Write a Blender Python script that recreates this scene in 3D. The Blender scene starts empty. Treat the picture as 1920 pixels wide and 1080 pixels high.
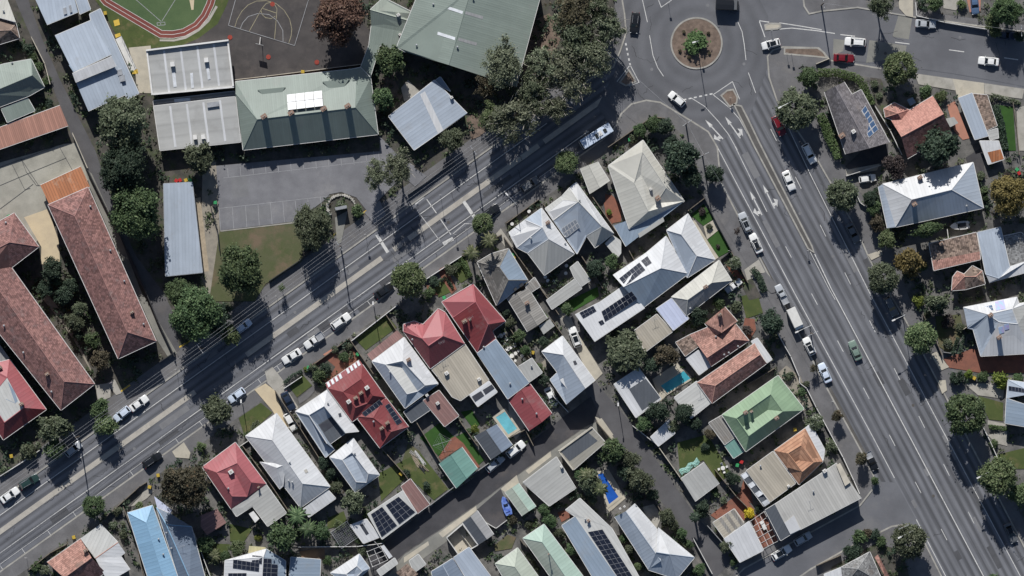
import bpy, math, random
import numpy as np
from mathutils import Vector, Matrix
random.seed(7)
sc = bpy.context.scene
COL = sc.collection
R = math.radians
# ------------------------------------------------------------------ camera, sky, sun, exposure
S = 0.12                                    # metres per map unit (1920 x 1080 units in view)
ALT = 1200.0
cam_d = bpy.data.cameras.new('Camera'); cam = bpy.data.objects.new('Camera', cam_d); COL.objects.link(cam)
cam.location = (0, 0, ALT); cam.rotation_euler = (0, 0, 0)
cam_d.sensor_width = 36; cam_d.lens = 36 * ALT / (1920 * S)
cam_d.clip_start = 10; cam_d.clip_end = 4000
sc.camera = cam
SUN_EL = 37.0
SH = (0.16, -1.0)                           # ground direction in which shadows fall
wd = bpy.data.worlds.new('World'); sc.world = wd; wd.use_nodes = True
nt = wd.node_tree; bg = nt.nodes['Background']
sky = nt.nodes.new('ShaderNodeTexSky'); sky.sky_type = 'NISHITA'; sky.sun_disc = False
sky.ozone_density = 3.0; sky.sun_elevation = R(SUN_EL); sky.sun_rotation = math.atan2(-SH[0], -SH[1])
nt.links.new(sky.outputs[0], bg.inputs[0]); bg.inputs[1].default_value = 0.066
sl = bpy.data.lights.new('Sun', 'SUN'); sl.energy = 4.7; sl.angle = R(0.5); sl.color = (1.0, 0.975, 0.94)
so = bpy.data.objects.new('Sun', sl); COL.objects.link(so)
hl = math.hypot(*SH); ce = math.cos(R(SUN_EL))
sdir = Vector((SH[0] / hl * ce, SH[1] / hl * ce, -math.sin(R(SUN_EL))))
so.rotation_euler = sdir.to_track_quat('-Z', 'Y').to_euler(); so.location = (0, 0, 200)
sc.view_settings.view_transform = 'Standard'; sc.view_settings.look = 'None'
sc.view_settings.exposure = 0.12; sc.view_settings.gamma = 1.0

# ------------------------------------------------------------------ helpers
def W(x, y, z=0.0): return Vector(((x - 960) * S, (540 - y) * S, z))
COLX = [0, 380, 760, 1140, 1520]; ROWY = [0, 270, 540, 800]
def K(key, x, y):
    if key is None: return (x, y)
    return (COLX[int(key[0])] + x / 3.857, ROWY[int(key[1])] + y / 3.857)
def pts(s, key=None): return [K(key, *map(float, t.split(','))) for t in s.split()]

def mesh(name, v, f, mats=None, fm=None, smooth=False, uv=None):
    me = bpy.data.meshes.new(name); me.from_pydata([tuple(p) for p in v], [], f)
    for m in (mats or []): me.materials.append(m)
    if fm: me.polygons.foreach_set('material_index', fm)
    if smooth: me.polygons.foreach_set('use_smooth', [True] * len(f))
    if uv:
        l = me.uv_layers.new(name='UVMap'); l.data.foreach_set('uv', [c for q in uv for c in q])
    me.update(); return me
def link(name, data, parent=None, loc=None):
    o = bpy.data.objects.new(name, data); COL.objects.link(o)
    if parent is not None: o.parent = parent
    if loc is not None: o.location = loc
    return o
def tag(o, label, cat, group=None):
    o['label'] = label; o['category'] = cat
    if group: o['group'] = group
    return o
def thing(name, label, cat, loc=(0, 0, 0), rz=0.0, group=None):
    o = link(name, None, None, loc); o.rotation_euler = (0, 0, rz); o.empty_display_size = .3
    return tag(o, label, cat, group)
class MB:
    "collects shapes for one mesh"
    def __init__(s): s.v = []; s.f = []; s.m = []
    def add(s, v, f, m=0):
        b = len(s.v); s.v += [tuple(p) for p in v]; s.f += [tuple(i + b for i in q) for q in f]; s.m += [m] * len(f)
    def box(s, c, d, rz=0.0, m=0, taper=1.0):
        cx, cy, cz = c; hx, hy, hz = d[0] / 2, d[1] / 2, d[2] / 2; ca, sa = math.cos(rz), math.sin(rz); v = []
        for k, t in ((-1, 1), (1, taper)):
            for (i, j) in ((-1, -1), (1, -1), (1, 1), (-1, 1)):
                x, y = i * hx * t, j * hy * t; v.append((cx + x * ca - y * sa, cy + x * sa + y * ca, cz + k * hz))
        s.add(v, [(3, 2, 1, 0), (4, 5, 6, 7), (0, 1, 5, 4), (1, 2, 6, 5), (2, 3, 7, 6), (3, 0, 4, 7)], m)
    def tube(s, p0, p1, r0, r1=None, n=7, m=0):
        p0 = Vector(p0); p1 = Vector(p1); r1 = r0 if r1 is None else r1
        d = (p1 - p0).normalized(); a = d.orthogonal().normalized(); b = d.cross(a); v = []
        for p, r in ((p0, r0), (p1, r1)):
            for k in range(n):
                t = 2 * math.pi * k / n; v.append(p + a * (r * math.cos(t)) + b * (r * math.sin(t)))
        f = [(k, (k + 1) % n, n + (k + 1) % n, n + k) for k in range(n)] + [tuple(range(n - 1, -1, -1)), tuple(range(n, 2 * n))]
        s.add(v, f, m)
    def lathe(s, c, prof, n=16, m=0):
        v = []; f = []
        for (r, z) in prof:
            for k in range(n):
                t = 2 * math.pi * k / n; v.append((c[0] + r * math.cos(t), c[1] + r * math.sin(t), c[2] + z))
        for i in range(len(prof) - 1):
            for k in range(n): f.append((i * n + k, i * n + (k + 1) % n, (i + 1) * n + (k + 1) % n, (i + 1) * n + k))
        f.append(tuple(range(n - 1, -1, -1))); f.append(tuple((len(prof) - 1) * n + k for k in range(n)))
        s.add(v, f, m)
    def prism(s, poly, z0, z1, m=0):
        n = len(poly); v = [(p[0], p[1], z0) for p in poly] + [(p[0], p[1], z1) for p in poly]
        a = sum(poly[i][0] * poly[(i + 1) % n][1] - poly[(i + 1) % n][0] * poly[i][1] for i in range(n))
        idx = list(range(n)) if a > 0 else list(range(n - 1, -1, -1))
        f = [tuple(n + i for i in idx), tuple(reversed(idx))]
        for i in range(n):
            x, y = idx[i], idx[(i + 1) % n]; f.append((x, y, n + y, n + x))
        s.add(v, f, m)
    def build(s, name, mats, parent=None, loc=None, smooth=False):
        if not isinstance(mats, (list, tuple)): mats = [mats]
        if loc is not None:
            l = Vector(loc); s.v = [tuple(Vector(p) - l) for p in s.v]
        return link(name, mesh(name, s.v, s.f, mats, s.m if len(mats) > 1 else None, smooth), parent, loc)

# ------------------------------------------------------------------ materials
MATS = {}
def lin(h):
    if isinstance(h, (tuple, list)): return (*h[:3], 1.0)
def surf(name, c1, c2=None, scale=0.4, grain=0.25, rough=0.8, spec=0.3, metal=0.0, pattern=None, pp=None, grime=None, bump=0.0, coord='pos', gscale=6.0, trans=0.0):
    """procedural surface: two tones in big soft patches, fine grain, optional pattern"""
    m = bpy.data.materials.new(name); m.use_nodes = True; n = m.node_tree; N = n.nodes; L = n.links
    b = N['Principled BSDF']; b.inputs['Roughness'].default_value = rough; b.inputs['Metallic'].default_value = metal
    b.inputs['Specular IOR Level'].default_value = spec
    geo = N.new('ShaderNodeNewGeometry'); P = geo.outputs['Position']
    if coord == 'obj':
        tc = N.new('ShaderNodeTexCoord'); P = tc.outputs['Object']
    c2 = c2 or tuple(x * .72 for x in c1)
    def noise(sc_, det=4.0, rgh=.6, vec=P):
        t = N.new('ShaderNodeTexNoise'); t.inputs['Scale'].default_value = sc_; t.inputs['Detail'].default_value = det; t.inputs['Roughness'].default_value = rgh
        L.new(vec, t.inputs['Vector']); return t.outputs['Fac']
    def ramp(fac, a, c, lo=0.0, hi=1.0):
        t = N.new('ShaderNodeMapRange'); t.inputs[1].default_value = a; t.inputs[2].default_value = c; t.inputs[3].default_value = lo; t.inputs[4].default_value = hi
        L.new(fac, t.inputs[0]); return t.outputs[0]
    def math_(op, a, c=None):
        t = N.new('ShaderNodeMath'); t.operation = op
        for i, q in enumerate((a, c)):
            if q is None: continue
            if isinstance(q, (int, float)): t.inputs[i].default_value = q
            else: L.new(q, t.inputs[i])
        return t.outputs[0]
    def mix(fac, a, c, mode='MIX'):
        t = N.new('ShaderNodeMix'); t.data_type = 'RGBA'; t.blend_type = mode
        if isinstance(fac, (int, float)): t.inputs[0].default_value = fac
        else: L.new(fac, t.inputs[0])
        for i, q in ((6, a), (7, c)):
            if isinstance(q, tuple): t.inputs[i].default_value = (*q[:3], 1)
            else: L.new(q, t.inputs[i])
        return t.outputs[2]
    col = mix(ramp(noise(scale), .35, .65), tuple(c1), tuple(c2))
    height = None
    def scalec(c, fac, lo, hi):                   # multiply brightness by fac mapped lo..hi
        v = ramp(fac, 0, 1, lo, hi); cc = N.new('ShaderNodeCombineColor')
        for i in range(3): L.new(v, cc.inputs[i])
        return mix(1.0, c, cc.outputs[0], 'MULTIPLY')
    if pattern in ('sheet', 'tile', 'plank'):
        uvn = N.new('ShaderNodeUVMap'); uvn.uv_map = 'UVMap'
        sx = N.new('ShaderNodeSeparateXYZ'); L.new(uvn.outputs[0], sx.inputs[0])
        if pattern in ('sheet', 'plank'):
            w_, amt, rib = pp or (0.76, .1, .06)
            u = math_('DIVIDE', sx.outputs[0], w_); fl = math_('FLOOR', u)
            wn = N.new('ShaderNodeTexWhiteNoise'); wn.noise_dimensions = '1D'; L.new(fl, wn.inputs['W'])
            col = scalec(col, wn.outputs['Value'], 1 - amt, 1 + amt * .5)
            fr = math_('FRACT', u); tri = math_('ABSOLUTE', math_('SUBTRACT', fr, .5))
            col = scalec(col, ramp(tri, .30, .5), 1.0, 1 - rib)
            height = ramp(tri, .25, .5)
            # long weather streaks running down the slope
            cb = N.new('ShaderNodeCombineXYZ'); L.new(math_('MULTIPLY', sx.outputs[0], 1.6), cb.inputs[0]); L.new(math_('MULTIPLY', sx.outputs[1], .16), cb.inputs[1])
            col = scalec(col, noise(1.0, 4, .7, cb.outputs[0]), .88, 1.1)
        else:
            tw, th, amt = pp or (0.33, 0.36, .35)
            cu = math_('FLOOR', math_('DIVIDE', sx.outputs[1], th))
            sh = math_('MULTIPLY', math_('MODULO', cu, 2.0), .5)
            u = math_('ADD', math_('DIVIDE', sx.outputs[0], tw), sh)
            cb = N.new('ShaderNodeCombineXYZ'); L.new(math_('FLOOR', u), cb.inputs[0]); L.new(cu, cb.inputs[1])
            wn = N.new('ShaderNodeTexWhiteNoise'); wn.noise_dimensions = '2D'; L.new(cb.outputs[0], wn.inputs['Vector'])
            col = scalec(col, wn.outputs['Value'], 1 - amt, 1 + amt)
            fy = math_('FRACT', math_('DIVIDE', sx.outputs[1], th)); height = fy
            col = scalec(col, ramp(fy, 0.0, .35), .55, 1.0)
    if pattern == 'track':                        # tyre wear along a direction (angle, period)
        ang, per, amt, off = pp
        dt = N.new('ShaderNodeVectorMath'); dt.operation = 'DOT_PRODUCT'; L.new(P, dt.inputs[0]); dt.inputs[1].default_value = (math.cos(ang + math.pi / 2), math.sin(ang + math.pi / 2), 0)
        da = N.new('ShaderNodeVectorMath'); da.operation = 'DOT_PRODUCT'; L.new(P, da.inputs[0]); da.inputs[1].default_value = (math.cos(ang), math.sin(ang), 0)
        cr = math_('SUBTRACT', dt.outputs['Value'], off)
        cs = math_('COSINE', math_('MULTIPLY', cr, 2 * math.pi / per))
        cb = N.new('ShaderNodeCombineXYZ'); L.new(math_('MULTIPLY', cr, 1.1), cb.inputs[0]); L.new(math_('MULTIPLY', da.outputs['Value'], .03), cb.inputs[1])
        st = noise(1.0, 4, .65, cb.outputs[0])
        f = math_('ADD', math_('MULTIPLY', ramp(cs, -1, 1), .4), math_('MULTIPLY', ramp(st, .25, .75), .6))
        col = scalec(col, ramp(f, .27, .73), 1 - amt * .62, 1 + amt * .42)
    if pattern == 'rings':                        # concentric wear round a point (cx, cy, amount)
        cx, cy, amt = pp
        sb = N.new('ShaderNodeVectorMath'); sb.operation = 'DISTANCE'; L.new(P, sb.inputs[0]); sb.inputs[1].default_value = (cx, cy, 0)
        d2 = math_('ADD', sb.outputs['Value'], math_('MULTIPLY', noise(.25), 1.5))
        col = scalec(col, ramp(math_('COSINE', math_('MULTIPLY', d2, 1.9)), -1, 1), 1 - amt, 1 + amt)
    if grime:                                     # (colour, scale, threshold, amount): dirt / moss / rust patches
        gc, gs, gt, ga = grime
        col = mix(ramp(noise(gs, 6, .68), gt, gt + .16, 0, ga), col, tuple(gc))
    if grain: col = scalec(col, noise(gscale, 3, .75), 1 - grain, 1 + grain)
    L.new(col, b.inputs['Base Color'])
    if bump and height is not None:
        bp = N.new('ShaderNodeBump'); bp.inputs['Strength'].default_value = bump; bp.inputs['Distance'].default_value = .04
        L.new(height, bp.inputs['Height']); L.new(bp.outputs[0], b.inputs['Normal'])
    elif bump:
        bp = N.new('ShaderNodeBump'); bp.inputs['Strength'].default_value = bump; bp.inputs['Distance'].default_value = .05
        L.new(noise(gscale * .6, 5, .7), bp.inputs['Height']); L.new(bp.outputs[0], b.inputs['Normal'])
    MATS[name] = m; return m
def leafmat(name, c1, c2, c3=None, spread=.5):
    m = bpy.data.materials.new(name); m.use_nodes = True; n = m.node_tree; N = n.nodes; L = n.links
    b = N['Principled BSDF']; b.inputs['Roughness'].default_value = .62; b.inputs['Specular IOR Level'].default_value = .25
    g = N.new('ShaderNodeNewGeometry'); oi = N.new('ShaderNodeObjectInfo')
    cr = N.new('ShaderNodeValToRGB'); e = cr.color_ramp.elements
    e[0].position = .0; e[0].color = (*[x * (1 - spread * .8) for x in c1], 1); e[1].position = .55; e[1].color = (*c1, 1)
    k = e.new(.82); k.color = (*c2, 1); k = e.new(1.0); k.color = (*(c3 or [x * 1.15 for x in c2]), 1)
    tn = N.new('ShaderNodeTexNoise'); tn.inputs['Scale'].default_value = .55; tn.inputs['Detail'].default_value = 2; L.new(g.outputs['Position'], tn.inputs['Vector'])
    a = N.new('ShaderNodeMath'); a.operation = 'MULTIPLY_ADD'; L.new(g.outputs['Random Per Island'], a.inputs[0]); a.inputs[1].default_value = .62; 
    mr = N.new('ShaderNodeMapRange'); mr.inputs[1].default_value = .3; mr.inputs[2].default_value = .7; mr.inputs[3].default_value = 0; mr.inputs[4].default_value = .4; L.new(tn.outputs['Fac'], mr.inputs[0]); L.new(mr.outputs[0], a.inputs[2])
    L.new(a.outputs[0], cr.inputs[0])
    hs = N.new('ShaderNodeHueSaturation'); L.new(cr.outputs[0], hs.inputs['Color'])
    v = N.new('ShaderNodeMapRange'); v.inputs[3].default_value = .82; v.inputs[4].default_value = 1.18; L.new(oi.outputs['Random'], v.inputs[0]); L.new(v.outputs[0], hs.inputs['Value'])
    h = N.new('ShaderNodeMapRange'); h.inputs[3].default_value = .485; h.inputs[4].default_value = .515; L.new(oi.outputs['Random'], h.inputs[0]); L.new(h.outputs[0], hs.inputs['Hue'])
    L.new(hs.outputs[0], b.inputs['Base Color'])
    tr = N.new('ShaderNodeBsdfTranslucent'); L.new(hs.outputs[0], tr.inputs[0]); mx = N.new('ShaderNodeMixShader'); mx.inputs[0].default_value = .22
    out = N['Material Output']; L.new(b.outputs[0], mx.inputs[1]); L.new(tr.outputs[0], mx.inputs[2]); L.new(mx.outputs[0], out.inputs['Surface'])
    MATS[name] = m; return m
def M(n): return MATS[n]
A_ST = math.atan2(0.5827, 0.8127)             # street direction in world
A_AV = math.atan2(-1, 0.53)                   # avenue direction
surf('ground_soil', (.12, .115, .108), (.085, .08, .075), .15, .3, .95)
surf('asphalt', (.145, .148, .16), (.11, .112, .122), .12, .25, .9, bump=.15, grime=((.19, .185, .18), .07, .56, .5))
surf('asphalt_street', (.142, .146, .16), (.108, .111, .123), .12, .25, .9, pattern='track', pp=(A_ST, 1.7, .5, -1.0), grime=((.2, .198, .2), .06, .56, .6))
surf('asphalt_avenue', (.14, .143, .155), (.115, .118, .129), .1, .22, .9, pattern='track', pp=(A_AV, 1.62, .62, -43.0), grime=((.2, .2, .205), .05, .58, .5))
surf('asphalt_round', (.13, .132, .142), (.105, .107, .116), .1, .24, .9, pattern='rings', pp=((1306 - 960) * S, (540 - 81) * S, .08))
surf('asphalt_park', (.195, .195, .205), (.15, .15, .16), .25, .26, .9, grime=((.25, .245, .245), .1, .52, .65))
surf('asphalt_court', (.08, .072, .069), (.056, .051, .05), .3, .3, .9, grime=((.12, .105, .095), .16, .52, .6))
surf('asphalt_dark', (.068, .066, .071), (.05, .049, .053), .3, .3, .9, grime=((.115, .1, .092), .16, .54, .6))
surf('asphalt_lane', (.105, .103, .107), (.08, .078, .082), .2, .25, .9, grime=((.13, .12, .115), .15, .56, .6))
surf('footpath', (.155, .152, .155), (.11, .108, .111), .3, .28, .92, grime=((.22, .21, .2), .15, .55, .6))
surf('concrete', (.38, .36, .32), (.30, .285, .25), .5, .18, .9, grime=((.2, .19, .17), .5, .58, .5))
surf('concrete_pale', (.46, .42, .34), (.38, .35, .29), .5, .15, .9, grime=((.26, .24, .2), .35, .58, .5))
surf('concrete_grey', (.24, .235, .21), (.18, .178, .162), .22, .2, .92, grime=((.12, .12, .105), .16, .54, .6))
surf('concrete_yard', (.36, .345, .295), (.27, .26, .222), .2, .2, .92, grime=((.18, .175, .15), .16, .54, .6))
surf('sand_paving', (.55, .46, .31), (.48, .40, .28), .4, .12, .9, grime=((.35, .29, .2), .5, .6, .4))
surf('kerb', (.36, .345, .31), (.26, .25, .225), .6, .2, .9)
surf('median', (.42, .39, .34), (.34, .315, .275), .5, .2, .9, grime=((.25, .24, .22), .4, .55, .6))
surf('paint', (.62, .61, .58), (.46, .455, .44), 1.2, .3, .7, grime=((.2, .2, .2), 1.1, .58, .8))
surf('paint_faint', (.34, .34, .345), (.26, .26, .265), 1.2, .3, .8)
surf('paint_court', (.36, .32, .2), (.25, .22, .15), 1.2, .3, .8)
surf('paint_yellow', (.62, .43, .07), (.5, .34, .06), 1.2, .25, .8)
surf('paint_red', (.3, .055, .035), (.22, .04, .03), 1.2, .3, .8)
surf('grass', (.075, .095, .03), (.055, .075, .024), .4, .35, .95, gscale=8, grime=((.17, .135, .07), .28, .54, .7))
surf('grass_dry', (.1, .1, .055), (.075, .09, .038), .2, .35, .95, gscale=6, grime=((.17, .12, .085), .12, .5, .8))
surf('grass_lush', (.035, .09, .018), (.028, .07, .016), .6, .3, .95, gscale=8)
surf('turf', (.085, .125, .055), (.062, .1, .044), .2, .28, .95)
surf('track_red', (.2, .062, .048), (.155, .048, .04), .2, .2, .9)
surf('mulch', (.2, .15, .118), (.12, .09, .072), .8, .45, .95, gscale=7, grime=((.22, .18, .14), .6, .6, .6))
surf('garden_soil', (.1, .09, .078), (.055, .054, .047), .5, .45, .95, gscale=5, grime=((.06, .085, .03), .35, .52, .8))
surf('yard', (.165, .158, .148), (.08, .079, .076), .35, .45, .95, gscale=4, grime=((.28, .255, .225), .2, .58, .6))
surf('brick_paving', (.24, .10, .068), (.18, .08, .058), .8, .3, .9, gscale=9, grime=((.2, .15, .12), .4, .6, .5))
surf('pink_paving', (.42, .2, .145), (.36, .18, .13), .5, .15, .9)
surf('gravel', (.3, .27, .22), (.22, .2, .17), .8, .35, .95, gscale=8)
surf('deck', (.17, .12, .085), (.12, .09, .07), .6, .3, .8)
def pool_mat(name, c):
    m = surf(name, c, tuple(x * .8 for x in c), .5, .1, .08, .5); N = m.node_tree.nodes; L = m.node_tree.links
    b = N['Principled BSDF']; t = N.new('ShaderNodeTexNoise'); t.inputs['Scale'].default_value = 1.3; t.inputs['Detail'].default_value = 3; t.inputs['Distortion'].default_value = 1.5
    g = N.new('ShaderNodeNewGeometry'); L.new(g.outputs['Position'], t.inputs['Vector'])
    bp = N.new('ShaderNodeBump'); bp.inputs['Strength'].default_value = .3; bp.inputs['Distance'].default_value = .08; L.new(t.outputs['Fac'], bp.inputs['Height']); L.new(bp.outputs[0], b.inputs['Normal'])
pool_mat('pool_water', (.16, .48, .56)); pool_mat('pool_water_deep', (.06, .36, .45)); pool_mat('pool_cover_blue', (.02, .1, .42))
# roofs: pressed sheet
def sheet(n, c, c2=None, pp=(.76, .06, .1), grime=((.24, .23, .215), .22, .57, .32), rough=.55, **k): surf('r_' + n, c, tuple(x * .88 for x in c), .16, .07, rough, .4, pattern='sheet', pp=pp, grime=grime, bump=.25, **k)
def tile(n, c, c2=None, pp=(.33, .36, .42), grime=((.16, .13, .11), .35, .56, .6), **k): surf('r_' + n, c, c2, .5, .15, .85, .3, pattern='tile', pp=pp, grime=grime, bump=.5, **k)
sheet('white', (.575, .582, .59)); sheet('offwhite', (.52, .52, .495)); sheet('cream', (.5, .49, .44))
sheet('beige', (.42, .38, .31), (.36, .33, .27), pp=(.55, .18, .2)); sheet('zinc', (.36, .41, .475), (.32, .37, .435)); sheet('bluegrey', (.235, .295, .365), (.205, .265, .335))  # zinc also colours the shaded slopes of white roofs
sheet('grey', (.3, .3, .3), (.26, .26, .265)); sheet('greylight', (.4, .4, .38), (.35, .35, .33)); sheet('charcoal', (.085, .095, .11), (.075, .08, .095))
sheet('schoolgreen', (.21, .25, .22), (.19, .23, .2), pp=(.5, .06, .06)); sheet('green', (.235, .335, .215)); sheet('mint', (.36, .47, .4), (.32, .43, .365)); sheet('palegreen', (.4, .44, .37), (.36, .4, .34))
sheet('teal', (.15, .29, .25), (.125, .255, .22)); sheet('red', (.25, .062, .069)); sheet('redpale', (.375, .118, .128)); sheet('oldred', (.27, .155, .14), (.2, .085, .075), pp=(.5, .2, .2))  # redpale, red and maroon also serve as lit and shaded slopes of one red
sheet('maroon', (.21, .045, .048)); sheet('blue', (.25, .42, .58), (.22, .38, .53)); sheet('slateblue', (.17, .21, .27), (.15, .185, .24)); sheet('lilac', (.5, .54, .68), (.46, .5, .63))
sheet('rust', (.36, .14, .06), (.3, .1, .045), pp=(.62, .25, .42), grime=((.42, .3, .22), .4, .55, .6)); sheet('oldtin', (.3, .285, .26), (.24, .228, .21), pp=(.5, .25, .4), grime=((.17, .13, .1), .4, .55, .5))
sheet('shopgrey', (.46, .45, .42), (.4, .39, .365), pp=(.55, .14, .16)); sheet('drab', (.3, .285, .245)); sheet('yellowpale', (.6, .55, .33)); sheet('membrane', (.4, .4, .385), (.33, .33, .32), pp=(2.9, .06, .12), grime=((.25, .245, .23), .15, .52, .6)); sheet('copperband', (.34, .17, .125), (.36, .14, .09), pp=(.42, .2, .35))
tile('tile_pink', (.28, .15, .132), (.17, .09, .084), pp=(.4, .44, .36), grime=((.33, .25, .23), .5, .55, .5)); tile('tile_red', (.4, .17, .125), (.33, .14, .105), pp=(.33, .36, .22)); tile('tile_terra', (.38, .215, .175), (.29, .155, .125), pp=(.4, .44, .3)); tile('tile_brown', (.25, .185, .145), (.19, .14, .115), pp=(.4, .42, .55))  # tile_pink also colours shaded slopes of terracotta and salmon roofs
tile('tile_orange', (.44, .25, .16), (.36, .19, .12), pp=(.5, .9, .1), grime=((.3, .15, .09), .4, .58, .3)); tile('tile_dark', (.19, .175, .18), (.15, .14, .148), pp=(.4, .42, .3)); tile('slate', (.19, .18, .165), (.14, .135, .125), pp=(.5, .55, .35)); tile('tile_salmon', (.45, .235, .19), (.38, .19, .155), pp=(.33, .36, .18))
tile('tile_grey', (.24, .24, .235), (.14, .14, .14))
surf('wall_cream', (.5, .46, .38), None, .4, .1, .9); surf('wall_brick', (.25, .13, .09), None, .6, .25, .9); surf('wall_white', (.62, .61, .58), None, .4, .1, .85); surf('wall_grey', (.3, .3, .3), None, .4, .1, .9)
surf('timber_fence', (.2, .17, .13), (.13, .11, .09), 1.5, .3, .9); surf('white_paint', (.68, .67, .64), (.58, .57, .55), .8, .1, .6); surf('chimney_brick', (.3, .2, .15), (.22, .15, .12), 1.5, .3, .9); surf('cap', (.42, .4, .36), None, 1, .1, .8)
surf('metal_grey', (.35, .36, .37), None, 1, .08, .45, .5, .3); surf('metal_dark', (.05, .052, .055), None, 1, .1, .5); surf('pole_wood', (.16, .13, .10), (.11, .09, .075), 2, .2, .9); surf('galv', (.48, .49, .5), None, 1, .08, .4, .5, .4)
surf('panel_glass', (.016, .02, .034), (.013, .016, .026), .6, .05, .22, .5); surf('panel_blue', (.06, .11, .2), (.05, .09, .17), .6, .05, .36, .5); surf('panel_grey', (.2, .22, .25), (.17, .19, .22), .6, .05, .3, .5); surf('panel_frame', (.3, .31, .33), None, 1, .05, .4)
surf('glass_roof', (.06, .065, .075), (.05, .05, .06), .6, .1, .15, .5); surf('skylight', (.66, .68, .7), None, .6, .05, .3); surf('skylight_blue', (.3, .48, .62), (.45, .35, .6), 1.2, .05, .2)
surf('plastic_yellow', (.48, .34, .05), None, 2, .05, .5); surf('plastic_green', (.05, .32, .12), None, 2, .05, .5); surf('plastic_red', (.45, .03, .03), None, 2, .05, .5); surf('plastic_dark', (.03, .035, .035), None, 2, .05, .5); surf('tarp_blue', (.05, .1, .42), (.2, .3, .6), 1.2, .1, .5)
surf('wood_light', (.4, .33, .24), None, 1, .2, .8); surf('stone', (.42, .4, .36), (.3, .29, .26), 1, .3, .9)
surf('bark', (.14, .11, .085), (.09, .072, .06), 2, .3, .95, coord='obj'); surf('bark_white', (.5, .46, .4), (.36, .33, .28), 2, .2, .9, coord='obj')
leafmat('leaf_green', (0.068, 0.107, 0.048), (0.131, 0.180, 0.082), (0.194, 0.234, 0.120)); leafmat('leaf_dark', (0.039, 0.062, 0.041), (0.071, 0.100, 0.064)); leafmat('leaf_olive', (0.089, 0.108, 0.064), (0.165, 0.187, 0.116), (0.239, 0.245, 0.177)); leafmat('leaf_light', (0.103, 0.142, 0.064), (0.194, 0.228, 0.114), (0.262, 0.285, 0.165))
leafmat('leaf_euc', (0.137, 0.157, 0.100), (0.245, 0.262, 0.177), (0.388, 0.376, 0.296)); leafmat('leaf_rust', (.078, .074, .048), (.125, .102, .065), (.23, .135, .07)); leafmat('leaf_red', (.115, .066, .05), (.18, .11, .08), (.23, .17, .12)); leafmat('leaf_gold', (.15, .12, .045), (.27, .215, .085)); leafmat('leaf_yellow', (.5, .38, .03), (.66, .5, .05)); leafmat('leaf_plum', (.06, .048, .046), (.11, .088, .078)); leafmat('leaf_white', (.1, .125, .07), (.3, .32, .25), (.6, .58, .5))
leafmat('leaf_hedge', (.085, .13, .05), (.13, .19, .075)); leafmat('leaf_lime', (.12, .16, .03), (.22, .25, .06)); leafmat('leaf_palm', (.085, .1, .045), (.2, .2, .12)); leafmat('leaf_brown', (.085, .075, .048), (.15, .125, .08), (.21, .17, .115))
# ------------------------------------------------------------------ ground, roads, pavements
def sheet_poly(name, p, z, mat_, parent=None, kind='structure'):
    v = [W(x, y, z) for x, y in p]
    a = sum(v[i].x * v[(i + 1) % len(v)].y - v[(i + 1) % len(v)].x * v[i].y for i in range(len(v)))
    if a < 0: v.reverse()
    if abs(a) > 500:
        q, f = cdt([t[:2] for t in v]); v = [(t.x, t.y, z) for t in q]
    else: f = [tuple(range(len(v)))]
    o = link(name, mesh(name, v, f, [M(mat_)]), parent)
    if parent is None: o['kind'] = kind
    return o
def cdt(p2):
    "well-shaped triangles over a large outline"
    from mathutils.geometry import delaunay_2d_cdt
    n = len(p2); q = [Vector(a) for a in p2]; ed = [(i, (i + 1) % n) for i in range(n)]
    x0, x1 = min(a.x for a in q), max(a.x for a in q); y0, y1 = min(a.y for a in q), max(a.y for a in q); g_ = 9.0
    for i in range(int((x1 - x0) / g_) + 1):
        for j in range(int((y1 - y0) / g_) + 1): q.append(Vector((x0 + (i + .37) * g_ + (j % 2) * 3, y0 + (j + .41) * g_)))
    v, e, f, *_ = delaunay_2d_cdt(q, ed, [], 1, 1e-4)
    out = []
    for t in f:
        a, b, c = (v[i] for i in t)
        out.append(tuple(t) if (b - a).cross(c - a) > 0 else tuple(reversed(t)))
    used = sorted({i for t in out for i in t}); mp = {o: k for k, o in enumerate(used)}
    return [v[i] for i in used], [tuple(mp[i] for i in t) for t in out]
def slab(name, p, z0, z1, mat_):
    b = MB(); pp = [W(x, y)[:2] for x, y in p]; v, f = cdt(pp); b.add([(a.x, a.y, z1) for a in v], f); n = len(pp)
    a = sum(pp[i][0] * pp[(i + 1) % n][1] - pp[(i + 1) % n][0] * pp[i][1] for i in range(n))
    if a < 0: pp.reverse()
    b.add([(x, y, z0) for x, y in pp] + [(x, y, z1) for x, y in pp], [(i, (i + 1) % n, n + (i + 1) % n, n + i) for i in range(n)]); o = b.build(name, M(mat_)); o['kind'] = 'structure'; return o
def offset_line(p, d, closed=False):
    q = [Vector(W(x, y)[:2]) for x, y in p]; n = len(q); out = []
    for i in range(n):
        a = q[i - 1] if (i or closed) else q[i]; c = q[(i + 1) % n] if (i < n - 1 or closed) else q[i]
        t1 = (q[i] - a); t2 = (c - q[i]); t1 = t1.normalized() if t1.length > 1e-6 else t2.normalized(); t2 = t2.normalized() if t2.length > 1e-6 else t1
        nn = Vector((-(t1 + t2).y, (t1 + t2).x)); nn = nn.normalized() if nn.length > 1e-6 else Vector((-t1.y, t1.x))
        k = max(.5, nn.dot(Vector((-t1.y, t1.x)))); out.append(q[i] + nn * (d / k))
    return out
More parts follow.
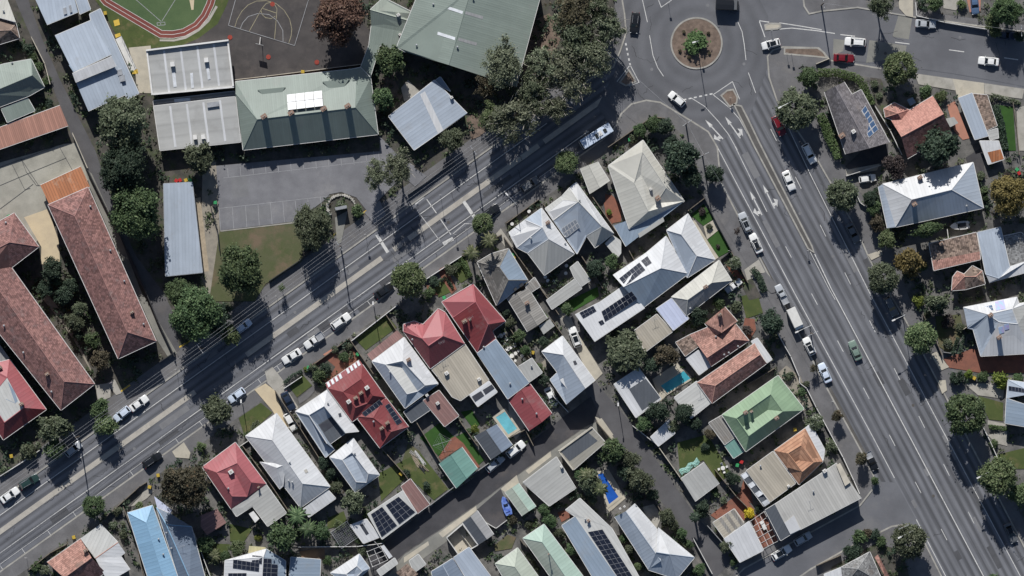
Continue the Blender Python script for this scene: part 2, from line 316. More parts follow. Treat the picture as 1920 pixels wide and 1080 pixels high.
def ribbon(name, p, w, z, mat_, parent=None, h=None, closed=False):
    "flat strip (h None) or low wall of width w metres along a map polyline"
    L_ = offset_line(p, w / 2, closed); R_ = offset_line(p, -w / 2, closed); n = len(p); v = []; f = []
    z0 = z if h is None else z - h
    for a, c in zip(L_, R_): v += [(a.x, a.y, z), (c.x, c.y, z)] + ([(a.x, a.y, z0), (c.x, c.y, z0)] if h is not None else [])
    s_ = 2 if h is None else 4
    for i in range(n if closed else n - 1):
        a = i * s_; c = ((i + 1) % n) * s_
        f.append((a, a + 1, c + 1, c))
        if h is not None: f += [(a + 2, a, c, c + 2), (a + 1, a + 3, c + 3, c + 1)]
    if h is not None and not closed: e = (n - 1) * 4; f += [(0, 2, 3, 1), (e, e + 1, e + 3, e + 2)]
    o = link(name, mesh(name, v, f, [M(mat_)]), parent)
    if parent is None: o['kind'] = 'structure'
    return o
def st(x, off): return (x + .5827 * off, 997 - .717 * x + .8127 * off)
def arc(cx, cy, r, a0=0, a1=360, n=40): return [(cx + r * math.cos(R(a0 + (a1 - a0) * i / n)), cy - r * math.sin(R(a0 + (a1 - a0) * i / n))) for i in range(n + (a1 - a0 != 360))]

g = link('ground', mesh('ground', [(-1500, -1500, -.06), (1500, -1500, -.06), (1500, 1500, -.06), (-1500, 1500, -.06)], [(0, 1, 2, 3)], [M('ground_soil')])); g['kind'] = 'structure'
street = sheet_poly('street_road', [st(-90, -56), st(1260, -56), st(1260, 70), st(-90, 70)], 0.0, 'asphalt_street')
avenue = sheet_poly('avenue_road', pts("1320,170 1420,90 1470,70 2040,1130 1560,1130 1560,1000 1640,880 1325,290"), .008, 'asphalt_avenue')
eastrd = sheet_poly('cross_road', pts("1360,-50 2030,-50 2030,190 1500,110 1400,115"), .016, 'asphalt')
side = sheet_poly('side_road', pts("1330,1130 1330,1050 1600,900 1680,905 1724,985 1500,1130"), .012, 'asphalt')
rnd = sheet_poly('roundabout_road', pts("1140,-50 1400,-50 1440,30 1445,110 1420,180 1400,230 1345,270 1240,215 1150,245 1120,200 1165,110"), .024, 'asphalt_round')
KERB_S = [st(-90, 61), st(500, 61), st(1095, 61)] + pts("1152,240 1165,213 1184,195 1212,188 1238,192 1285,220 1328,247 1345,276 1351,340 1365,368 1448,529 1551,729 1618,852 1638,892 1638,915 1612,948 1395,1066 1330,1130")
KERB_N = [st(-90, -49), st(500, -49), st(1085, -49)] + pts("1115,143 1150,126 1163,95 1174,62 1171,26 1158,-50")
KERB_E = pts("2030,186 1920,168 1844,157 1714,139 1613,122 1556,113 1545,99 1535,90 1468,88 1449,94 1439,106 1442,145 1457,189 1535,304 1554,337 1611,441 1631,488 1696,597 1795,785 1975,1130")
KERB_NE = pts("2030,75 1920,59 1844,50 1769,39 1714,32 1608,14 1540,21 1517,26 1508,12 1500,-50")
KERB_SE = pts("1430,1130 1520,1067 1600,1022 1672,987 1700,983 1718,996 1735,1020 1790,1130")
for nm, k, tail in (('south_pavement', KERB_S, "-90,1130"), ('north_pavement', KERB_N, "-90,-50"), ('east_pavement', KERB_E, "2030,1130"), ('north_east_pavement', KERB_NE, "2030,-50"), ('corner_pavement', KERB_SE, "1600,1130")):
    slab(nm, k + pts(tail), -.05, .12, 'footpath'); ribbon('kerb', k, .34, .132, 'kerb', h=.17)
# layers on the pavements
ZL = [.12]; LAID = []
def lay(mat_, s, key=None, name='yard'):
    ZL[0] += .0004; LAID.append((name, pts(s, key) if isinstance(s, str) else s))
    return sheet_poly(name, pts(s, key) if isinstance(s, str) else s, ZL[0] + .004, mat_)
lay('garden_soil', [st(-90, -84), st(1075, -84)] + pts("1120,95 1150,60 1155,-50 -90,-50"), None, 'school_ground'); ZL[0] += .006
lay('yard', [st(-90, 86), st(1065, 86)] + pts("1140,275 1223,218 1245,222 1290,262 1322,371 1371,470 1402,529 1458,628 1498,706 1539,781 1580,857 1611,924 1612,936 1385,1056 1350,1130 -90,1130"), None, 'lot_ground'); ZL[0] += .006
lay('yard', "1500,125 1560,130 1650,150 1780,165 2030,195 2030,1130 1990,1130 1860,850 1790,690 1705,560 1660,440 1600,340 1540,240", None, 'lot_ground'); ZL[0] += .006
lay('yard', "1600,-50 1625,5 1780,28 2030,60 2030,-50", None, 'lot_ground'); lay('garden_soil', "1540,1130 1560,1062 1640,1020 1690,1030 1720,1130", None, 'lot_ground'); ZL[0] += .006
lay('asphalt_lane', "26,-30 50,-10 80,75 112,148 180,285 215,390 255,480 308,550 322,580 337,655 323,668 300,620 270,545 215,435 165,320 145,280 96,156 60,73 20,-20", None, 'laneway')
lay('asphalt_lane', "1050,585 1075,588 1095,640 1115,690 1118,718 1189,800 1223,852 1306,968 1352,1020 1372,1052 1340,1085 1228,922 1166,836 1125,787 1100,742 1088,690", None, 'laneway'); ZL[0] += .006
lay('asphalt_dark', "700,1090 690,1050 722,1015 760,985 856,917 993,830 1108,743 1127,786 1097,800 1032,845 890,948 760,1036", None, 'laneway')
lay('concrete_grey', "1120,790 1132,805 1034,866 897,972 773,1062 745,1090 720,1090 758,1040 890,950 1032,847 1097,802", None, 'laneway_apron'); ZL[0] += .006
for q in ("690,450 805,350 822,405 725,478", "870,318 1050,178 1056,215 892,342", "240,770 512,572 516,606 270,802", "-10,945 165,828 172,856 -10,985"): lay('concrete_pale', q, '23', 'driveway')
lay('concrete_pale', "1118,788 1128,784 1150,815 1142,822", None, 'driveway')
lay('concrete', "1050,560 1066,585 1088,635 1120,692 1118,716 1100,690 1075,640 1035,570", None, 'driveway')
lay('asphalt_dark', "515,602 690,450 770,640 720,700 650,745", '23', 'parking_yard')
# school
lay('asphalt_court', "405,-40 605,-40 695,60 684,121 440,152 430,90 380,70", None, 'play_court'); ZL[0] += .006
lay('asphalt_court', "388,60 420,20 440,85 432,78 345,90 300,95 283,92", None, 'play_court'); ZL[0] += .006
lay('grass', "155,-30 440,-30 425,10 408,45 372,72 340,86 290,90 240,92 215,60 190,15", None, 'grass_verge'); ZL[0] += .006
turf = lay('turf', "200,-30 408,-30 402,0 385,35 350,58 305,64 195,5", None, 'sports_turf'); ZL[0] += .01
trk = ribbon('running_track', pts("740,-20 770,15 1165,248 1250,250 1330,235 1420,185 1480,115 1520,30 1545,-60", '00'), 1.75, ZL[0], 'track_red'); ZL[0] += .01
for off in (-.85, 0, .85):
    q = offset_line(pts("740,-20 770,15 1165,248 1250,250 1330,235 1420,185 1480,115 1520,30 1545,-60", '00'), off); ribbon('track_line', [(960 + a.x / S, 540 - a.y / S) for a in q], .1, ZL[0], 'paint', trk)
for s in ("975,-10 1165,155", "1270,-5 1170,155", "1135,165 1192,160 1195,180 1140,185 1135,165", "1160,163 1165,183"): ribbon('field_line', pts(s, '00'), .12, ZL[0], 'paint_faint', turf)
lay('sand_paving', "1370,0 1405,0 1400,70 1385,72", '00', 'pitch_mat')
lay('concrete', "1155,285 1260,285 1340,262 1430,210 1500,140 1560,40 1575,50 1515,155 1440,225 1345,280 1260,300 1155,298", '00', 'concrete_edge')
lay('concrete_pale', "930,345 1090,330 1112,675 1010,672 985,600 980,520", '00', 'paved_path')
lay('concrete_yard', "-90,330 60,288 120,270 143,268 172,332 100,395 60,470 20,500 -90,520", None, 'paved_yard'); ZL[0] += .006
lay('sand_paving', "175,530 345,470 365,520 425,700 435,860 295,870 300,745", '01', 'paved_court')
lay('concrete_grey', "160,318 172,325 224,440 264,545 332,662 318,674 296,640 255,548 215,458 170,355", None, 'side_path')
lay('gravel', "85,545 120,590 170,690 182,718 172,700 140,640 100,585 70,548", None, 'gravel_bed')
lay('concrete', "690,700 770,690 830,660 880,760 840,775 800,720 800,790 710,825", '02', 'entry_path')
park = lay('asphalt_park', "404,311 716,283 724,275 778,312 735,350 706,380 690,398 668,370 640,360 618,364 605,378 555,415 413,432 408,395", None, 'car_park'); PZ = ZL[0] + .018; ZL[0] += .006
lay('asphalt_park', "683,398 712,376 724,402 702,420", None, 'driveway'); lay('concrete_grey', "628,408 652,395 640,455 632,458", '00' if 0 else None, 'driveway')
lay('grass_dry', "414,433 572,413 566,490 520,520 498,532 478,565 395,565 384,440", None, 'lawn')
lay('gravel', "380,290 405,300 412,430 392,565 376,560", None, 'gravel_bed'); lay('wood_light', "363,372 376,370 392,508 382,510", None, 'timber_path')
lay('mulch', "1008,35 1030,25 1060,60 1040,95 1010,150 985,160 975,110", None, 'mulch_bed'); lay('mulch', "874,222 900,205 960,205 900,255 884,262", None, 'mulch_bed')
lay('concrete', "765,150 790,175 758,190 752,165", None, 'entry_path'); lay('mulch', "715,150 735,140 755,180 735,210 720,200", None, 'mulch_bed'); lay('asphalt_park', "712,255 745,290 770,310 800,330 778,350 712,290", None, 'driveway')
ZL[0] += .006
# lots
for m_, s, k, n in (
    ('sand_paving', "375,735 455,690 520,740 590,930 640,1010 600,1040 500,880", '12', 'driveway'), ('concrete', "450,605 505,570 600,690 520,742 470,690", '12', 'driveway'), ('concrete', "520,740 590,700 690,860 680,900 600,900", '12', 'driveway'),
    ('concrete_pale', "1245,180 1330,112 1378,190 1368,230 1270,222", '03', 'driveway'), ('concrete', "1060,420 1110,470 1060,520 1000,560 940,580 1020,500", '03', 'yard'),
    ('grass', "1105,372 1330,195 1405,285 1180,450", '12', 'lawn'), ('grass', "628,718 718,620 792,705 682,790", '12', 'lawn'), ('footpath', "690,800 800,710 815,740 760,800 700,840", '12', 'garden_path'), ('grass', "420,830 505,900 400,1000 300,1060 260,940", '12', 'lawn'),
    ('brick_paving', "780,560 1050,380 1110,470 1160,560 900,700 850,640", '12', 'brick_garden'), ('garden_soil', "820,570 900,520 960,570 930,620 850,640", '12', 'garden_bed'), ('garden_soil', "960,440 1040,400 1060,520 1010,540", '12', 'garden_bed'), ('pink_paving', "870,480 935,440 945,460 890,495", '12', 'garden_path'),
    ('grass', "385,830 430,790 482,950 405,1005 340,940", '21', 'lawn'), ('grass', "205,1015 290,950 352,1060 240,1110", '21', 'lawn'), ('brick_paving', "245,905 292,880 372,1050 335,1085 250,950", '21', 'garden_path'), ('brick_paving', "145,1010 180,1030 240,1090 180,1100", '21', 'garden_path'),
    ('garden_soil', "718,570 780,530 820,590 750,640", '21', 'garden_bed'), ('garden_soil', "830,500 960,420 980,460 860,550", '21', 'garden_bed'), ('concrete', "655,650 690,610 780,740 740,770", '21', 'garden_path'),
    ('grass_lush', "1090,135 1390,-10 1400,60 1220,165", '22', 'lawn'), ('cap_', "", None, ''),
    ('grass_lush', "105,80 250,-30 370,90 245,215", '23', 'lawn'), ('grass_lush', "360,75 430,40 570,240 520,285", '23', 'lawn'), ('brick_paving', "330,85 360,70 420,120 540,290 520,300 400,150 260,240 240,220", '23', 'garden_path'),
    ('grass', "-20,320 110,190 310,450 205,530", '23', 'lawn'), ('grass_dry', "20,120 110,180 80,320 -40,300", '23', 'lawn'), ('grass_lush', "400,895 480,880 540,980 500,1030", '22', 'lawn'), ('grass', "1270,340 1420,260 1520,210 1543,300 1290,540", '13', 'lawn'), ('grass', "905,660 1020,610 1050,700 900,740", '13', 'lawn'), ('grass', "190,700 360,740 300,830 200,830", '13', 'lawn'), ('grass', "0,840 200,850 160,960 0,960", '13', 'lawn'),
    ('grass_lush', "600,515 692,432 765,540 690,592", '31', 'lawn'), ('grass_lush', "718,695 802,622 888,770 800,818", '31', 'lawn'), ('concrete_pale', "690,594 766,546 802,620 716,690", '31', 'garden_path'), ('concrete_pale', "605,530 640,570 720,700 800,820 770,840 690,690 600,560", '31', 'garden_path'), ('concrete', "985,910 1090,835 1140,930 1100,935 1010,1000", '31', 'driveway'), ('brick_paving', "850,870 890,860 1010,1000 960,1040", '31', 'garden_bed'),
    ('grass', "500,115 720,55 890,340 800,405 690,240 520,335", '33', 'lawn'), ('brick_paving', "740,640 960,470 1060,600 970,690 905,590 800,680", '33', 'brick_yard'), ('brick_paving', "1025,650 1130,612 1235,820 1118,880", '33', 'brick_yard'), ('brick_paving', "945,500 1000,320 1050,560", '33', 'brick_yard'), ('garden_soil', "1060,440 1000,350 1120,300", '33', 'garden_bed'),
    ('brick_paving', "1435,425 1490,365 1560,450 1560,560 1490,575 1450,510", '21', 'brick_yard'), ('brick_paving', "-20,360 40,380 95,460 60,545 20,590 -20,500", '31', 'brick_yard'), ('brick_paving', "990,215 1060,225 1070,300 1030,370 960,360", '32', 'garden_path'), ('grass', "960,60 1080,30 1120,180 1000,220", '32', 'lawn'), ('gravel', "1200,640 1290,560 1390,640 1480,850 1400,900 1300,760", '32', 'gravel_garden'),
    ('concrete_pale', "320,660 500,540 545,600 370,710 430,770 380,820", '32', 'pool_terrace'), ('footpath', "1060,960 1140,925 1260,1060 1180,1080", '31', 'verge'), ('garden_soil', "960,1010 1040,970 1110,1110 1020,1130", '31', 'garden_bed'),
    ('brick_paving', "960,512 1165,440 1560,480 1560,615 1220,612 1000,575", '42', 'brick_driveway'), ('concrete_pale', "868,480 910,460 1000,572 935,600", '42', 'driveway'), ('concrete_pale', "915,670 975,665 985,740 950,765", '42', 'driveway'), ('concrete', "1110,690 1300,690 1400,720 1390,800 1210,775", '42', 'garden_path'), ('grass', "1210,780 1392,830 1390,962 1290,950", '42', 'lawn'), ('concrete', "1280,955 1420,985 1420,1000 1280,990", '42', 'garden_path'), ('grass_dry', "900,205 1085,190 1105,330 1000,475 925,420", '42', 'lawn'),
    ('grass', "1335,205 1560,150 1560,305 1450,305", '43', 'lawn'), ('concrete', "1280,60 1420,30 1420,140 1340,120", '43', 'garden_path'), ('garden_soil', "1060,10 1230,-20 1260,80 1100,120", '42', 'garden_bed'),
    ('grass_lush', "1335,755 1462,775 1485,1090 1390,1090", '40', 'lawn'), ('pink_paving', "985,762 1042,730 1148,1000 1100,1012 1040,950", '40', 'patio'), ('concrete', "1488,785 1560,760 1560,1090 1500,1090", '40', 'driveway'), ('concrete_pale', "1025,570 1252,600 1255,682 1060,705", '40', 'driveway'), ('concrete', "750,530 1025,572 1050,655 780,610", '40', 'pavement_panel'), ('concrete', "1255,605 1545,648 1530,715 1258,680", '40', 'pavement_panel'), ('garden_soil', "430,560 510,570 560,740 520,830 460,740", '40', 'garden_bed'),
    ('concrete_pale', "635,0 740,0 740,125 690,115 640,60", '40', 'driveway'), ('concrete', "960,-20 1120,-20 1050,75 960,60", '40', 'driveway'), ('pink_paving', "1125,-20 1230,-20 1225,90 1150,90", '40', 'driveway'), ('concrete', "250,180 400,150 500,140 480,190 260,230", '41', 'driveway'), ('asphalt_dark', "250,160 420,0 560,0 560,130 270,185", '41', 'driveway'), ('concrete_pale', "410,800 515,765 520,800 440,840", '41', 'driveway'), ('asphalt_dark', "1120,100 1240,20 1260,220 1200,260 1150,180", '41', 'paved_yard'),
    ('concrete_pale', "1050,585 1080,620 1130,700 1110,720", None, 'driveway'), ('gravel', "900,600 1010,520 1120,380 1000,600 950,640", '22', 'gravel_bed'), ('concrete', "740,770 840,720 870,1000 800,1100 760,1040", '22', 'pool_terrace'), ('deck', "700,900 880,880 890,960 720,960", '13', 'timber_deck'), ('brick_paving', "1100,620 1190,590 1200,650 1130,690", '23', 'brick_yard'), ('grass_dry', "640,860 740,780 800,800 770,880 650,900", '23', 'lawn'), ('concrete_pale', "1132,878 1141,880 1173,934 1143,960 1136,952 1162,932", None, 'pool_terrace'),
    ('stone', "250,580 330,560 390,640 350,740 300,720", '33', 'paved_yard'), ('concrete_pale', "1370,930 1400,940 1543,1130 1480,1130", '22', 'driveway'), ('concrete_grey', "1270,0 1300,560 1200,610", '00' if 0 else None, 'x')):
    if n in ('', 'x'): continue
    lay(m_, s, k, n)
# tonal patches in the cross road where it was resurfaced
for s in ("635,110 735,125 710,285 590,265", "165,280 245,290 235,370 160,400", "425,290 695,330 680,405 500,440 400,455"): sheet_poly('road_patch', pts(s, '40'), .026, 'concrete_grey')
# raised traffic islands and medians
def island(name, s, key=None, mat_='mulch', z=.15):
    p = pts(s, key) if isinstance(s, str) else s
    slab(name, p, .0, z - .02, mat_); ribbon('kerb', p, .36, z, 'kerb', h=.14, closed=True)
island('roundabout_island', arc(1306, 81, 47.5, n=48), None, 'mulch', .19)
island('median_island', "1376,196 1390,199 1402,222 1424,268 1522,461 1526,473 1515,466 1413,272 1394,232", None, 'ground_soil')
island('traffic_island', "818,692 862,655 905,648 935,705 930,745 880,770", '30', 'mulch'); island('traffic_island', "1135,182 1170,170 1245,172 1248,195 1225,208 1140,214", '30', 'concrete_pale')
island('traffic_island', "85,595 150,505 185,560 200,590 130,620", '30', 'mulch'); island('planted_island', "1471,90 1533,90 1544,98 1550,108 1520,105 1471,101", None, 'mulch')
# flush median of the street
for a, b in ((-90, 366), (462, 716), (738, 752), (766, 1010), (1020, 1140)):
    ribbon('median_strip', [st(a, 0), st(a + 4, 0), st(b - 4, 0), st(b, 0)], 1.15, .012, 'median')
# ------------------------------------------------------------------ painted markings
def line(p, w, par, m='paint', z=.02, name='lane_line', key=None): return ribbon(name, pts(p, key) if isinstance(p, str) else p, w, z, m, par)
for off, w, a, b in ((32.5, .17, -90, 1085), (49.6, .1, -90, 1010), (-25, .16, -90, 1040)):
    x = a
    while x < b: line([st(x, off), st(min(x + 60, b), off)], w, street); x += 60
for x in (-30, 12, 60, 108, 150, 215, 300, 345, 420, 455, 490, 620, 660, 700, 745): line([st(x, 50), st(x, 60)], .11, street, name='parking_tick')
for s, w in (("155,400 225,500", .2), ("255,545 330,655", .2), ("85,480 250,700", .12), ("422,415 500,530", .75), ("68,432 132,380", .6), ("272,722 346,684", .8), ("345,650 430,575 500,580", .12), ("635,430 665,475 650,500 690,480", .12), ("490,30 580,-40", .12)): line(s, w, street, name='crossing_line', key='21')
line("1258,655 1340,785", .7, street, name='crossing_line', key='11')
for s, k in (("945,662 1020,606", '11'), ("1165,497 1282,415", '11'), ("840,772 940,702", '02'), ("1255,452 1375,382", '02')): line(s, .35, street, 'paint_yellow', .15, 'kerb_line', k)
for p, w in (("1342,270 1490,550 1637,820 1677,896", .16), ("1718,974 1773,1080 1800,1130", .16), ("1376,270 1438,397", .14), ("1527,475 1558,540 1844,1080 1871,1130", .2), ("1519,472 1554,541 1566,562", .12), ("1470,222 1495,275 1520,328 1631,550 1769,810 1913,1080 1940,1130", .15)): line(p, w, avenue)
for i in range(8): x, y = 1473 + 48.6 * i, 462 + 88.3 * i; line([(x, y), (x + 11, y + 21)], .14, avenue, name='lane_dash')
for i in range(9): x, y = 1445 + 46.3 * i, 242 + 89.7 * i; line([(x, y), (x + 11, y + 22)], .14, avenue, name='lane_dash')
for s in ("245,-20 285,160", "300,255 325,400 360,490 402,552", "935,150 970,230 985,320 998,435", "1015,525 1068,672", "605,710 700,770 800,880 870,970 935,1085", "760,685 900,590 952,718", "760,685 880,780 950,860 1010,970", "160,470 225,595 150,622", "65,590 160,470", "365,0 385,52 460,0"): line(s, .15, rnd, z=.034, key='30')
for s in ("1095,150 1165,160", "1095,155 1135,268", "1240,165 1400,190 1545,215", "1240,210 1330,203 1545,226"): line(s, .2, eastrd, z=.034, key='30')
for s in ("0,216 175,242", "215,250 320,262", "610,305 715,318", "1000,360 1110,375", "1400,418 1500,432"): line(s, .2, eastrd, z=.026, name='lane_dash', key='40')
for i in range(6): line([K('30', 545 + 38 * i, 722 - 8 * i), K('30', 566 + 38 * i, 718 - 8 * i)], .3, rnd, z=.034, name='give_way_dash')
for (x, y) in ((128, 320), (135, 355), (142, 392), (150, 430), (158, 466)): line([K('30', x, y - 9), K('30', x + 3, y + 9)], .35, rnd, z=.034, name='give_way_dash')
def arrow(tip, tail, side, par, key):
    t = W(*K(key, *tip)); b = W(*K(key, *tail)); d = (t - b); L_ = d.length; d.normalize(); n = Vector((-d.y, d.x, 0)) * side; mb = MB()
    def q(l): return [tuple((b + d * (u * L_) + n * w)[:2]) + (.036,) for u, w in l]
    mb.add(q([(0, -.13), (0, .13), (.68, .13), (.68, -.13)]), [(0, 1, 2, 3)]); mb.add(q([(.66, -.42), (.66, .42), (1, 0)]), [(0, 1, 2)])
    mb.add(q([(.06, .1), (.2, .1), (.2, .75), (.1, .75)]), [(0, 1, 2, 3)]); mb.add(q([(.0, .72), (.36, .72), (.24, 1.5)]), [(0, 1, 2)])
    mb.build('lane_arrow', M('paint'), par)
arrow((703, 866), (832, 1006), 1, avenue, '30'); arrow((846, 842), (957, 1000), -1, avenue, '30'); arrow((1025, 340), (1114, 514), 1, avenue, '31'); arrow((1120, 294), (1204, 466), -1, avenue, '31')
for a, b in (((215, 455), (225, 612)), ((310, 445), (320, 600)), ((400, 435), (410, 590)), ((490, 425), (503, 580)), ((580, 415), (592, 566)), ((668, 405), (687, 560)), ((760, 395), (775, 546)), ((850, 385), (860, 450)), ((120, 465), (130, 630))): line([K('11', *a), K('11', *b)], .1, park, 'paint_faint', PZ, 'bay_line')
for i in range(13): x = 180 + 91 * i; y = 168 - 9.6 * i; line([K('11', x, y + 8), K('11', x + 6, y + 78)], .1, park, 'paint_faint', PZ, 'bay_line')
for s in ("120,466 920,376", "150,246 1245,120", "1235,50 1245,122"): line(s, .1, park, 'paint_faint', PZ, 'bay_line', '11')
line("130,630 735,560", .25, park, 'kerb', PZ + .04, 'bay_edge', '11')
court = lay('asphalt_court', "245,-30 770,-30 668,332 186,184", '10', 'basketball_court')
zc = ZL[0] + .014
for s, m in (("186,184 665,330", 'paint_faint'), ("186,184 240,-10", 'paint_faint'), ("665,330 765,0", 'paint_faint'), ("335,230 430,60 460,25 490,18 520,30 538,65 520,285", 'paint_court'), ("430,60 535,95", 'paint_court'), ("232,198 250,140 285,80 330,35 390,8 460,5 530,25 590,75 630,140 645,210 640,260 622,315", 'paint_court'), ("272,210 290,165 330,120 400,98 480,105 540,150 580,220 582,300", 'paint_faint'), ("425,80 430,105 455,128 495,135 525,118", 'paint_court')): ribbon('court_line', pts(s, '10'), .12, zc, m, court)
for (x, y) in ((198, 270), (476, 412), (826, 450), (505, 30)): sheet_poly('painted_spot', arc(*K('10', x, y), 4.6, n=12), ZL[0] + .02, 'paint_red', court)
# pools
def pool(s, key, mat_, label, cw=.5):
    p = pts(s, key); LAID.append(('pool', p)); c = W(sum(a for a, b in p) / len(p), sum(b for a, b in p) / len(p), .12)
    t = thing('swimming_pool', label, 'pool', c)
    o = ribbon('coping', p, cw, ZL[0] + .09, 'concrete_pale', t, h=.25, closed=True); o.location = -c
    w = sheet_poly('water', p, ZL[0] + .04, mat_, t); w.location = -c
    return t
pool("640,932 722,880 822,1020 742,1072", '22', 'pool_water', 'pale aqua swimming pool behind the cream ribbed extension', .6)
pool("370,706 548,590 606,655 428,766", '32', 'pool_water_deep', 'deep teal swimming pool beside the white roof with black matting', .4)
pool("1117,887 1131,884 1163,932 1141,949", None, 'pool_cover_blue', 'bright blue swimming pool half shaded by a palm', .6)

# ------------------------------------------------------------------ road wear: patches, sealed cracks, covers
surf('patch_dark', (.085, .086, .092), (.07, .071, .076), .5, .25, .9); surf('patch_pale', (.19, .19, .195), (.16, .16, .165), .5, .2, .9); surf('tar', (.045, .045, .048), None, 1, .2, .7); surf('iron', (.07, .065, .06), (.11, .1, .09), 2, .2, .6)
rw = random.Random(23)
def rot_rect(cx, cy, l, w, dx, dy):
    n = math.hypot(dx, dy); dx, dy = dx / n, dy / n; return [(cx + dx * a * l / 2 - dy * b * w / 2, cy + dy * a * l / 2 + dx * b * w / 2) for a, b in ((-1, -1), (1, -1), (1, 1), (-1, 1))]
for i in range(16):
    x = rw.uniform(-20, 1000); o = rw.choice((-38, -14, 16, 40, 55)); sheet_poly('road_patch', rot_rect(*st(x, o), rw.uniform(14, 70), rw.uniform(7, 15), .813, -.583), .005 + i * .0002, rw.choice(('patch_dark', 'patch_pale', 'patch_dark')), street)
for i in range(16):
    t = rw.uniform(0, 1); y = 300 + 780 * t; x = 1432 + .53 * (y - 270) + rw.choice((-75, -45, -18, 22, 48, 75)); sheet_poly('road_patch', rot_rect(x, y, rw.uniform(14, 60), rw.uniform(6, 13), .53, 1), .0125 + i * .0002, rw.choice(('patch_dark', 'patch_pale')), avenue)
for i, q in enumerate(((620, 330, 90, 34), (480, 400, 60, 25), (690, 310, 40, 26), (450, 350, 30, 40))): sheet_poly('patched_surface', rot_rect(*q, 1, -.12), PZ - .012 + i * .002, 'patch_pale' if i % 2 else 'asphalt_park', park)
def crack(p0, d, n, step, par, z, wob):
    x, y = p0; a = math.atan2(d[1], d[0]); q = [(x, y)]
    for k in range(n): a2 = a + rw.uniform(-wob, wob); x += math.cos(a2) * step; y += math.sin(a2) * step; q.append((x, y))
    ribbon('sealed_crack', q, rw.uniform(.05, .11), z, 'tar', par)
for i in range(46):
    x = rw.uniform(-20, 1050); o = rw.uniform(-45, 56); along = rw.random() < .5
    crack(st(x, o), (.813, -.583) if along else (.583, .813), rw.randint(4, 10), rw.uniform(3, 6) if along else rw.uniform(2, 4), street, .017, .9)
for i in range(30):
    y = rw.uniform(300, 1060); x = 1432 + .53 * (y - 270) + rw.uniform(-80, 85); crack((x, y), (.53, 1) if rw.random() < .5 else (1, -.53), rw.randint(4, 9), rw.uniform(2.5, 5), avenue, .018, .8)
for i in range(16): crack((rw.uniform(1190, 1420), rw.uniform(5, 180)), (rw.uniform(-1, 1), rw.uniform(-1, 1)), rw.randint(4, 8), 4, rnd, .031, .7)
for i in range(12): crack((rw.uniform(1560, 1900), rw.uniform(60, 110)), (1, .13) if rw.random() < .6 else (.1, 1), rw.randint(4, 8), 4, eastrd, .027, .6)
for x, y, par, z in ((1222, 130, rnd, .033), (1395, 120, rnd, .033), (1327, 10, rnd, .033), (*st(240, 20), street, .018), (*st(560, -12), street, .018), (*st(830, 18), street, .018), (*st(470, 42), street, .018), (1597, 693, avenue, .02), (1712, 760, avenue, .02), (1562, 481, avenue, .02), (1500, 400, avenue, .02), (1750, 930, avenue, .02), (1800, 70, eastrd, .03), (1660, 100, eastrd, .03)):
    sheet_poly('manhole_cover', arc(x, y, 2.9, n=14), z + .002, rw.choice(('iron', 'patch_pale')), par)
# expansion joints and stains of the concrete yard and the flat court
for s in ("-60,190 155,110 280,300", "155,110 190,200 265,300 300,300", "240,290 0,470", "430,20 525,190", "150,115 420,10", "0,300 200,215 480,100", "90,150 180,330 220,320"): ribbon('paving_joint', pts(s, '01'), .09, ZL[0] + .02, 'patch_dark')
ZL[0] += .05
# leaf litter, weeds and low ground plants over the unpaved lots: too many to count
from mathutils import noise as mnoise
def inside(p, poly):
    c = False; j = len(poly) - 1
    for i in range(len(poly)):
        if (poly[i][1] > p[1]) != (poly[j][1] > p[1]) and p[0] < (poly[j][0] - poly[i][0]) * (p[1] - poly[i][1]) / (poly[j][1] - poly[i][1]) + poly[i][0]: c = not c
        j = i
    return c
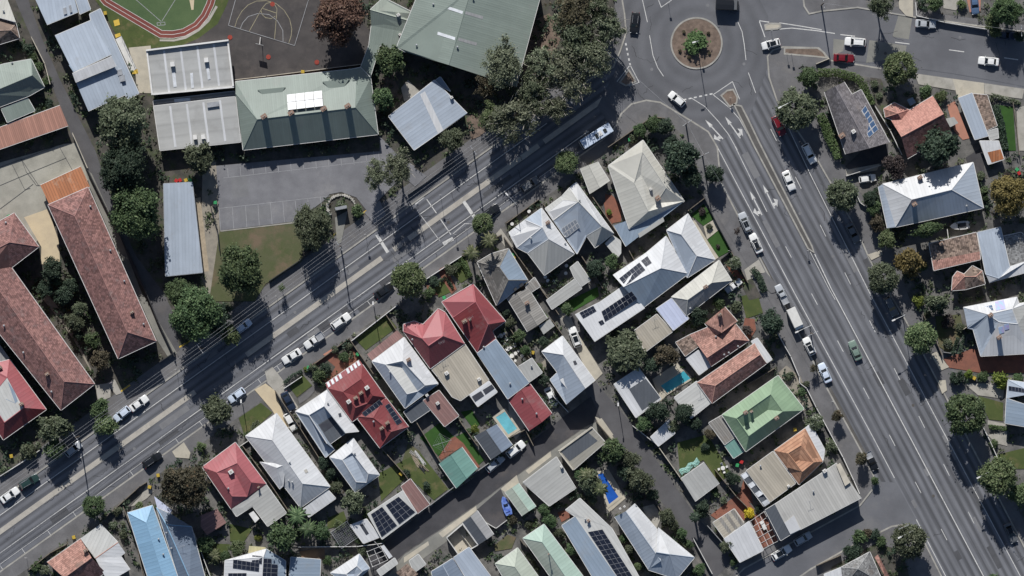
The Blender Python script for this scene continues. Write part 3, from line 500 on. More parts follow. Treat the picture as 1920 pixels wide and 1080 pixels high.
# ------------------------------------------------------------------ buildings
HOUSES = {}
def H(name, key, label, mat_, P, F, eave=3.0, pitch=24, wall='wall_cream', cat=None, ex=(), group=None, caps=True, inset=.4, gut='white_paint', base=.12):
    V = {}; raw = {}; lift = .45 if name in ('house', 'shop') else 0.0; eave += lift
    for t in P.split():
        c = t[0]; r = t[1:]; g_ = ''
        if r[0] in '^~': g_ = r[0]; r = r[1:]
        z = None
        if ':' in r: r, zz = r.split(':'); z = float(zz) + lift
        x, y = map(float, r.split(',')); x, y = K(key, x, y); raw[c] = (x, y, g_, z)
    F = [t.split('*') for t in F.split()]; faces = [t[0] for t in F]; fmn = [('r_' + t[1]) if len(t) > 1 else 'r_' + mat_ for t in F]
    tp = math.tan(R(pitch + 8 if pitch >= 20 else pitch)); hs = {'^': [], '~': []}
    for f in faces:
        for c in f:
            if raw[c][2] and raw[c][3] is None:
                for i in range(len(f)):
                    a, b = f[i], f[(i + 1) % len(f)]
                    if not raw[a][2] and not raw[b][2] and raw[a][3] is None and raw[b][3] is None:
                        p, q, o = Vector(raw[a][:2]), Vector(raw[b][:2]), Vector(raw[c][:2]); d = (q - p)
                        if d.length > 1: hs[raw[c][2]].append(abs((o - p).cross(d.normalized())) * S * tp)
    hz = {k: (sum(v) / len(v) if v else 1.2) for k, v in hs.items()}
    for c, (x, y, g_, z) in raw.items():
        V[c] = W(x, y, z if z is not None else eave + (hz[g_] if g_ else 0))
    cen = sum((Vector((v.x, v.y, 0)) for v in V.values()), Vector()) / len(V); cen.z = base
    root = thing(name, label, cat or name.replace('_', ' '), cen, 0, group)
    names = list(V); idx = {c: i for i, c in enumerate(names)}; T = .14
    vs = [V[c] - cen for c in names]; fs = []; uv = []; um = []; tri = []
    mats = []; fm = []
    for f, mn in zip(faces, fmn):
        ids = [idx[c] for c in f]; n = Vector((0, 0, 0))
        for i in range(len(ids)):
            a, b = vs[ids[i]], vs[ids[(i + 1) % len(ids)]]; n += Vector(((a.y - b.y) * (a.z + b.z), (a.z - b.z) * (a.x + b.x), (a.x - b.x) * (a.y + b.y)))
        if n.z < 0: ids.reverse(); n = -n
        n.normalize(); fs.append(tuple(ids))
        if n.z > .9995:
            e = max(((vs[ids[(i + 1) % len(ids)]] - vs[ids[i]]) for i in range(len(ids))), key=lambda q: q.length); u = Vector((-e.y, e.x, 0)).normalized()
        else: u = Vector((-n.y, n.x, 0)).normalized()
        w = n.cross(u)
        uv.append([(vs[i].dot(u) + 50, vs[i].dot(w) + 50) for i in ids])
        if mn not in mats: mats.append(mn)
        fm.append(mats.index(mn))
        for k in range(1, len(ids) - 1): tri.append((vs[ids[0]], vs[ids[k]], vs[ids[k + 1]]))
    nb = len(vs); allv = vs + [v - Vector((0, 0, T)) for v in vs]; af = list(fs); auv = [c for q in uv for c in q]; afm = list(fm)
    cnt = {}
    for fi, f in enumerate(fs):
        for i in range(len(f)):
            e = (f[i], f[(i + 1) % len(f)]); cnt.setdefault(tuple(sorted(e)), []).append((e, fi))
    bnd = [v[0] for v in cnt.values() if len(v) == 1]
    for f, m_ in zip(fs, fm): af.append(tuple(nb + i for i in reversed(f))); auv += [(0, 0)] * len(f); afm.append(m_)
    for (e, fi) in bnd: af.append((e[1], e[0], nb + e[0], nb + e[1])); auv += [(0, 0)] * 4; afm.append(fm[fi])
    link('roof', mesh('roof', allv, af, [M(x) for x in mats], afm, False, auv), root)
    # walls below the boundary, set in from the eaves
    nrm = {}
    for (e, fi) in bnd:
        d = (vs[e[1]] - vs[e[0]]); n2 = Vector((d.y, -d.x, 0))
        if n2.length > 1e-5:
            n2.normalize()
            for c in e: nrm.setdefault(c, []).append(n2)
    ins = {}
    for c, l in nrm.items():
        s_ = sum(l, Vector()); s_ = s_.normalized() if s_.length > .2 else l[0]; k = max(.45, s_.dot(l[0])); ins[c] = vs[c] - s_ * (inset / k)
    wb = MB(); gb = MB()
    for (e, fi) in bnd:
        a, b = ins[e[0]], ins[e[1]]
        wb.add([(a.x, a.y, 0), (b.x, b.y, 0), (b.x, b.y, b.z - T - .01), (a.x, a.y, a.z - T - .01)], [(0, 1, 2, 3)])
        p, q = vs[e[0]], vs[e[1]]; dz = abs(p.z - q.z)
        if (q - p).length > .6 and dz < .25 and gut:
            d = (q - p); L_ = d.length; d.normalize(); o2 = Vector((d.y, -d.x, 0)) * .055
            gb = MB(); gb.box(((p.x + q.x) / 2 + o2.x, (p.y + q.y) / 2 + o2.y, (p.z + q.z) / 2 - .07), (L_ - .02, .11, .1), math.atan2(d.y, d.x)); gb.build('gutter', M(gut), root)
    wb.build('wall', M(wall), root)
    if caps:
        cb = MB()
        for k, l in cnt.items():
            if len(l) != 2: continue
            p, q = vs[k[0]], vs[k[1]]
            if (q - p).length < .5: continue
            f1, f2 = fs[l[0][1]], fs[l[1][1]]
            c1 = sum((vs[i] for i in f1), Vector()) / len(f1); c2 = sum((vs[i] for i in f2), Vector()) / len(f2); mid = (p + q) / 2
            if (c1.z + c2.z) / 2 > mid.z - .08 : continue
            d = (q - p).normalized(); o2 = Vector((-d.y, d.x, 0)).normalized() * .11; up = Vector((0, 0, .07)); dn = Vector((0, 0, .0))
            cb.add([p + o2 + dn, q + o2 + dn, q + up, p + up, p - o2 + dn, q - o2 + dn], [(0, 3, 2, 1), (3, 4, 5, 2), (0, 4, 3), (1, 2, 5)])
        if cb.v: link('ridge_cap', mesh('ridge_cap', cb.v, cb.f, [M('cap_' + fmn[0])] if ('cap_' + fmn[0]) in MATS else [M(fmn[0])], None, False, [(0.3, .3)] * sum(len(f) for f in cb.f)), root)
    def zat(X, Y):
        best = None
        for a, b, c in tri:
            d = (b.y - c.y) * (a.x - c.x) + (c.x - b.x) * (a.y - c.y)
            if abs(d) < 1e-9: continue
            l1 = ((b.y - c.y) * (X - c.x) + (c.x - b.x) * (Y - c.y)) / d; l2 = ((c.y - a.y) * (X - c.x) + (a.x - c.x) * (Y - c.y)) / d; l3 = 1 - l1 - l2
            out = -min(l1, l2, l3, 0)
            z = l1 * a.z + l2 * b.z + l3 * c.z
            if best is None or out < best[0] - 1e-6 or (out < 1e-6 and best[0] < 1e-6 and z > best[1]): best = (out, z)
        return best[1] if best and best[0] < .6 else eave - base
    root['_e'] = 0; del root['_e']
    for x in ex: extra(root, cen, key, zat, x)
    HOUSES[label] = root
    return root
PANEL = {}
def extra(root, cen, key, zat, e):
    k = e[0]
    def loc(x, y): q = W(*K(key, x, y)) - cen; return q.x, q.y
    if k == 'ch':
        x, y = loc(e[1], e[2]); w, d, h = (e[3:] + (.9, .6, 1.3))[:3] if len(e) > 3 else (.85, .6, 1.3); z = zat(x, y)
        b = MB(); b.box((x, y, z + h / 2 - .4), (w, d, h + .8), .6); b.box((x, y, z + h + .06), (w + .16, d + .16, .12), .6)
        o = b.build('chimney', M('chimney_brick'), root); c = MB()
        for s_ in (-.2, .2): c.tube((x + s_ * .8, y + s_ * .55, z + h + .1), (x + s_ * .8, y + s_ * .55, z + h + .42), .12, .1)
        c.build('chimney_pot', M('r_tile_terra') if 0 else M('cap'), o)
    elif k == 'vent':
        x, y = loc(e[1], e[2]); z = zat(x, y); b = MB(); b.tube((x, y, z - .2), (x, y, z + .3), .13); b.lathe((x, y, z + .28), [(.14, 0), (.24, .1), (.24, .25), (.12, .36), (.02, .38)], 10); b.build('roof_vent', M('galv'), root)
    elif k == 'ac':
        x, y = loc(e[1], e[2]); z = zat(x, y); s_ = e[3] if len(e) > 3 else 1.0
        b = MB(); b.box((x, y, z + .45), (s_, s_ * .9, .9), .6, taper=.86); b.box((x, y, z - .1), (s_ * .8, s_ * .7, .5), .6); o = b.build('cooler_unit', M('white_paint'), root); c = MB(); c.box((x, y, z + .91), (s_ * .5, s_ * .45, .04), .6); c.build('cooler_lid', M('cap'), o)
    elif k == 'ant':
        x, y = loc(e[1], e[2]); z = zat(x, y); b = MB(); b.tube((x, y, z - .1), (x, y, z + 1.6), .03, n=5); b.tube((x - .7, y - .3, z + 1.5), (x + .7, y + .3, z + 1.5), .02, n=4)
        for t in (-.6, -.3, 0, .3, .6): b.tube((x + t - .15, y + t * .43 + .35, z + 1.5), (x + t + .15, y + t * .43 - .35, z + 1.5), .015, n=4)
        b.build('antenna', M('galv'), root)
    elif k == 'sky' or k == 'mat':
        p = [loc(*map(float, t.split(','))) for t in e[1].split()]; h = .1 if k == 'sky' else .03
        n = len(p); v = [(x, y, zat(x, y) + h) for x, y in p] + [(x, y, zat(x, y) - .02) for x, y in p]
        a = sum(p[i][0] * p[(i + 1) % n][1] - p[(i + 1) % n][0] * p[i][1] for i in range(n)); ids = list(range(n)) if a > 0 else list(range(n - 1, -1, -1))
        f = [tuple(ids)] + [(ids[i], ids[i] + n, ids[(i + 1) % n] + n, ids[(i + 1) % n]) for i in range(n)]
        link('skylight' if k == 'sky' else 'roof_mat', mesh('x', v, f, [M(e[2] if len(e) > 2 else 'skylight')], None, False, [(v[i][0], v[i][1]) for q in f for i in q]), root)
    elif k == 'box':
        p = [loc(*map(float, t.split(','))) for t in e[1].split()]; z = sum(zat(*q) for q in p) / len(p); b = MB(); b.prism(p, z - .5, z + e[2]); b.build(e[4] if len(e) > 4 else 'roof_box', M(e[3]), root)
    elif k == 'sol':
        p = [loc(*map(float, t.split(','))) for t in e[1].split()]; nu, nv = e[2], e[3]; gm = e[4] if len(e) > 4 else 'panel_glass'
        zf = e[5] if len(e) > 5 else None
        c = [Vector((x, y, (zat(x, y) if zf is None else zf(x, y)) + .12)) for x, y in p]
        def bil(u, w): return (c[0] * (1 - u) + c[1] * u) * (1 - w) + (c[3] * (1 - u) + c[2] * u) * w
        for i in range(nu):
            for j in range(nv):
                g_ = .012 if gm == 'panel_glass' else .02; q = [bil((i + a) / nu, (j + b) / nv) for a, b in ((g_, g_), (1 - g_, g_), (1 - g_, 1 - g_), (g_, 1 - g_))]; mid = sum(q, Vector()) / 4
                if (q[1] - q[0]).cross(q[2] - q[1]).z < 0: q.reverse()
                inn = [mid + (a - mid) * (.955 if gm == 'panel_glass' else .9) + Vector((0, 0, .004)) for a in q]; lo = [a - Vector((0, 0, .05)) for a in q]
                v = [a - mid for a in q + inn + lo]
                f = [(4, 5, 6, 7)] + [(a, (a + 1) % 4, 4 + (a + 1) % 4, 4 + a) for a in range(4)] + [(8 + a, 8 + (a + 1) % 4, (a + 1) % 4, a) for a in range(4)]
                link('solar_panel', mesh('solar_panel', v, f, [M(gm), M('panel_frame' if gm == 'panel_glass' else 'white_paint')], [0] + [1] * 8), root, mid)
U = "abqp bcsq dcswr aprd pqv pvwr qswv"        # roof round a sunken valley, open ridge front
O = "abqp bcsq cdrs daipr".replace('i', '') + " pqwv vwsr qsw pvr"   # four slopes round a valley
# ---- school, top left
H('house', '00', 'pale cream low-pitched roof in the top left corner', 'cream', "a-80,-90:3 b35,-80:3 c128,165:4 d-80,108:4", "abcd", ex=(('vent', 40, 85),))
H('house', '00', 'weathered grey-brown tiled roof below the cream corner roof', 'tile_brown', "a-80,112 b126,174 c152,282 d-80,352 e^-80,232 f^92,226", "abfe bcf cdef", eave=3)
H('house', '00', 'sage green hip-roofed house left of the school lane', 'schoolgreen', "a-80,500 b45,465 c235,432 d332,635 e215,700 f-80,810 g^-80,690 h^250,552 i18,792:2.7 j212,715:2.7 k262,803:2.5 l62,888:2.5", "abchg cdh defgh ijkl", ex=(('vent', 100, 460),))
H('covered_parking', '00', 'long terracotta-ribbed carport roof beside the concrete yard', 'copperband', "a-80,955:2.6 b440,765:2.6 c502,912:3.2 d-80,1112:3.2", "abcd", wall='wall_cream', cat='carport')
H('school_building', '00', 'pale blue-grey school block at the top edge by the lane', 'zinc', "a240,-60:5 b535,-60:5 c578,95:5.4 d355,187:5.4 e632,-20:4.6 f667,75:4.6 g590,110:4.6 h545,-40:4.6", "abcd hefg", ex=(('box', "470,70 492,62 500,108 478,115", .4, 'galv', 'roof_duct'), ('box', "512,50 528,44 538,95 522,102", .4, 'galv', 'roof_duct')))
H('school_building', '00', 'pale blue-grey school block with a stepped clerestory strip', 'zinc', "a410,265:4.6 b668,155:4.6 c820,400:5.6 d545,530:5.6 e658,108:4.2 f735,70:4.2 g1015,680:4.2 h935,720:4.2 i915,692:4.6 j650,808:4.6 k540,540:6.4 l822,418:6.4 m856,482:6.1 n562,602:6.1 o562,600:4.9 p855,480:4.9 q668,156:4.25 r912,690:4.25", "abcd*bluegrey klmn*white opij efghrq".replace('*bluegrey', ''), eave=4.6, ex=(('box', "855,515 890,505 900,545 865,555", .5, 'galv', 'roof_duct'), ('box', "870,560 910,545 918,590 880,600", .5, 'galv', 'roof_duct'), ('mat', "512,478 792,350 820,402 545,528", 'r_bluegrey')))
H('school_building', None, 'flat grey school block with white parapet beside the dark court', 'membrane', "a279,97:5 b430,78:5 c440,165:4.7 d288,178:4.7", "abcd", wall='wall_white', caps=False, ex=(('box', "322,119 330,118 331,126 323,127", 1.1, 'white_paint', 'roof_hatch'), ('box', "385,111 393,110 394,118 386,119", 1.1, 'white_paint', 'roof_hatch'), ('sky', "359,139 364,138 366,166 361,167"), ('mat', "308,96 312,96 322,174 318,175", 'r_white'), ('mat', "339,92 343,92 353,170 349,171", 'r_white'), ('mat', "370,88 374,88 384,166 380,167", 'r_white'), ('mat', "401,84 405,84 415,162 411,163", 'r_white'), ('sky', "325,137 331,136 334,164 328,165"), ('sky', "389,129 394,128 397,150 392,151"), ('box', "277,95 431,76 431,79 277,98", .75, 'white_paint', 'parapet'), ('box', "277,98 280,98 290,179 287,180", .55, 'white_paint', 'parapet'), ('box', "287,177 441,163 441,166 287,180", .5, 'white_paint', 'parapet'), ('box', "428,79 431,79 441,163 438,163", .5, 'white_paint', 'parapet')))
H('school_building', None, 'lower flat grey school block with rooftop plant, south of the parapet block', 'membrane', "a290,200:3.8 b443,182:3.8 c453,267:3.6 d302,283:3.6 e289,190:3.2 f441,172:3.2 g443,181:3.2 h290,199:3.2", "abcd efgh*oldtin", caps=False, ex=(('box', "364,255 371,254 372,262 365,263", .9, 'white_paint', 'roof_hatch'), ('box', "379,254 386,253 387,261 380,262", .9, 'white_paint', 'roof_hatch'), ('box', "390,194 412,191 413,200 391,203", .5, 'galv', 'roof_plant'), ('box', "383,256 387,256 388,262 384,262", .7, 'white_paint', 'roof_hatch'), ('sky', "328,187 358,184 359,190 329,193"), ('mat', "319,200 323,200 333,276 329,277", 'r_white'), ('mat', "350,196 354,196 364,272 360,273", 'r_white'), ('mat', "381,193 385,193 395,269 391,270", 'r_white'), ('mat', "412,189 416,189 426,265 422,266", 'r_white')))
zs0 = lambda x, y: 6.1 + .079 * (x) - .494 * (y + 1.0)
H('school_building', '10', 'large sage green hipped school hall with four chimneys', 'schoolgreen', "a243,594:3.6 b1080,505:3.6 c1145,492:3.6 d1218,568:3.6 e1272,975:3.4 f298,1088:3.4 g245,680:4.3 h1120,575:4.3 p405,870:7.1 q1112,785:7.1", "abchqpg*schoolgreen cdeqh eqpf fpga".replace('*schoolgreen', ''), eave=3.6, wall='wall_brick', ex=(
    ('ch', 455, 850, 1.2, .8, 1.8), ('ch', 650, 825, 1.2, .8, 1.8), ('ch', 885, 795, 1.2, .8, 1.8), ('ch', 1056, 775, 1.2, .8, 1.8), ('sol', "615,690 870,660 880,775 625,805", 4, 2, 'panel_blue', lambda x, y: 6.4 + .055 * (x + 2.05) - .475 * (y + .58)), ('box', "405,655 605,636 515,766", .15, 'r_schoolgreen', 'roof_cricket'), ('box', "872,596 1066,576 980,708", .15, 'r_schoolgreen', 'roof_cricket')))
H('school_building', '20', 'largest sage green school roof running off the top edge', 'schoolgreen', "a5,383 b-60,350 c110,-70 d990,-70 e800,636 f^318,481 g^480,-70", "abcgf gdef", eave=5.5, pitch=13, wall='wall_brick', ex=(('mat', "295,52 420,95 415,115 290,72", 'skylight'), ('mat', "238,240 365,283 360,303 234,262", 'skylight'), ('mat', "440,95 565,130 560,152 435,115", 'r_grey'), ('mat', "388,285 520,320 515,342 383,305", 'r_grey'), ('vent', 380, 352), ('vent', 493, 5), ('vent', 85, 335), ('vent', 205, 42)))
H('school_building', '10', 'sage green covered walkway linking the school roofs', 'schoolgreen', "a1215,78:4.6 b1310,-10:4.6 c1545,108:4.6 d1528,165:3.8 e1222,190:3.2 f1485,240:3.2 g1465,385:3 h1285,330:3 i1215,560:3 j1145,492:3 k1205,330:3", "abcd*palegreen adfe efghk khij", wall='wall_grey', ex=(('ac', 1418, 115, .8), ('ac', 1428, 255, .6), ('ac', 1480, 235, .8)))
H('portable_classroom', None, 'square silver-white roof set diagonally beside the eucalypts', 'zinc', "a815,151:3.2 b876,213:3.2 c777,282:3.0 d729,219:3.0 e812,155:2.9 f826,145:2.9 g845,172:2.9", "abcd efg*bluegrey", caps=False, ex=(('ac', 847, 184, .7), ('mat', "788,178 797,172 832,245 822,252", 'r_white')), wall='wall_grey')  # blue-grey triangle paints a shaded facet of the same roof
H('bike_shelter', None, 'long pale metal shelter roof under the dark trees', 'zinc', "a308,345:2.9 b362,342:2.9 c381,511:2.7 d312,518:2.7", "abcd", cat='shelter', caps=False, gut='galv')
# ---- flats and houses on the left
H('lean_to', '01', 'rusty corrugated lean-to at the end of the tiled flats', 'rust', "a300,300:3.2 b592,165:3.2 c660,312:3.9 d367,437:3.9", "abcd", cat='shed')
H('apartment_building', None, 'long mottled pink tiled block of flats beside the lane', 'tile_pink', "a95,385 b170,352 c297,639 d226,672 m^147,406 n^245,622", "abm bcnm cdn damn", eave=7.2, pitch=24, wall='wall_brick', cat='flats', ex=(('ch', 253, 585, .7, .5, .9), ('vent', 175, 388), ('vent', 212, 470), ('vent', 238, 527), ('vent', 274, 607)))
H('apartment_building', None, 'long two-tone tiled block of flats leaving the left edge', 'tile_pink', "a32,400 b78,463 c27,502 e182,719 f119,768 g-40,570 h-40,440 m^25,455 i^-40,490 n^127,714 o^-18,510 j-40,540", "abm bcm amih mcoi ceno efn fgon", eave=6.8, pitch=22, wall='wall_brick', cat='flats', ex=(('ch', 95, 700, .8, .6, .9), ('vent', 14, 610), ('vent', 50, 660), ('vent', 102, 733), ('vent', 17, 418)))
H('house', '02', 'red-roofed house with a white inner roof at the lower left edge', 'redpale', "a80,515 b345,876 c35,1095 d-90,900 e-90,560 m^70,640 n^190,862 o^50,968 p^-60,800", "abnm bcon*maroon cdpo*red daemp mnop*offwhite".replace('daemp', 'deamp'), eave=3.2, pitch=26, ex=(('ch', 15, 575), ('ch', 175, 835), ('mat', "0,660 75,672 160,800 130,830 60,800", 'r_bluegrey')))  # maroon and red paint the shaded slopes, redpale the lit one
H('shed', '02', 'plain grey concrete roof at the left edge beside the flats', 'grey', "a-60,420:2.6 b0,400:2.6 c78,508:2.6 d-60,585:2.6", "abcd", gut=None)
# ---- south side of the street, from the left
H('house', '03', 'terracotta tiled house with cream and white rear roofs at lower left', 'tile_terra', "a350,975 b592,805 c772,1050 d520,1210 m^480,1082 n^678,938 e735,700:2.9 f862,832:3.1 g700,946:3.5 h595,800:3.3 i912,905:2.8 j880,930:2.8 k948,1028:2.8 l790,1120:3.2", "abnm cdmn*tile_pink bcn hefg*offwhite gfijkl*white".replace(' bcn', ''), ex=(('ch', 635, 885),))  # darker tile_pink paints the shaded south slope
H('house', '03', 'long blue metal roof with a white ridge line at lower left', 'blue', "a930,618 b1110,563 c1300,1100:3.4 d1085,1110 m^1070,686 n^1200,1105 e1140,580:3.5 f1250,630:3.5 g1392,718 h1490,1085 i1305,1105:3.4 j~1215,700 k~1385,1090", "abm bcnm damn dcn".replace(' dcn', '') + " efgj*slateblue ejki*slateblue jghk*slateblue", eave=3.2, pitch=22, ex=(('vent', 1158, 805), ('vent', 1215, 760), ('vent', 1250, 872), ('vent', 1192, 915), ('ant', 1328, 855), ('mat', "1335,1080 1355,1010 1480,1080", 'r_charcoal')))
H('awning', '03', 'white sheet awning against the blue roof under the rusty tree', 'lilac', "a1120,500:2.5 b1248,600:2.5 c1238,632:2.6 d1142,582:2.6", "abcd", gut=None)
H('house', '13', 'pink-red hipped house with a square white roof cooler', 'redpale', "a3,288 b242,110 c465,410 d212,592 p^110,325 q^258,258 r^222,497 s^360,397 v248,345:3.9 w328,500:3.4", U, pitch=27, ex=(('ac', 213, 322, 1.1), ('vent', 195, 440), ('ch', 412, 432, .3, .3, .8)))
H('house', '13', 'plain grey rear extension below the pink-red hipped house', 'greylight', "a215,592:3 b465,415:3 c610,620:2.8 d475,716:2.8 e365,570:2.9 f250,645:2.8", "abcdef".replace('abcdef', 'abcde aef'), cat='extension', ex=(('box', "340,625 372,605 415,660 385,690", .5, 'white_paint', 'roof_hatch'),))
H('awning', '13', 'faded pink patio roof below the rusty autumn tree', 'oldred', "a-10,640:2.5 b110,590:2.5 c175,692:2.4 d35,782:2.4 e-10,720:2.4", "abcde", gut=None)
H('house', '13', 'largest white gabled house in the lower street row', 'white', "a315,65 b540,-100 c926,430 d712,582 m^512,92 n^730,405 e420,250:3.2 x~608,266:4.9 k~545,292:4.9 y590,425:3.9 g565,448:3.2 h730,592:2.8 i908,450:2.8 j966,515:2.6 l772,650:2.6", "abm bcnm cdn damn exk ekg kxyg hijl", eave=3.1, pitch=24, ex=(('vent', 628, 385), ('vent', 655, 395), ('sky', "738,310 756,300 770,322 752,332", 'cap'), ('vent', 638, 250)))
H('house', '12', 'white roofed house around a dark glazed courtyard', 'zinc', "a675,890 b905,735 c1132,1037 d893,1222 e958,1165 p^775,915 q^885,850 r^905,1120 s^1040,1045 v838,985:3.2 w945,920:3.2 x1030,1050:3.1 y925,1125:3.1", "abqp*white bcsq*white apred pqwv pvyr qwxs vwxy*charcoal ryx".replace(' ryx', ''), pitch=22, ex=(('mat', "845,990 940,928 975,975 885,1040", 'glass_roof'), ('vent', 912, 830), ('sky', "985,905 1003,900 1010,925 992,930", 'glass_roof')))  # one white roof: zinc colours its shaded slopes, white the lit ones
H('house', '13', 'small white pyramid-roofed house behind the glazed courtyard', 'zinc', "a922,218 b1092,80 c1282,345 d1107,472 p^1015,236 q^1085,180 r^1115,395 s^1202,335 v1090,200:3.6 w1188,400:3.3", U.replace('abqp', 'abqp*white').replace('bcsq', 'bcsq*white'), eave=2.9, pitch=24, ex=(('vent', 1105, 190),))  # white paints the sunlit front slopes, zinc the shaded rest
H('house', '12', 'dark red many-gabled house with solar panels and white coolers', 'maroon', "a905,722 b1160,552 c1328,790 d1085,965 p^1020,748 q^1150,655 r^1110,862 s^1235,775 v1150,790:4.1 w1195,830:4 e1110,925:3.2 f1325,785:3.2 g1492,1000:3.2 h1285,1155:3.2 m~1240,935 n~1365,1035 i893,690:2.8 j1135,520:2.8", U + " efnm fgn ghmn hem".replace('efnm', 'efm').replace('fgn', 'fgnm').replace('ghmn', 'ghn').replace('hem', 'hemn') + " ijba*red", eave=3.3, pitch=27, ex=(
    ('sol', "1155,900 1282,803 1308,838 1180,927", 5, 1), ('sol', "1320,850 1352,830 1447,965 1408,988", 1, 5), ('ac', 1062, 818, 1.0), ('ac', 1193, 718, 1.0), ('ch', 1150, 755), ('ch', 1112, 790), ('ch', 1340, 970), ('ch', 1300, 1008), ('vent', 1240, 962)) + tuple(('sky', "%d,%d %d,%d %d,%d %d,%d" % (x, y, x + 15, y - 11, x + 30, y + 20, x + 14, y + 31)) for x, y in ((900, 686), (929, 666), (957, 646), (985, 627), (1040, 588), (1066, 569), (1092, 551), (1116, 534))))
H('house', None, 'white hip roof with a sunken valley beside the striped-verandah red house', 'zinc', "a698,677 b758,632 c822,719 d760,765 p^724,683 q^756,676 r^764,738 s^798,722 v750,683:3.6 w784,733:3.3", U.replace('abqp', 'abqp*white').replace('bcsq', 'bcsq*white').replace('pvwr', 'pvwr*offwhite'), pitch=25, ex=(('ch', 767, 674), ('vent', 732, 697)))  # slope colours follow sunlight: white and offwhite lit, zinc shaded
H('verandah', None, 'faded timber verandah strip fronting the white valley-roofed house', 'oldred', "a689,664:2.8 b745,619:2.8 c757,631:3.0 d698,676:3.0", "abcd", gut=None)
H('shed', '22', 'brick red sheet shed behind the white valley-roofed house', 'oldred', "a130,812:2.8 b245,738:2.8 c388,922:2.6 d285,1000:2.6", "abcd", ex=(('ac', 235, 832, .8), ('ac', 158, 773, .7)))
H('verandah', '22', 'dark verandah roof behind the white valley-roofed house', 'charcoal', "a-10,895:2.6 b130,792:2.6 c188,875:2.5 d45,972:2.5", "abcd")
H('house', '22', 'pink-red hip roof beside the big round street tree', 'redpale', "a-12,262 b65,238 c130,262 d240,148 e290,175 f430,402 g182,582 h-12,312 m^125,362 n^275,345 o^172,415", "cdenom efn fgon*red hmog*red abcmh", eave=3.2, pitch=28, ex=(('ant', 265, 390), ('vent', 53, 370)))  # red paints the shaded slopes of the redpale roof
H('house', '22', 'cream ribbed rear extension with skylight frame above the pool', 'beige', "a190,585:3 b432,405:3 c605,665:2.8 d400,812:2.8 e340,785:2.8 f235,640:2.9 g465,770:3.3 h605,670:3.3 i665,750:3.2 j525,855:3.2", "abcdef ghij*white", cat='extension', ex=(('ac', 300, 615, .9), ('ac', 535, 658, .8), ('sky', "482,782 548,742 570,775 505,820", 'glass_roof'), ('sky', "560,735 625,695 645,722 580,768", 'glass_roof'), ('ant', 270, 530)))
H('house', '22', 'bright pink-fronted red roof with a tall chimney, mid street', 'red', "a265,100 b490,-30 c725,240 d630,310 e655,365 f520,465 g345,215 m^510,100 n^600,262", "abmg*redpale bcdnm gmnf*maroon ndef", eave=3.3, pitch=27, ex=(('ch', 430, 238, 1, .7, 2.2), ('ant', 470, 215), ('ch', 470, 228, .4, .4, .9), ('vent', 568, 425)))  # one red roof: lit front in redpale, shaded west slope in maroon
H('house', '22', 'blue-grey sheet roof behind the bright pink-fronted house', 'bluegrey', "a520,470:3.4 b655,370:3.4 c895,682:3.2 d740,800:3.2 e820,565:3 f915,505:3 g990,610:2.9 h890,682:2.9", "abcd efgh*greylight", cat='extension', ex=(('vent', 757, 688), ('vent', 912, 562)))
H('garage', '22', 'dark red gabled garage at the corner of the dark laneway', 'red', "a740,802 b900,688 c1060,905 d895,1030 e^838,735 f^985,968", "aefd ebcf", pitch=15, ex=(('vent', 845, 800), ('vent', 948, 905)))
H('house', '21', 'patchy slate and silver hip roof shaded by two palms', 'slate', "a520,855 b620,795 c745,757 d885,985 e660,1168 f^680,890 g^745,985", "abcf cdgf*bluegrey deg*bluegrey eafg", pitch=25, ex=(('box', "780,1048 800,1035 810,1052 790,1065", .3, 'metal_dark', 'roof_box'), ('box', "822,1018 845,1003 855,1022 832,1036", .3, 'metal_dark', 'roof_box')))
H('shed', None, 'weathered grey corrugated shed behind the slate roof', 'oldtin', "a950,558 b990,540 c1026,597 d989,622 e^969,549 f^1008,610 g985,536:2.8 h1002,520:2.8 i1013,537:2.7 j991,551:2.7", "aefd ebcf ghij", pitch=14, eave=2.7, ex=(('ch', 988, 568),))
H('shed', None, 'small pale corrugated lean-to next to the white modern house', 'greylight', "a1010,611:2.4 b1031,598:2.4 c1040,611:2.3 d1019,627:2.3", "abcd", gut=None)
H('house', '22', 'white modern gabled house at the bend of the laneway', 'white', "a985,458 b1135,345 c1370,668 d1165,838 e1045,660 f1098,608 m^1140,480 n^1300,722 g1120,662:5.2 h1185,632:5.2 i1222,650:5.2 j1185,740:5.2", "abm bcnm amndef*zinc ghij", eave=4.2, pitch=26, wall='wall_white', ex=(('sky', "1210,528 1228,520 1242,548 1222,556", 'glass_roof'), ('sky', "1160,598 1175,590 1185,612 1170,620", 'glass_roof'), ('mat', "1152,742 1228,702 1240,738 1190,780", 'r_charcoal')))  # zinc paints the shaded west slope; charcoal sheet stands for a dark balcony opening
H('garage', '23', 'charcoal gabled garage between the aqua pool and the laneway', 'charcoal', "a500,65 b660,-20 c775,130 d620,237 e^582,22 f^695,185", "aefd ebcf*slateblue", pitch=14, eave=2.7)
H('shed', '23', 'teal green gabled shed backing onto the dark laneway', 'teal', "a245,265 b410,145 c522,300 d370,442 e^330,203 f^445,372", "aefd ebcf", pitch=14, eave=2.6)
H('garage', None, 'flat white garage roof covered with two solar arrays', 'offwhite', "a690,963:3 b756,919:3 c782,961:2.8 d717,1010:2.8", "abcd", caps=False, ex=(('sol', "696,963 717,949 745,984 716,1006", 3, 5), ('sol', "724,946 748,930 779,959 749,982", 3, 4)), wall='wall_white')
H('shed', None, 'small white skillion shed left of the solar garage', 'white', "a657,984:2.4 b688,972:2.4 c713,1006:2.3 d682,1018:2.3", "abcd", ex=(('sky', "675,983 681,981 692,999 687,1002", 'glass_roof'),))
H('shed', None, 'rusty pink skillion shed right of the solar garage', 'oldred', "a752,911:2.5 b770,897:2.5 c806,945:2.4 d783,962:2.4", "abcd")
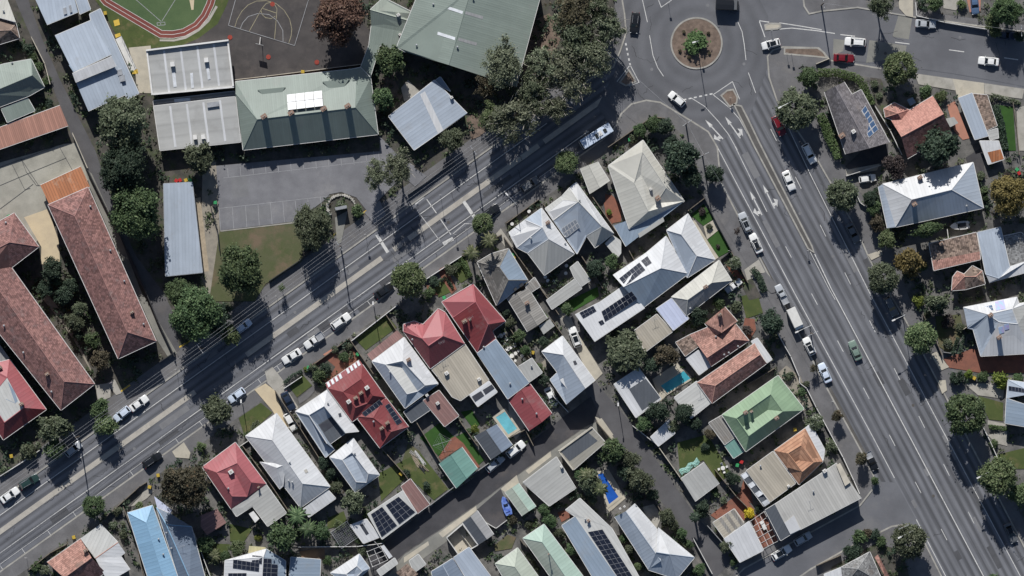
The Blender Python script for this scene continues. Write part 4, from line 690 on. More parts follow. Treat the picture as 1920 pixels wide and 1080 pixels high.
# ---- bottom edge
H('house', '13', 'white and grey house with solar arrays at the bottom edge', 'white', "a168,962 b465,878 c605,965 d605,1220 e158,1220 m^446,935 n^430,1220", "abm bcdnm*bluegrey amne".replace('amne', 'amne'), pitch=10, eave=3.6, ex=(('sol', "228,952 418,978 415,1040 225,1016", 6, 2), ('sol', "366,922 440,928 436,985 362,974", 3, 2), ('sol', "192,1052 325,1050 322,1110 190,1112", 4, 2), ('sol', "448,945 505,948 498,1080 440,1080", 2, 4), ('sol', "505,985 550,990 548,1080 500,1080", 1, 3)))
H('awning', '13', 'pale yellow awning above the bottom solar house', 'yellowpale', "a340,858:2.5 b460,868:2.5 c445,902:2.4 d332,920:2.4", "abcd", gut=None)
H('house', '13', 'plain blue-grey flat roof at the bottom edge', 'bluegrey', "a642,938:3 b857,955:3 c850,1140:2.9 d625,1140:2.9", "abcd")
H('house', '13', 'small white hip roof at the bottom edge beside the deck', 'zinc', "a928,1052 b1136,915 c1212,1020 d1060,1150 p^1040,1060 q^1120,1000 r^1080,1105 s^1160,1040 v1100,1060:3.4 w1110,1085:3.4", U.replace('abqp', 'abqp*white'), pitch=22)  # white marks the lit front slope, zinc paints shade on the others
H('carport', '13', 'long narrow white carport beam by the laneway mouth', 'white', "a1290,862:2.4 b1312,850:2.4 c1375,935:2.4 d1350,952:2.4", "abcd", gut=None)
H('shed', '13', 'white flat shed roof below the long narrow carport', 'offwhite', "a1262,1035:2.6 b1390,945:2.6 c1412,985:2.5 d1290,1075:2.5", "abcd")
H('shed', '13', 'mossy brown shed roof at the bottom edge near the laneway', 'tile_brown', "a1400,1050:2.6 b1480,985:2.6 c1560,1060:2.6 d1480,1130:2.6", "abcd", gut=None)
H('shed', '23', 'pale grey shed roof at the bottom of the laneway apron', 'greylight', "a30,965:2.6 b95,918:2.6 c150,990:2.5 d65,1050:2.5", "abcd")
H('house', '23', 'steel grey roof at the bottom edge beside the white courtyard', 'zinc', "a350,940:3.4 b462,865:3.4 c625,1085:3.2 d600,1140:3.2 e470,1140:3.2 f190,1042 g342,948 h480,1140 i210,1140 j^275,1000 k^350,1140", "abcde fgj*slateblue gjkh*slateblue fjki*slateblue", pitch=18)
H('shed', '23', 'grey gabled shed beside the dark parking yard', 'grey', "a415,690 b520,602 c640,775 d530,850 e^470,648 f^588,812", "aefd*charcoal ebcf", pitch=16, eave=2.6)
H('shed', '23', 'mint green gabled shed beside the blue boat cover', 'mint', "a720,470 b820,405 c945,575 d845,642 e^770,438 f^893,608", "aefd*palegreen ebcf", pitch=16, eave=2.7)
H('garage', '23', 'broad pale grey flat garage roof next to the mint shed', 'greylight', "a850,400:3 b1092,215:3 c1232,440:2.8 d1040,570:2.8", "abcd", ex=(('ac', 1130, 288, .6),))
H('garage', '23', 'beige parapet garage with a black membrane roof', 'drab', "a1105,175:3 b1345,0:3 c1445,110:3 d1212,312:3", "abcd", caps=False, ex=(('mat', "1130,182 1322,40 1390,100 1185,248", 'r_charcoal'), ('box', "1103,173 1345,-3 1352,6 1110,182", .35, 'wall_cream', 'parapet'), ('box', "1103,175 1112,175 1218,305 1210,313", .35, 'wall_cream', 'parapet')))
H('house', '23', 'pale green hip roof at the bottom edge by the trellis', 'palegreen', "a650,985 b812,870 c985,1110 d740,1140 m^792,1005 n^870,1120", "abm bcnm admn".replace('admn', 'amnd'), pitch=22)
H('house', '23', 'mint green long hip roof at the bottom edge', 'mint', "a850,802 b1002,700 c1325,1130 d1090,1140 m^990,827 n^1180,1110", "abm bcnm damn*green".replace('*green', '*palegreen'), pitch=25, ex=(('ch', 1035, 910, .15, .15, 2),))
H('house', None, 'long grey and white roof with a solar strip at the bottom edge', 'bluegrey', "a1053,984 b1078,967 c1190,1130 d1140,1130 e1060,955:3.3 f1087,933:3.3 g1147,990 h1220,1120", "abcd befg*offwhite bghc*offwhite", eave=3.2, ex=(('sol', "1102,996 1129,991 1185,1078 1160,1084", 3, 10), ('vent', 1097, 972), ('ch', 1103, 975, .5, .5, .8)))
H('house', None, 'silver-white cross-gabled house left of the laneway', 'white', "a1152,968 b^1172,957 c1189,943 d1232,992 e^1238,1050 f1215,1066 g1233,988 h1301,1044 i1268,1084 j1215,1067 m~1254,1037 n~1229,1033", "abef*zinc bcde ghmn him*zinc ijnm*zinc", eave=3, pitch=22, ex=(('ac', 1162, 952, .5), ('ac', 1170, 948, .5)))  # zinc paints shade on the west and south slopes of a white roof
# ---- corner block by the roundabout
H('carport', '21', 'pale gabled carport behind the small round street tree', 'cream', "a1265,178 b1390,130 c1475,270 d1335,362 e^1325,154 f^1405,318", "aefd ebcf", pitch=14, eave=2.6)
H('house', '21', 'white house with a tilted solar rack, second from the corner', 'offwhite', "a1010,468:2.8 b1130,380:2.8 c1185,320 d1235,280 e1505,648 f1370,752:2.8 g1310,665 q1240,795:2.8 n1070,555 l1030,495 k1145,405 m^1250,420 o^1420,600", "abkl lkmn*white bck kcm cdeom*white nmogq*zinc goef*greylight", pitch=22, ex=(('sol', "1128,612 1228,545 1262,602 1160,682", 5, 2, 'panel_grey'), ('vent', 1258, 410), ('vent', 1157, 672)))  # zinc paints the shaded back slope, white the sunlit ones
H('house', '21', 'white house with a plain rear roof, third from the corner', 'white', "a750,640:2.8 b865,550:2.8 c985,465 d1222,795 e1005,950 f885,790 j808,752 h765,672 i880,592 m^990,605 r^1035,690", "abih bcm*zinc bmi himj jmrf*zinc cdrm frde*greylight", pitch=22, ex=(('ch', 1030, 570), ('vent', 1155, 720), ('vent', 908, 683)))  # zinc on the inner slope paints its shade
H('shed', '21', 'narrow pale L-shaped shed roof behind the third corner house', 'greylight', "a1190,895:2.5 b1245,850:2.5 c1338,985:2.5 d1270,1030:2.5 e1218,960:2.5 f1225,975:2.4 g1275,1045:2.4 h1060,1195:2.4 i1020,1130:2.4", "abcde fghi")
H('shed', '21', 'small pale lean-to tucked behind the second corner house', 'offwhite', "a1440,720:2.5 b1500,660:2.5 c1560,700:2.4 d1560,790:2.4 e1530,830:2.4", "abcde", gut=None)
H('house', '31', 'large cream house at the corner nearest the roundabout', 'cream', "a0,160 b250,-25 c548,415 d150,615 p^185,285 q^245,62 r^288,490 s^415,320 v235,225:4.4 w345,430:3.6 k300,492:2.9 l128,742:2.5 i40,590:2.6", U + " kcli*bluegrey", pitch=23, ex=(('ch', 355, 395, .9, .9, 1.2), ('ac', 305, 330, .6), ('box', "215,650 395,530 405,560 225,680", .25, 'r_greylight', 'roof_deck')))
H('house', None, 'long white and blue-grey house with three solar arrays', 'zinc', "a1249,432 b1289,401 c1340,487 d1288,521 m^1276,440 n^1305,480 o1149,516 p1210,475 q~1238,503 r~1168,538 e1210,475 f1248,443 g1290,513 h1205,577 i1078,590:3 j1125,566:3 k1172,533:3 l1208,577:3.6 u1114,640:3.6", "abm*white bcnm*white cdn damn opqr*white efq*white fgq*white ghrq*bluegrey iju*white jklu*white", eave=3, pitch=21, ex=(('sol', "1160,522 1198,492 1209,506 1172,537", 6, 2), ('sol', "1201,489 1213,480 1221,493 1210,500", 2, 2), ('sol', "1086,586 1112,573 1118,583 1093,597", 4, 2), ('sol', "1127,584 1183,546 1194,560 1134,603", 8, 2), ('sol', "1121,603 1129,599 1133,606 1126,610", 2, 1)))  # zinc and bluegrey paint the shaded slopes of the white roof
H('house', None, 'cream hip roof with a white car at its avenue end', 'cream', "a1258,557 b1347,488 c1371,526 d1286,592 m^1288,562 n^1333,530", "abnm bcn cdmn*grey dam*grey", pitch=26, ex=(('ch', 1321, 538), ('vent', 1293, 578)))  # grey paints the shaded slopes of the cream roof
H('house', '32', 'lilac sheeted roof joined to a ribbed cream extension', 'lilac', "a345,150:3.0 b455,75:3.0 c582,220:2.8 d470,305:2.8 e190,305:2.7 f350,188:2.7 g467,312:2.5 h265,462:2.5", "abcd efgh*beige", cat='extension', ex=(('ant', 332, 225),))
H('house', '32', 'terracotta tiled house with a front gable and white rear box', 'tile_terra', "a640,402 b915,252 c1015,380 d742,565 m^712,500 n^905,370 e695,255 f840,135 g932,240 h775,348 i~820,150 j~815,322 k485,392 l585,338 o652,420 p555,492 q722,280 r765,332 x560,507:2.8 y650,447:2.8 z746,560:2.7 w655,627:2.7", "abnm*tile_terra bcn cdmn*tile_pink dam ejie".replace('ejie', 'ehji') + " ifgj klop*tile_brown lqro xyzw*white", eave=3.2, pitch=27, ex=(('ch', 800, 190, .8, .6, 1.8), ('vent', 775, 350), ('vent', 835, 480), ('vent', 868, 466), ('vent', 935, 420)))  # tile_pink and tile_brown paint the slopes that lie in shade
H('house', '32', 'narrow red tiled house with a white front verandah', 'tile_terra', "a640,682 b1052,400 c1140,545 d748,832 m^770,703 n^1090,480 e1030,385:2.8 f1075,360:2.8 g1182,515:2.7 h1142,542:2.7 i475,790:2.9 j638,672:2.9 k742,826:2.8 l595,942:2.8", "abnm bcn cdmn*tile_pink dam*tile_pink efgh*white ijkl*offwhite".replace(' bcn', ' bcn'), eave=3.2, pitch=26, ex=(('ant', 660, 740), ('ant', 620, 870)))  # shaded south and west slopes coloured with darker tile_pink
H('shed', '32', 'white poolside roof with a square of black heating mat', 'white', "a40,695:2.8 b220,575:2.8 c382,800:2.6 d200,935:2.6", "abcd", ex=(('mat', "150,730 270,653 377,790 245,885", 'r_charcoal'),))
H('house', '32', 'bright green metal roofed house with two chimneys', 'green', "a820,915 b1195,650 c1395,885 d991,1180 p^922,938 q^1168,765 s^1255,888 r^1010,1065 v935,1025:3.7 w1150,878:3.7 e1225,630:2.8 f1412,870:2.8", O + " befc", pitch=30, ex=(('ch', 985, 895, .8, .7, 1.8), ('ch', 1208, 935, .8, .7, 1.8), ('ch', 1030, 890, .5, .4, .8)))
H('lean_to', '33', 'old brown-grey lean-to behind the bright green house', 'oldtin', "a725,-30:2.7 b820,-85:2.7 c912,75:2.6 d840,128:2.6 e838,132:2.4 f908,80:2.4 g976,180:2.3 h905,227:2.3", "abcd efgh*teal", cat='shed')
H('house', '33', 'orange tiled house with a sunken valley near the avenue', 'tile_orange', "a1195,170 b1420,8 c1548,248 d1375,415 p^1293,188 q^1388,130 s^1478,252 r^1395,320 v1288,288:3.7 w1372,240:3.7 e1460,-25:2.9 f1560,160:2.8 g1550,240:2.9", O + " befgc*white".replace('befgc', 'befg'), pitch=32)
H('house', '33', 'tan ribbed rear roof with a striped awning behind the orange house', 'beige', "a995,315:3.1 b1187,175:3.1 c1352,405:2.9 d1167,540:2.9 e955,347:2.6 f998,322:2.6 g1162,548:2.5 h1122,572:2.5", "abcd efgh*charcoal", cat='extension', ex=tuple(('sky', "%d,%d %d,%d %d,%d %d,%d" % (957 + 50 * i, 350 + 68 * i - i * 3, 995 + 50 * i, 325 + 68 * i - i * 3, 1017 + 50 * i, 352 + 68 * i - i * 3, 980 + 50 * i, 378 + 68 * i - i * 3)) for i in range(4)) + (('ac', 1300, 425, .6), ('vent', 1097, 280)))
H('shop', None, 'wide ribbed grey shop roof at the corner of avenue and side street', 'shopgrey', "a1433,955:3.6 b1451,944:3.8 c1567,867:3.8 d1613,932:3.5 e1462,1012:3.5 f1480,1001:3.5", "abfe*charcoal bcdf", wall='wall_white', ex=(('box', "1469,979 1487,965 1499,991 1480,1000", .25, 'r_white', 'roof_hatch'), ('box', "1566,872 1573,867 1592,903 1582,910", .5, 'wall_cream', 'parapet'), ('ac', 1544, 882, .9), ('vent', 1523, 920), ('ant', 1516, 938)))
H('shed', '33', 'grey shed with a rusty edge beside the laneway lawn', 'zinc', "a525,372:2.8 b692,255:2.8 c802,405:2.5 d627,537:2.5", "abcd*greylight")
H('garage', '33', 'white flat garage with a striped beige carport at the side street', 'white', "a835,807:3 b1015,680:3 c1120,890:2.8 d950,976:2.8 e755,690:2.7 f910,590:2.7 g980,690:2.6 h838,803:2.6", "abcd efgh*beige", ex=tuple(('mat', "%d,%d %d,%d %d,%d %d,%d" % (x, y, x + 22, y - 14, x + 95, y + 90, x + 75, y + 104), 'r_oldtin') for x, y in ((795, 665), (840, 637), (882, 608))))
H('shed', None, 'small white shed roof between laneway shrubs', 'white', "a1219,819:2.6 b1254,786:2.6 c1265,812:2.4 d1234,836:2.4", "abcd")
# ---- east side
H('house', '40', 'dark brown shingled house with a blue solar array', 'tile_dark', "a92,668 b235,597 c292,688 d357,652 e562,1033 f245,1118 m^165,632 n^412,1078", "amnf mbcden*tile_brown".replace('*tile_brown', ''), pitch=22, eave=3.2, ex=(('sol', "330,838 388,765 482,940 408,1003", 2, 5, 'panel_blue'), ('ac', 297, 957, 1.0), ('ch', 215, 985, 1.2, .9, 1.0)))
H('house', '40', 'salmon tiled house with a hipped porch', 'tile_salmon', "a575,876 b705,800 c875,697 d1012,962 e692,1150 m^640,995 n^945,830 f520,790 g597,745 h702,797 i668,900 j532,852 k~620,825", "abcnm dnme*tile_pink fgk*tile_terra ghk hik ijk*tile_pink jfk*tile_terra".replace('dnme', 'dnme'), pitch=26)  # shade on the south slopes painted with darker tile_pink
H('garage', '40', 'white garage roof joined to a brown slatted pergola', 'zinc', "a1060,712:2.8 b1160,675:2.8 c1277,985:2.6 d1180,1012:2.6 e1165,680:2.5 f1270,690:2.5 g1342,912:2.4 h1265,945:2.4 i1268,952:2.3 j1345,930:2.3 k1352,1000:2.3 l1292,1015:2.3", "abcd efgh*tile_brown ijkl*greylight")
H('shed', '41', 'small white shed with a rusty red roof panel', 'white', "a1215,-20:2.5 b1352,-20:2.5 c1392,112:2.3 d1278,150:2.3", "abcd", ex=(('mat', "1272,62 1366,40 1390,110 1302,137", 'r_rust'),))
H('shed', '40', 'little grey shed on the pink patio', 'greylight', "a970,860:2.3 b1030,848:2.3 c1062,892:2.2 d1003,922:2.2", "abcd", gut=None)
H('shed', '40', 'little zinc shed in the shade north of the salmon house', 'bluegrey', "a690,725:2.2 b732,705:2.2 c757,745:2.1 d715,770:2.1", "abcd", gut=None)
H('house', '41', 'big white hip-roofed house beneath the dark avenue-side tree', 'white', "a512,292 b1165,135 c1240,465 d605,603 m^715,405 n^1000,335 i482,312:2.7 j547,610:2.7 g~690,472:4.6 h880,528:3.05", "abnm bcn*zinc cdmn*zinc dam iadj".replace('iadj', 'iadj*zinc') + " dgh*zinc", pitch=24, eave=3.2, ex=(('ch', 778, 245, .9, .7, 1.6), ('ch', 732, 440, .9, .7, 2.0), ('vent', 1115, 450)))  # zinc paints the shaded south slopes of this white roof
H('house', '41', 'lichened brown tiled house with an orange lower edge', 'tile_brown', "a845,722 b1188,640 c1212,778 d868,845 e1216,836 f880,915 m^1015,715 g~965,865 h~1120,832", "abcd dcef*tile_terra", eave=3.6, pitch=18, ex=(('ch', 932, 720),))
H('house', '41', 'smaller brown tiled roof with a reddish hip beside the white avenue house', 'tile_brown', "a1018,962 b1050,920 c1100,942 d1160,880 e1232,918 f1252,1012 g1110,1052 h1010,1060 m^1100,960 n^1180,960", "abcmh*tile_terra cdenm efn".replace('efn', 'efgn') + " gmn hgm*tile_terra".replace('gmn', 'gnm'), pitch=24)
H('house', '41', 'pale blue-grey and white roof with a shaded pergola at the right edge', 'zinc', "a1195,642:3.4 b1362,602:3.4 c1428,888:3.4 d1348,972:4.0 e1255,942:3.4 f1560,845:3.4 g1560,925:3 h1282,1002:3 i1380,668:2.9 j1512,640:2.9 k1600,720:2.9 l1600,850:2.9 n1432,880:2.9", "abcde edcfgh*white ijkln*tile_grey", wall='wall_white', ex=(('mat', "1195,640 1362,600 1290,900 1255,942", 'r_zinc'),))
H('house', '42', 'white villa with blue skylights and roof solar at the right edge', 'white', "a1095,140 b1480,65 c1495,112 d1600,95 e1600,470 f1220,492 g1165,300 h1125,292 m^1265,190 n^1440,150 o^1345,245 p^1480,260 q^1230,460 r~1380,470", "abnm ahgfqom*zinc".replace('ahgfqom', 'amhg') + "*zinc mnpo*zinc mofg*zinc".replace('*zinc*zinc', '*zinc') + " ofep bcden".replace('bcden', 'bcdn') + " ndep*greylight", eave=3.2, pitch=22, ex=(('sol', "1120,155 1300,120 1308,160 1130,190", 6, 2, 'panel_blue'), ('sky', "1320,100 1385,86 1392,150 1325,162", 'skylight_blue'), ('sky', "1340,285 1375,275 1385,320 1350,332", 'skylight_blue'), ('sky', "1380,265 1415,255 1420,295 1388,305", 'skylight_blue'), ('ch', 1280, 195, .9, .7, 1.8), ('ch', 1345, 355, .9, .7, 1.8)))  # zinc paints the shaded facets between the lit white ones
H('house', '42', 'pale blue roof with a solar strip at the lower right edge', 'bluegrey', "a1418,663:3 b1600,690:3 c1600,860 d1405,795:3.2 e1395,975 f1600,1010 m^1600,760:4.4", "abm*zinc amd*zinc dme".replace('dme', 'dcfe') , eave=3.2, ex=(('sol', "1420,705 1560,728 1560,757 1420,738", 6, 1),))
H('house', '43', 'mottled grey tiled roof at the bottom edge under the verge trees', 'tile_grey', "a212,1012 b420,900 c520,1130 d230,1150 e90,1062 f210,1000 g120,1150 m^330,1020", "abm bcm cdm dam efdg*white".replace('efdg', 'eadg'), pitch=20, ex=(('mat', "455,940 480,920 565,1085 540,1095", 'r_tile_terra'),))
# ------------------------------------------------------------------ trees, shrubs, hedges
rng = np.random.default_rng(11)
def quads_mesh(name, c, n, size, rng_, mat_, aspect=1.5):
    "a leaf-sized face at each centre c with normal n"
    N_ = len(c); a = rng_.normal(size=(N_, 3)); t = np.cross(n, a); t /= np.linalg.norm(t, axis=1, keepdims=True) + 1e-9; b = np.cross(n, t)
    s = (size * (.55 + .8 * rng_.random(N_)))[:, None]; t = t * s * aspect * .5; b = b * s * .5
    v = np.stack([c - t - b * .5, c - t * .1 - b, c + t, c - t * .1 + b], 1).reshape(-1, 3).astype(np.float32)
    me = bpy.data.meshes.new(name); me.vertices.add(4 * N_); me.vertices.foreach_set('co', v.ravel())
    me.loops.add(4 * N_); me.loops.foreach_set('vertex_index', np.arange(4 * N_, dtype=np.int32)); me.polygons.add(N_)
    me.polygons.foreach_set('loop_start', np.arange(0, 4 * N_, 4, dtype=np.int32))
    me.materials.append(M(mat_)); me.update(calc_edges=True); return me
def crown_mesh(seed, nclump, nleaf, leaf, zs=.78, sig=.13, inner=.35, lobes=8, lump=.22, upb=.55):
    r_ = np.random.default_rng(seed); d = r_.normal(size=(nclump, 3)); d /= np.linalg.norm(d, axis=1, keepdims=True)
    d[:, 2] = np.where(d[:, 2] < -.45, -d[:, 2] * .6, d[:, 2]); d /= np.linalg.norm(d, axis=1, keepdims=True)
    L_ = r_.normal(size=(lobes, 3)); L_[:, 2] = np.abs(L_[:, 2]) * .7; L_ /= np.linalg.norm(L_, axis=1, keepdims=True)
    bulge = np.max(np.clip((d @ L_.T - .72) / .28, 0, 1), axis=1)
    rad = (1 - lump + lump * bulge) * (inner + (1 - inner) * r_.random(nclump) ** .45)
    cc = d * rad[:, None]
    k = r_.integers(0, nclump, nclump * nleaf); off = r_.normal(size=(len(k), 3)) * sig * (.6 + .8 * r_.random((len(k), 1)))
    c = cc[k] + off; out = d[k]
    n = out * .55 + np.array([0, 0, upb]) + r_.normal(size=c.shape) * .55; n /= np.linalg.norm(n, axis=1, keepdims=True)
    c[:, 2] *= zs
    m = np.max(np.abs(c[:, :2])); c[:, :2] /= max(m, 1e-6) / 1.04
    return quads_mesh('crown', c, n, leaf, r_, 'leaf_green')
def trunk_mesh(seed, bark, limbs=6, h=.55, r0=.075, open_=False):
    r_ = random.Random(seed); b = MB(); b.tube((0, 0, 0), (.02, 0, h), r0, r0 * .72, 8)
    for i in range(limbs):
        a = 2 * math.pi * i / limbs + r_.uniform(-.4, .4); e = r_.uniform(.4, .75) if open_ else r_.uniform(.3, .55)
        m = Vector((math.cos(a) * e * .5, math.sin(a) * e * .5, h + r_.uniform(.2, .35))); t = Vector((math.cos(a + .3) * e, math.sin(a + .3) * e, h + r_.uniform(.55, .8)))
        b.tube((.02, 0, h * .92), m, r0 * .55, r0 * .36, 6); b.tube(m, t, r0 * .36, r0 * .14, 5)
        m2 = m + Vector((math.cos(a - .7) * .25, math.sin(a - .7) * .25, .3)); b.tube(m, m2, r0 * .28, r0 * .1, 5)
        if open_:
            b.tube(t, t + Vector((math.cos(a) * .1, math.sin(a) * .1, .35)), r0 * .2, r0 * .08, 4); b.tube(m2, m2 + Vector((math.cos(a - 1.1) * .25, math.sin(a - 1.1) * .25, .5)), r0 * .25, r0 * .08, 4); t2 = t + Vector((math.cos(a - .2) * .3, math.sin(a - .2) * .3, .15)); b.tube(t, t2, r0 * .15, r0 * .06, 4)
    return mesh('trunk', b.v, b.f, [M(bark)])
CR = {'big': [crown_mesh(100 + i, 260, 80, .05, .82, .075, .35, 10, .48) for i in range(4)],
      'round': [crown_mesh(200 + i, 150, 80, .068, .8, .085, .6, 9, .2) for i in range(4)],
      'med': [crown_mesh(300 + i, 85, 72, .085, .8, .105, .3, 7, .5) for i in range(6)],
      'euc': [crown_mesh(400 + i, 72, 105, .046, .62, .075, .2, 8, .6, .45) for i in range(5)],
      'shrub': [crown_mesh(500 + i, 36, 48, .14, .72, .15, .35, 6, .4) for i in range(6)],
      'sparse': [crown_mesh(600 + i, 30, 30, .09, .8, .13, .2, 6, .4) for i in range(2)]}
TR = {'big': [trunk_mesh(1, 'bark')], 'round': [trunk_mesh(2, 'bark', 6, .6)], 'med': [trunk_mesh(3, 'bark', 5, .5)], 'euc': [trunk_mesh(4 + i, 'bark_white', 8, .6, .06, True) for i in range(3)],
      'shrub': [trunk_mesh(8, 'bark', 4, .2, .06)], 'sparse': [trunk_mesh(9, 'bark', 7, .5, .05, True)]}
CZ = {'big': 1.02, 'round': 1.12, 'med': 1.0, 'euc': 1.2, 'shrub': .62, 'sparse': 1.1}
KN = {'big': 'tree', 'round': 'street_tree', 'med': 'tree', 'euc': 'eucalypt_tree', 'shrub': 'shrub', 'sparse': 'young_tree'}
tcount = [0]
def tree(kind, x, y, r, leaf, label, sy=1.0, hz=1.0, rz=None, group=None, name=None, key=None, cat=None):
    if key: x, y = K(key, x, y); r = r / 3.857
    tcount[0] += 1; i = tcount[0]; rr = random.Random(i * 7919)
    root = thing(name or KN[kind], label, cat or ('shrub' if kind == 'shrub' else 'tree'), W(x, y, .12), rr.uniform(0, 6.28) if rz is None else rz, group)
    root.scale = (r * S, r * S * sy, min(r * S * hz * {'euc': 1.65, 'big': 1.25, 'round': 1.2, 'med': 1.1}.get(kind, 1.0), {'euc': 8.8, 'big': 8.2}.get(kind, 6.5) / CZ[kind]))
    t = link('trunk', TR[kind][i % len(TR[kind])], root)
    c = link('crown', CR[kind][i % len(CR[kind])], root, (0, 0, CZ[kind]))
    c.material_slots[0].link = 'OBJECT'; c.material_slots[0].material = M(leaf)
    return root
T = tree
# school side
T('big', 240, 234, 63, 'leaf_olive', 'large olive-leaved tree behind the clerestory school block', .95)
T('big', 236, 320, 58, 'leaf_dark', 'dark tree hanging over the school lane below the olive tree', .85)
T('big', 262, 396, 60, 'leaf_green', 'dense green tree overhanging the pale bike shelter', .9)
T('med', 373, 296, 34, 'leaf_olive', 'yellowish tree at the corner of the school car park')
T('big', 642, 40, 62, 'leaf_red', 'big russet autumn tree beside the basketball court', .95, 1.05)
T('med', 730, 116, 33, 'leaf_green', 'rounded tree between the green hall and the big school roof')
T('med', 722, 183, 25, 'leaf_green', 'smaller tree just below it beside the green hall')
T('euc', 948, 122, 52, 'leaf_euc', 'eucalypt overlapping the corner of the largest school roof', .9)
T('euc', 913, 165, 28, 'leaf_brown', 'small brownish eucalypt below the largest school roof')
T('euc', 968, 218, 75, 'leaf_euc', 'widest eucalypt leaning over the street north of the bus', .62, .75, .5)
T('euc', 1060, 146, 64, 'leaf_euc', 'tall eucalypt with white limbs in the middle of the grove', .9)
T('euc', 1086, 78, 64, 'leaf_olive', 'dense eucalypt between mulch bed and roundabout', .9)
T('euc', 1084, 16, 55, 'leaf_brown', 'brown-tinged eucalypt at the top edge left of the roundabout', .8)
T('euc', 1143, 55, 36, 'leaf_euc', 'eucalypt closest to the roundabout kerb', 1.2)
T('euc', 921, 222, 32, 'leaf_light', 'bright green eucalypt beside the diagonal silver roof')
T('euc', 1020, 128, 42, 'leaf_euc', 'eucalypt with a pale crown beside the mulch strip')
T('euc', 1000, 178, 46, 'leaf_olive', 'olive eucalypt between the widest and the white-limbed ones')
T('euc', 1108, 108, 46, 'leaf_euc', 'eucalypt behind the one closest to the roundabout kerb')
T('euc', 1036, 205, 40, 'leaf_euc', 'low eucalypt overhanging the street kerb', .8)
T('euc', 1120, 20, 36, 'leaf_olive', 'eucalypt at the top edge beside the roundabout approach')
T('med', 848, 264, 31, 'leaf_olive', 'low olive tree at the foot of the diagonal silver roof', .8)
T('euc', 706, 328, 27, 'leaf_euc', 'small eucalypt at the car park drive, left of a pair', 1.3)
T('euc', 750, 318, 40, 'leaf_euc', 'open eucalypt with white branches at the car park drive', .95)
T('big', 588, 424, 38, 'leaf_olive', 'grey-green tree at the end of the car park bays', 1.35, 1.1, .1)
T('big', 450, 506, 55, 'leaf_green', 'large dark green tree on the dry school lawn')
T('big', 340, 550, 32, 'leaf_green', 'green tree directly below the pale bike shelter')
T('big', 368, 590, 58, 'leaf_green', 'broad green tree beside the lane mouth', .9)
T('med', 408, 600, 36, 'leaf_dark', 'dark tree between the two broad green street-side trees')
T('shrub', 670, 396, 15, 'leaf_green', 'round green shrub in the stone-edged driveway bed')
T('med', 434, 626, 24, 'leaf_light', 'leafy street tree half covering a white car', .9)
T('sparse', 529, 540, 9, 'leaf_light', 'tiny young street tree on the school footpath', hz=2.2)
T('shrub', 640, 385, 10, 'leaf_white', 'pale shrub at the top of the stone-edged driveway bed')
# courtyards of the flats
for a in ((102, 508, 28, 'leaf_dark', 'dark shrubby tree at the head of the flats courtyard'), (88, 543, 19, 'leaf_dark', 'dark bush against the left flats in the courtyard'), (106, 530, 14, 'leaf_light', 'light green bush near the courtyard head'), (134, 538, 18, 'leaf_dark', 'dark bush against the right flats in the courtyard'), (124, 556, 22, 'leaf_dark', 'dark courtyard tree with pale stems'), (150, 578, 18, 'leaf_olive', 'olive courtyard bush beside the right flats'), (140, 605, 22, 'leaf_olive', 'pale olive tree midway along the courtyard'), (174, 638, 19, 'leaf_green', 'green bush in the lower courtyard'), (150, 628, 14, 'leaf_dark', 'dark bush edging the gravel in the lower courtyard'), (192, 674, 22, 'leaf_brown', 'brownish tree at the foot of the courtyard')):
    T('med', *a)
T('shrub', 128, 580, 5, 'leaf_gold', 'tiny orange shrub in the flats courtyard')
T('med', 188, 766, 25, 'leaf_green', 'leafy street tree touching the overhead wires', .9)
T('med', 201, 796, 28, 'leaf_light', 'light green street tree beside a white hatchback', .9)
T('med', 104, 804, 38, 'leaf_olive', 'spreading olive tree between red roof and street', .8)
T('med', 104, 845, 27, 'leaf_light', 'bright street tree next to a parked silver car')
T('shrub', 55, 846, 18, 'leaf_olive', 'garden shrub behind the lower-left front fence')
T('shrub', 20, 800, 14, 'leaf_dark', 'dark shrub at the corner of the lower-left red roof'); T('shrub', 72, 836, 9, 'leaf_white', 'pale flowering shrub behind the lower-left fence'); T('shrub', 8, 882, 9, 'leaf_white', 'whitish shrub at the left edge behind the fence')
for a in ((55, 92, 13, 'leaf_dark', 'dark bush below the brown-tiled corner roof'), (62, 108, 12, 'leaf_green', 'second bush along the lane fence, near the top left'), (70, 126, 13, 'leaf_green', 'third bush along the lane fence, near the top left'), (88, 152, 11, 'leaf_green', 'bush on the lane fence beside the sage green house'), (36, 86, 11, 'leaf_dark', 'dark bush at the top left house corner'), (92, 194, 10, 'leaf_dark', 'low hedge bush above the terracotta-ribbed carport')): T('shrub', *a)
# south side of the street
T('round', 179, 948, 23, 'leaf_green', 'round dark street tree at lower left')
T('big', 347, 908, 52, 'leaf_rust', 'rust-tinged autumn tree beside the pink-red hipped house', .95)
T('med', 386, 1018, 19, 'leaf_green', 'green bush below the faded pink patio roof')
T('shrub', 67, 1063, 12, 'leaf_green', 'round clipped bush at the lower left fence'); T('shrub', 84, 1068, 12, 'leaf_white', 'pale bush beside the terracotta house at lower left')
T('shrub', 222, 958, 10, 'leaf_olive', 'small bush at the blue house gate'); T('shrub', 214, 984, 9, 'leaf_white', 'flowering bush by the blue house wall'); T('shrub', 232, 1002, 11, 'leaf_olive', 'bush in the side passage of the blue house'); T('shrub', 262, 948, 9, 'leaf_light', 'pale shrub in the blue house front yard')
T('med', 406, 774, 33, 'leaf_olive', 'grey-olive street tree beside a parked white sedan')
T('shrub', 378, 838, 11, 'leaf_light', 'light shrub at the pink-red house corner'); T('shrub', 480, 800, 12, 'leaf_olive', 'front garden shrub before the largest white house'); T('shrub', 465, 815, 9, 'leaf_green', 'second front garden shrub before the largest white house')
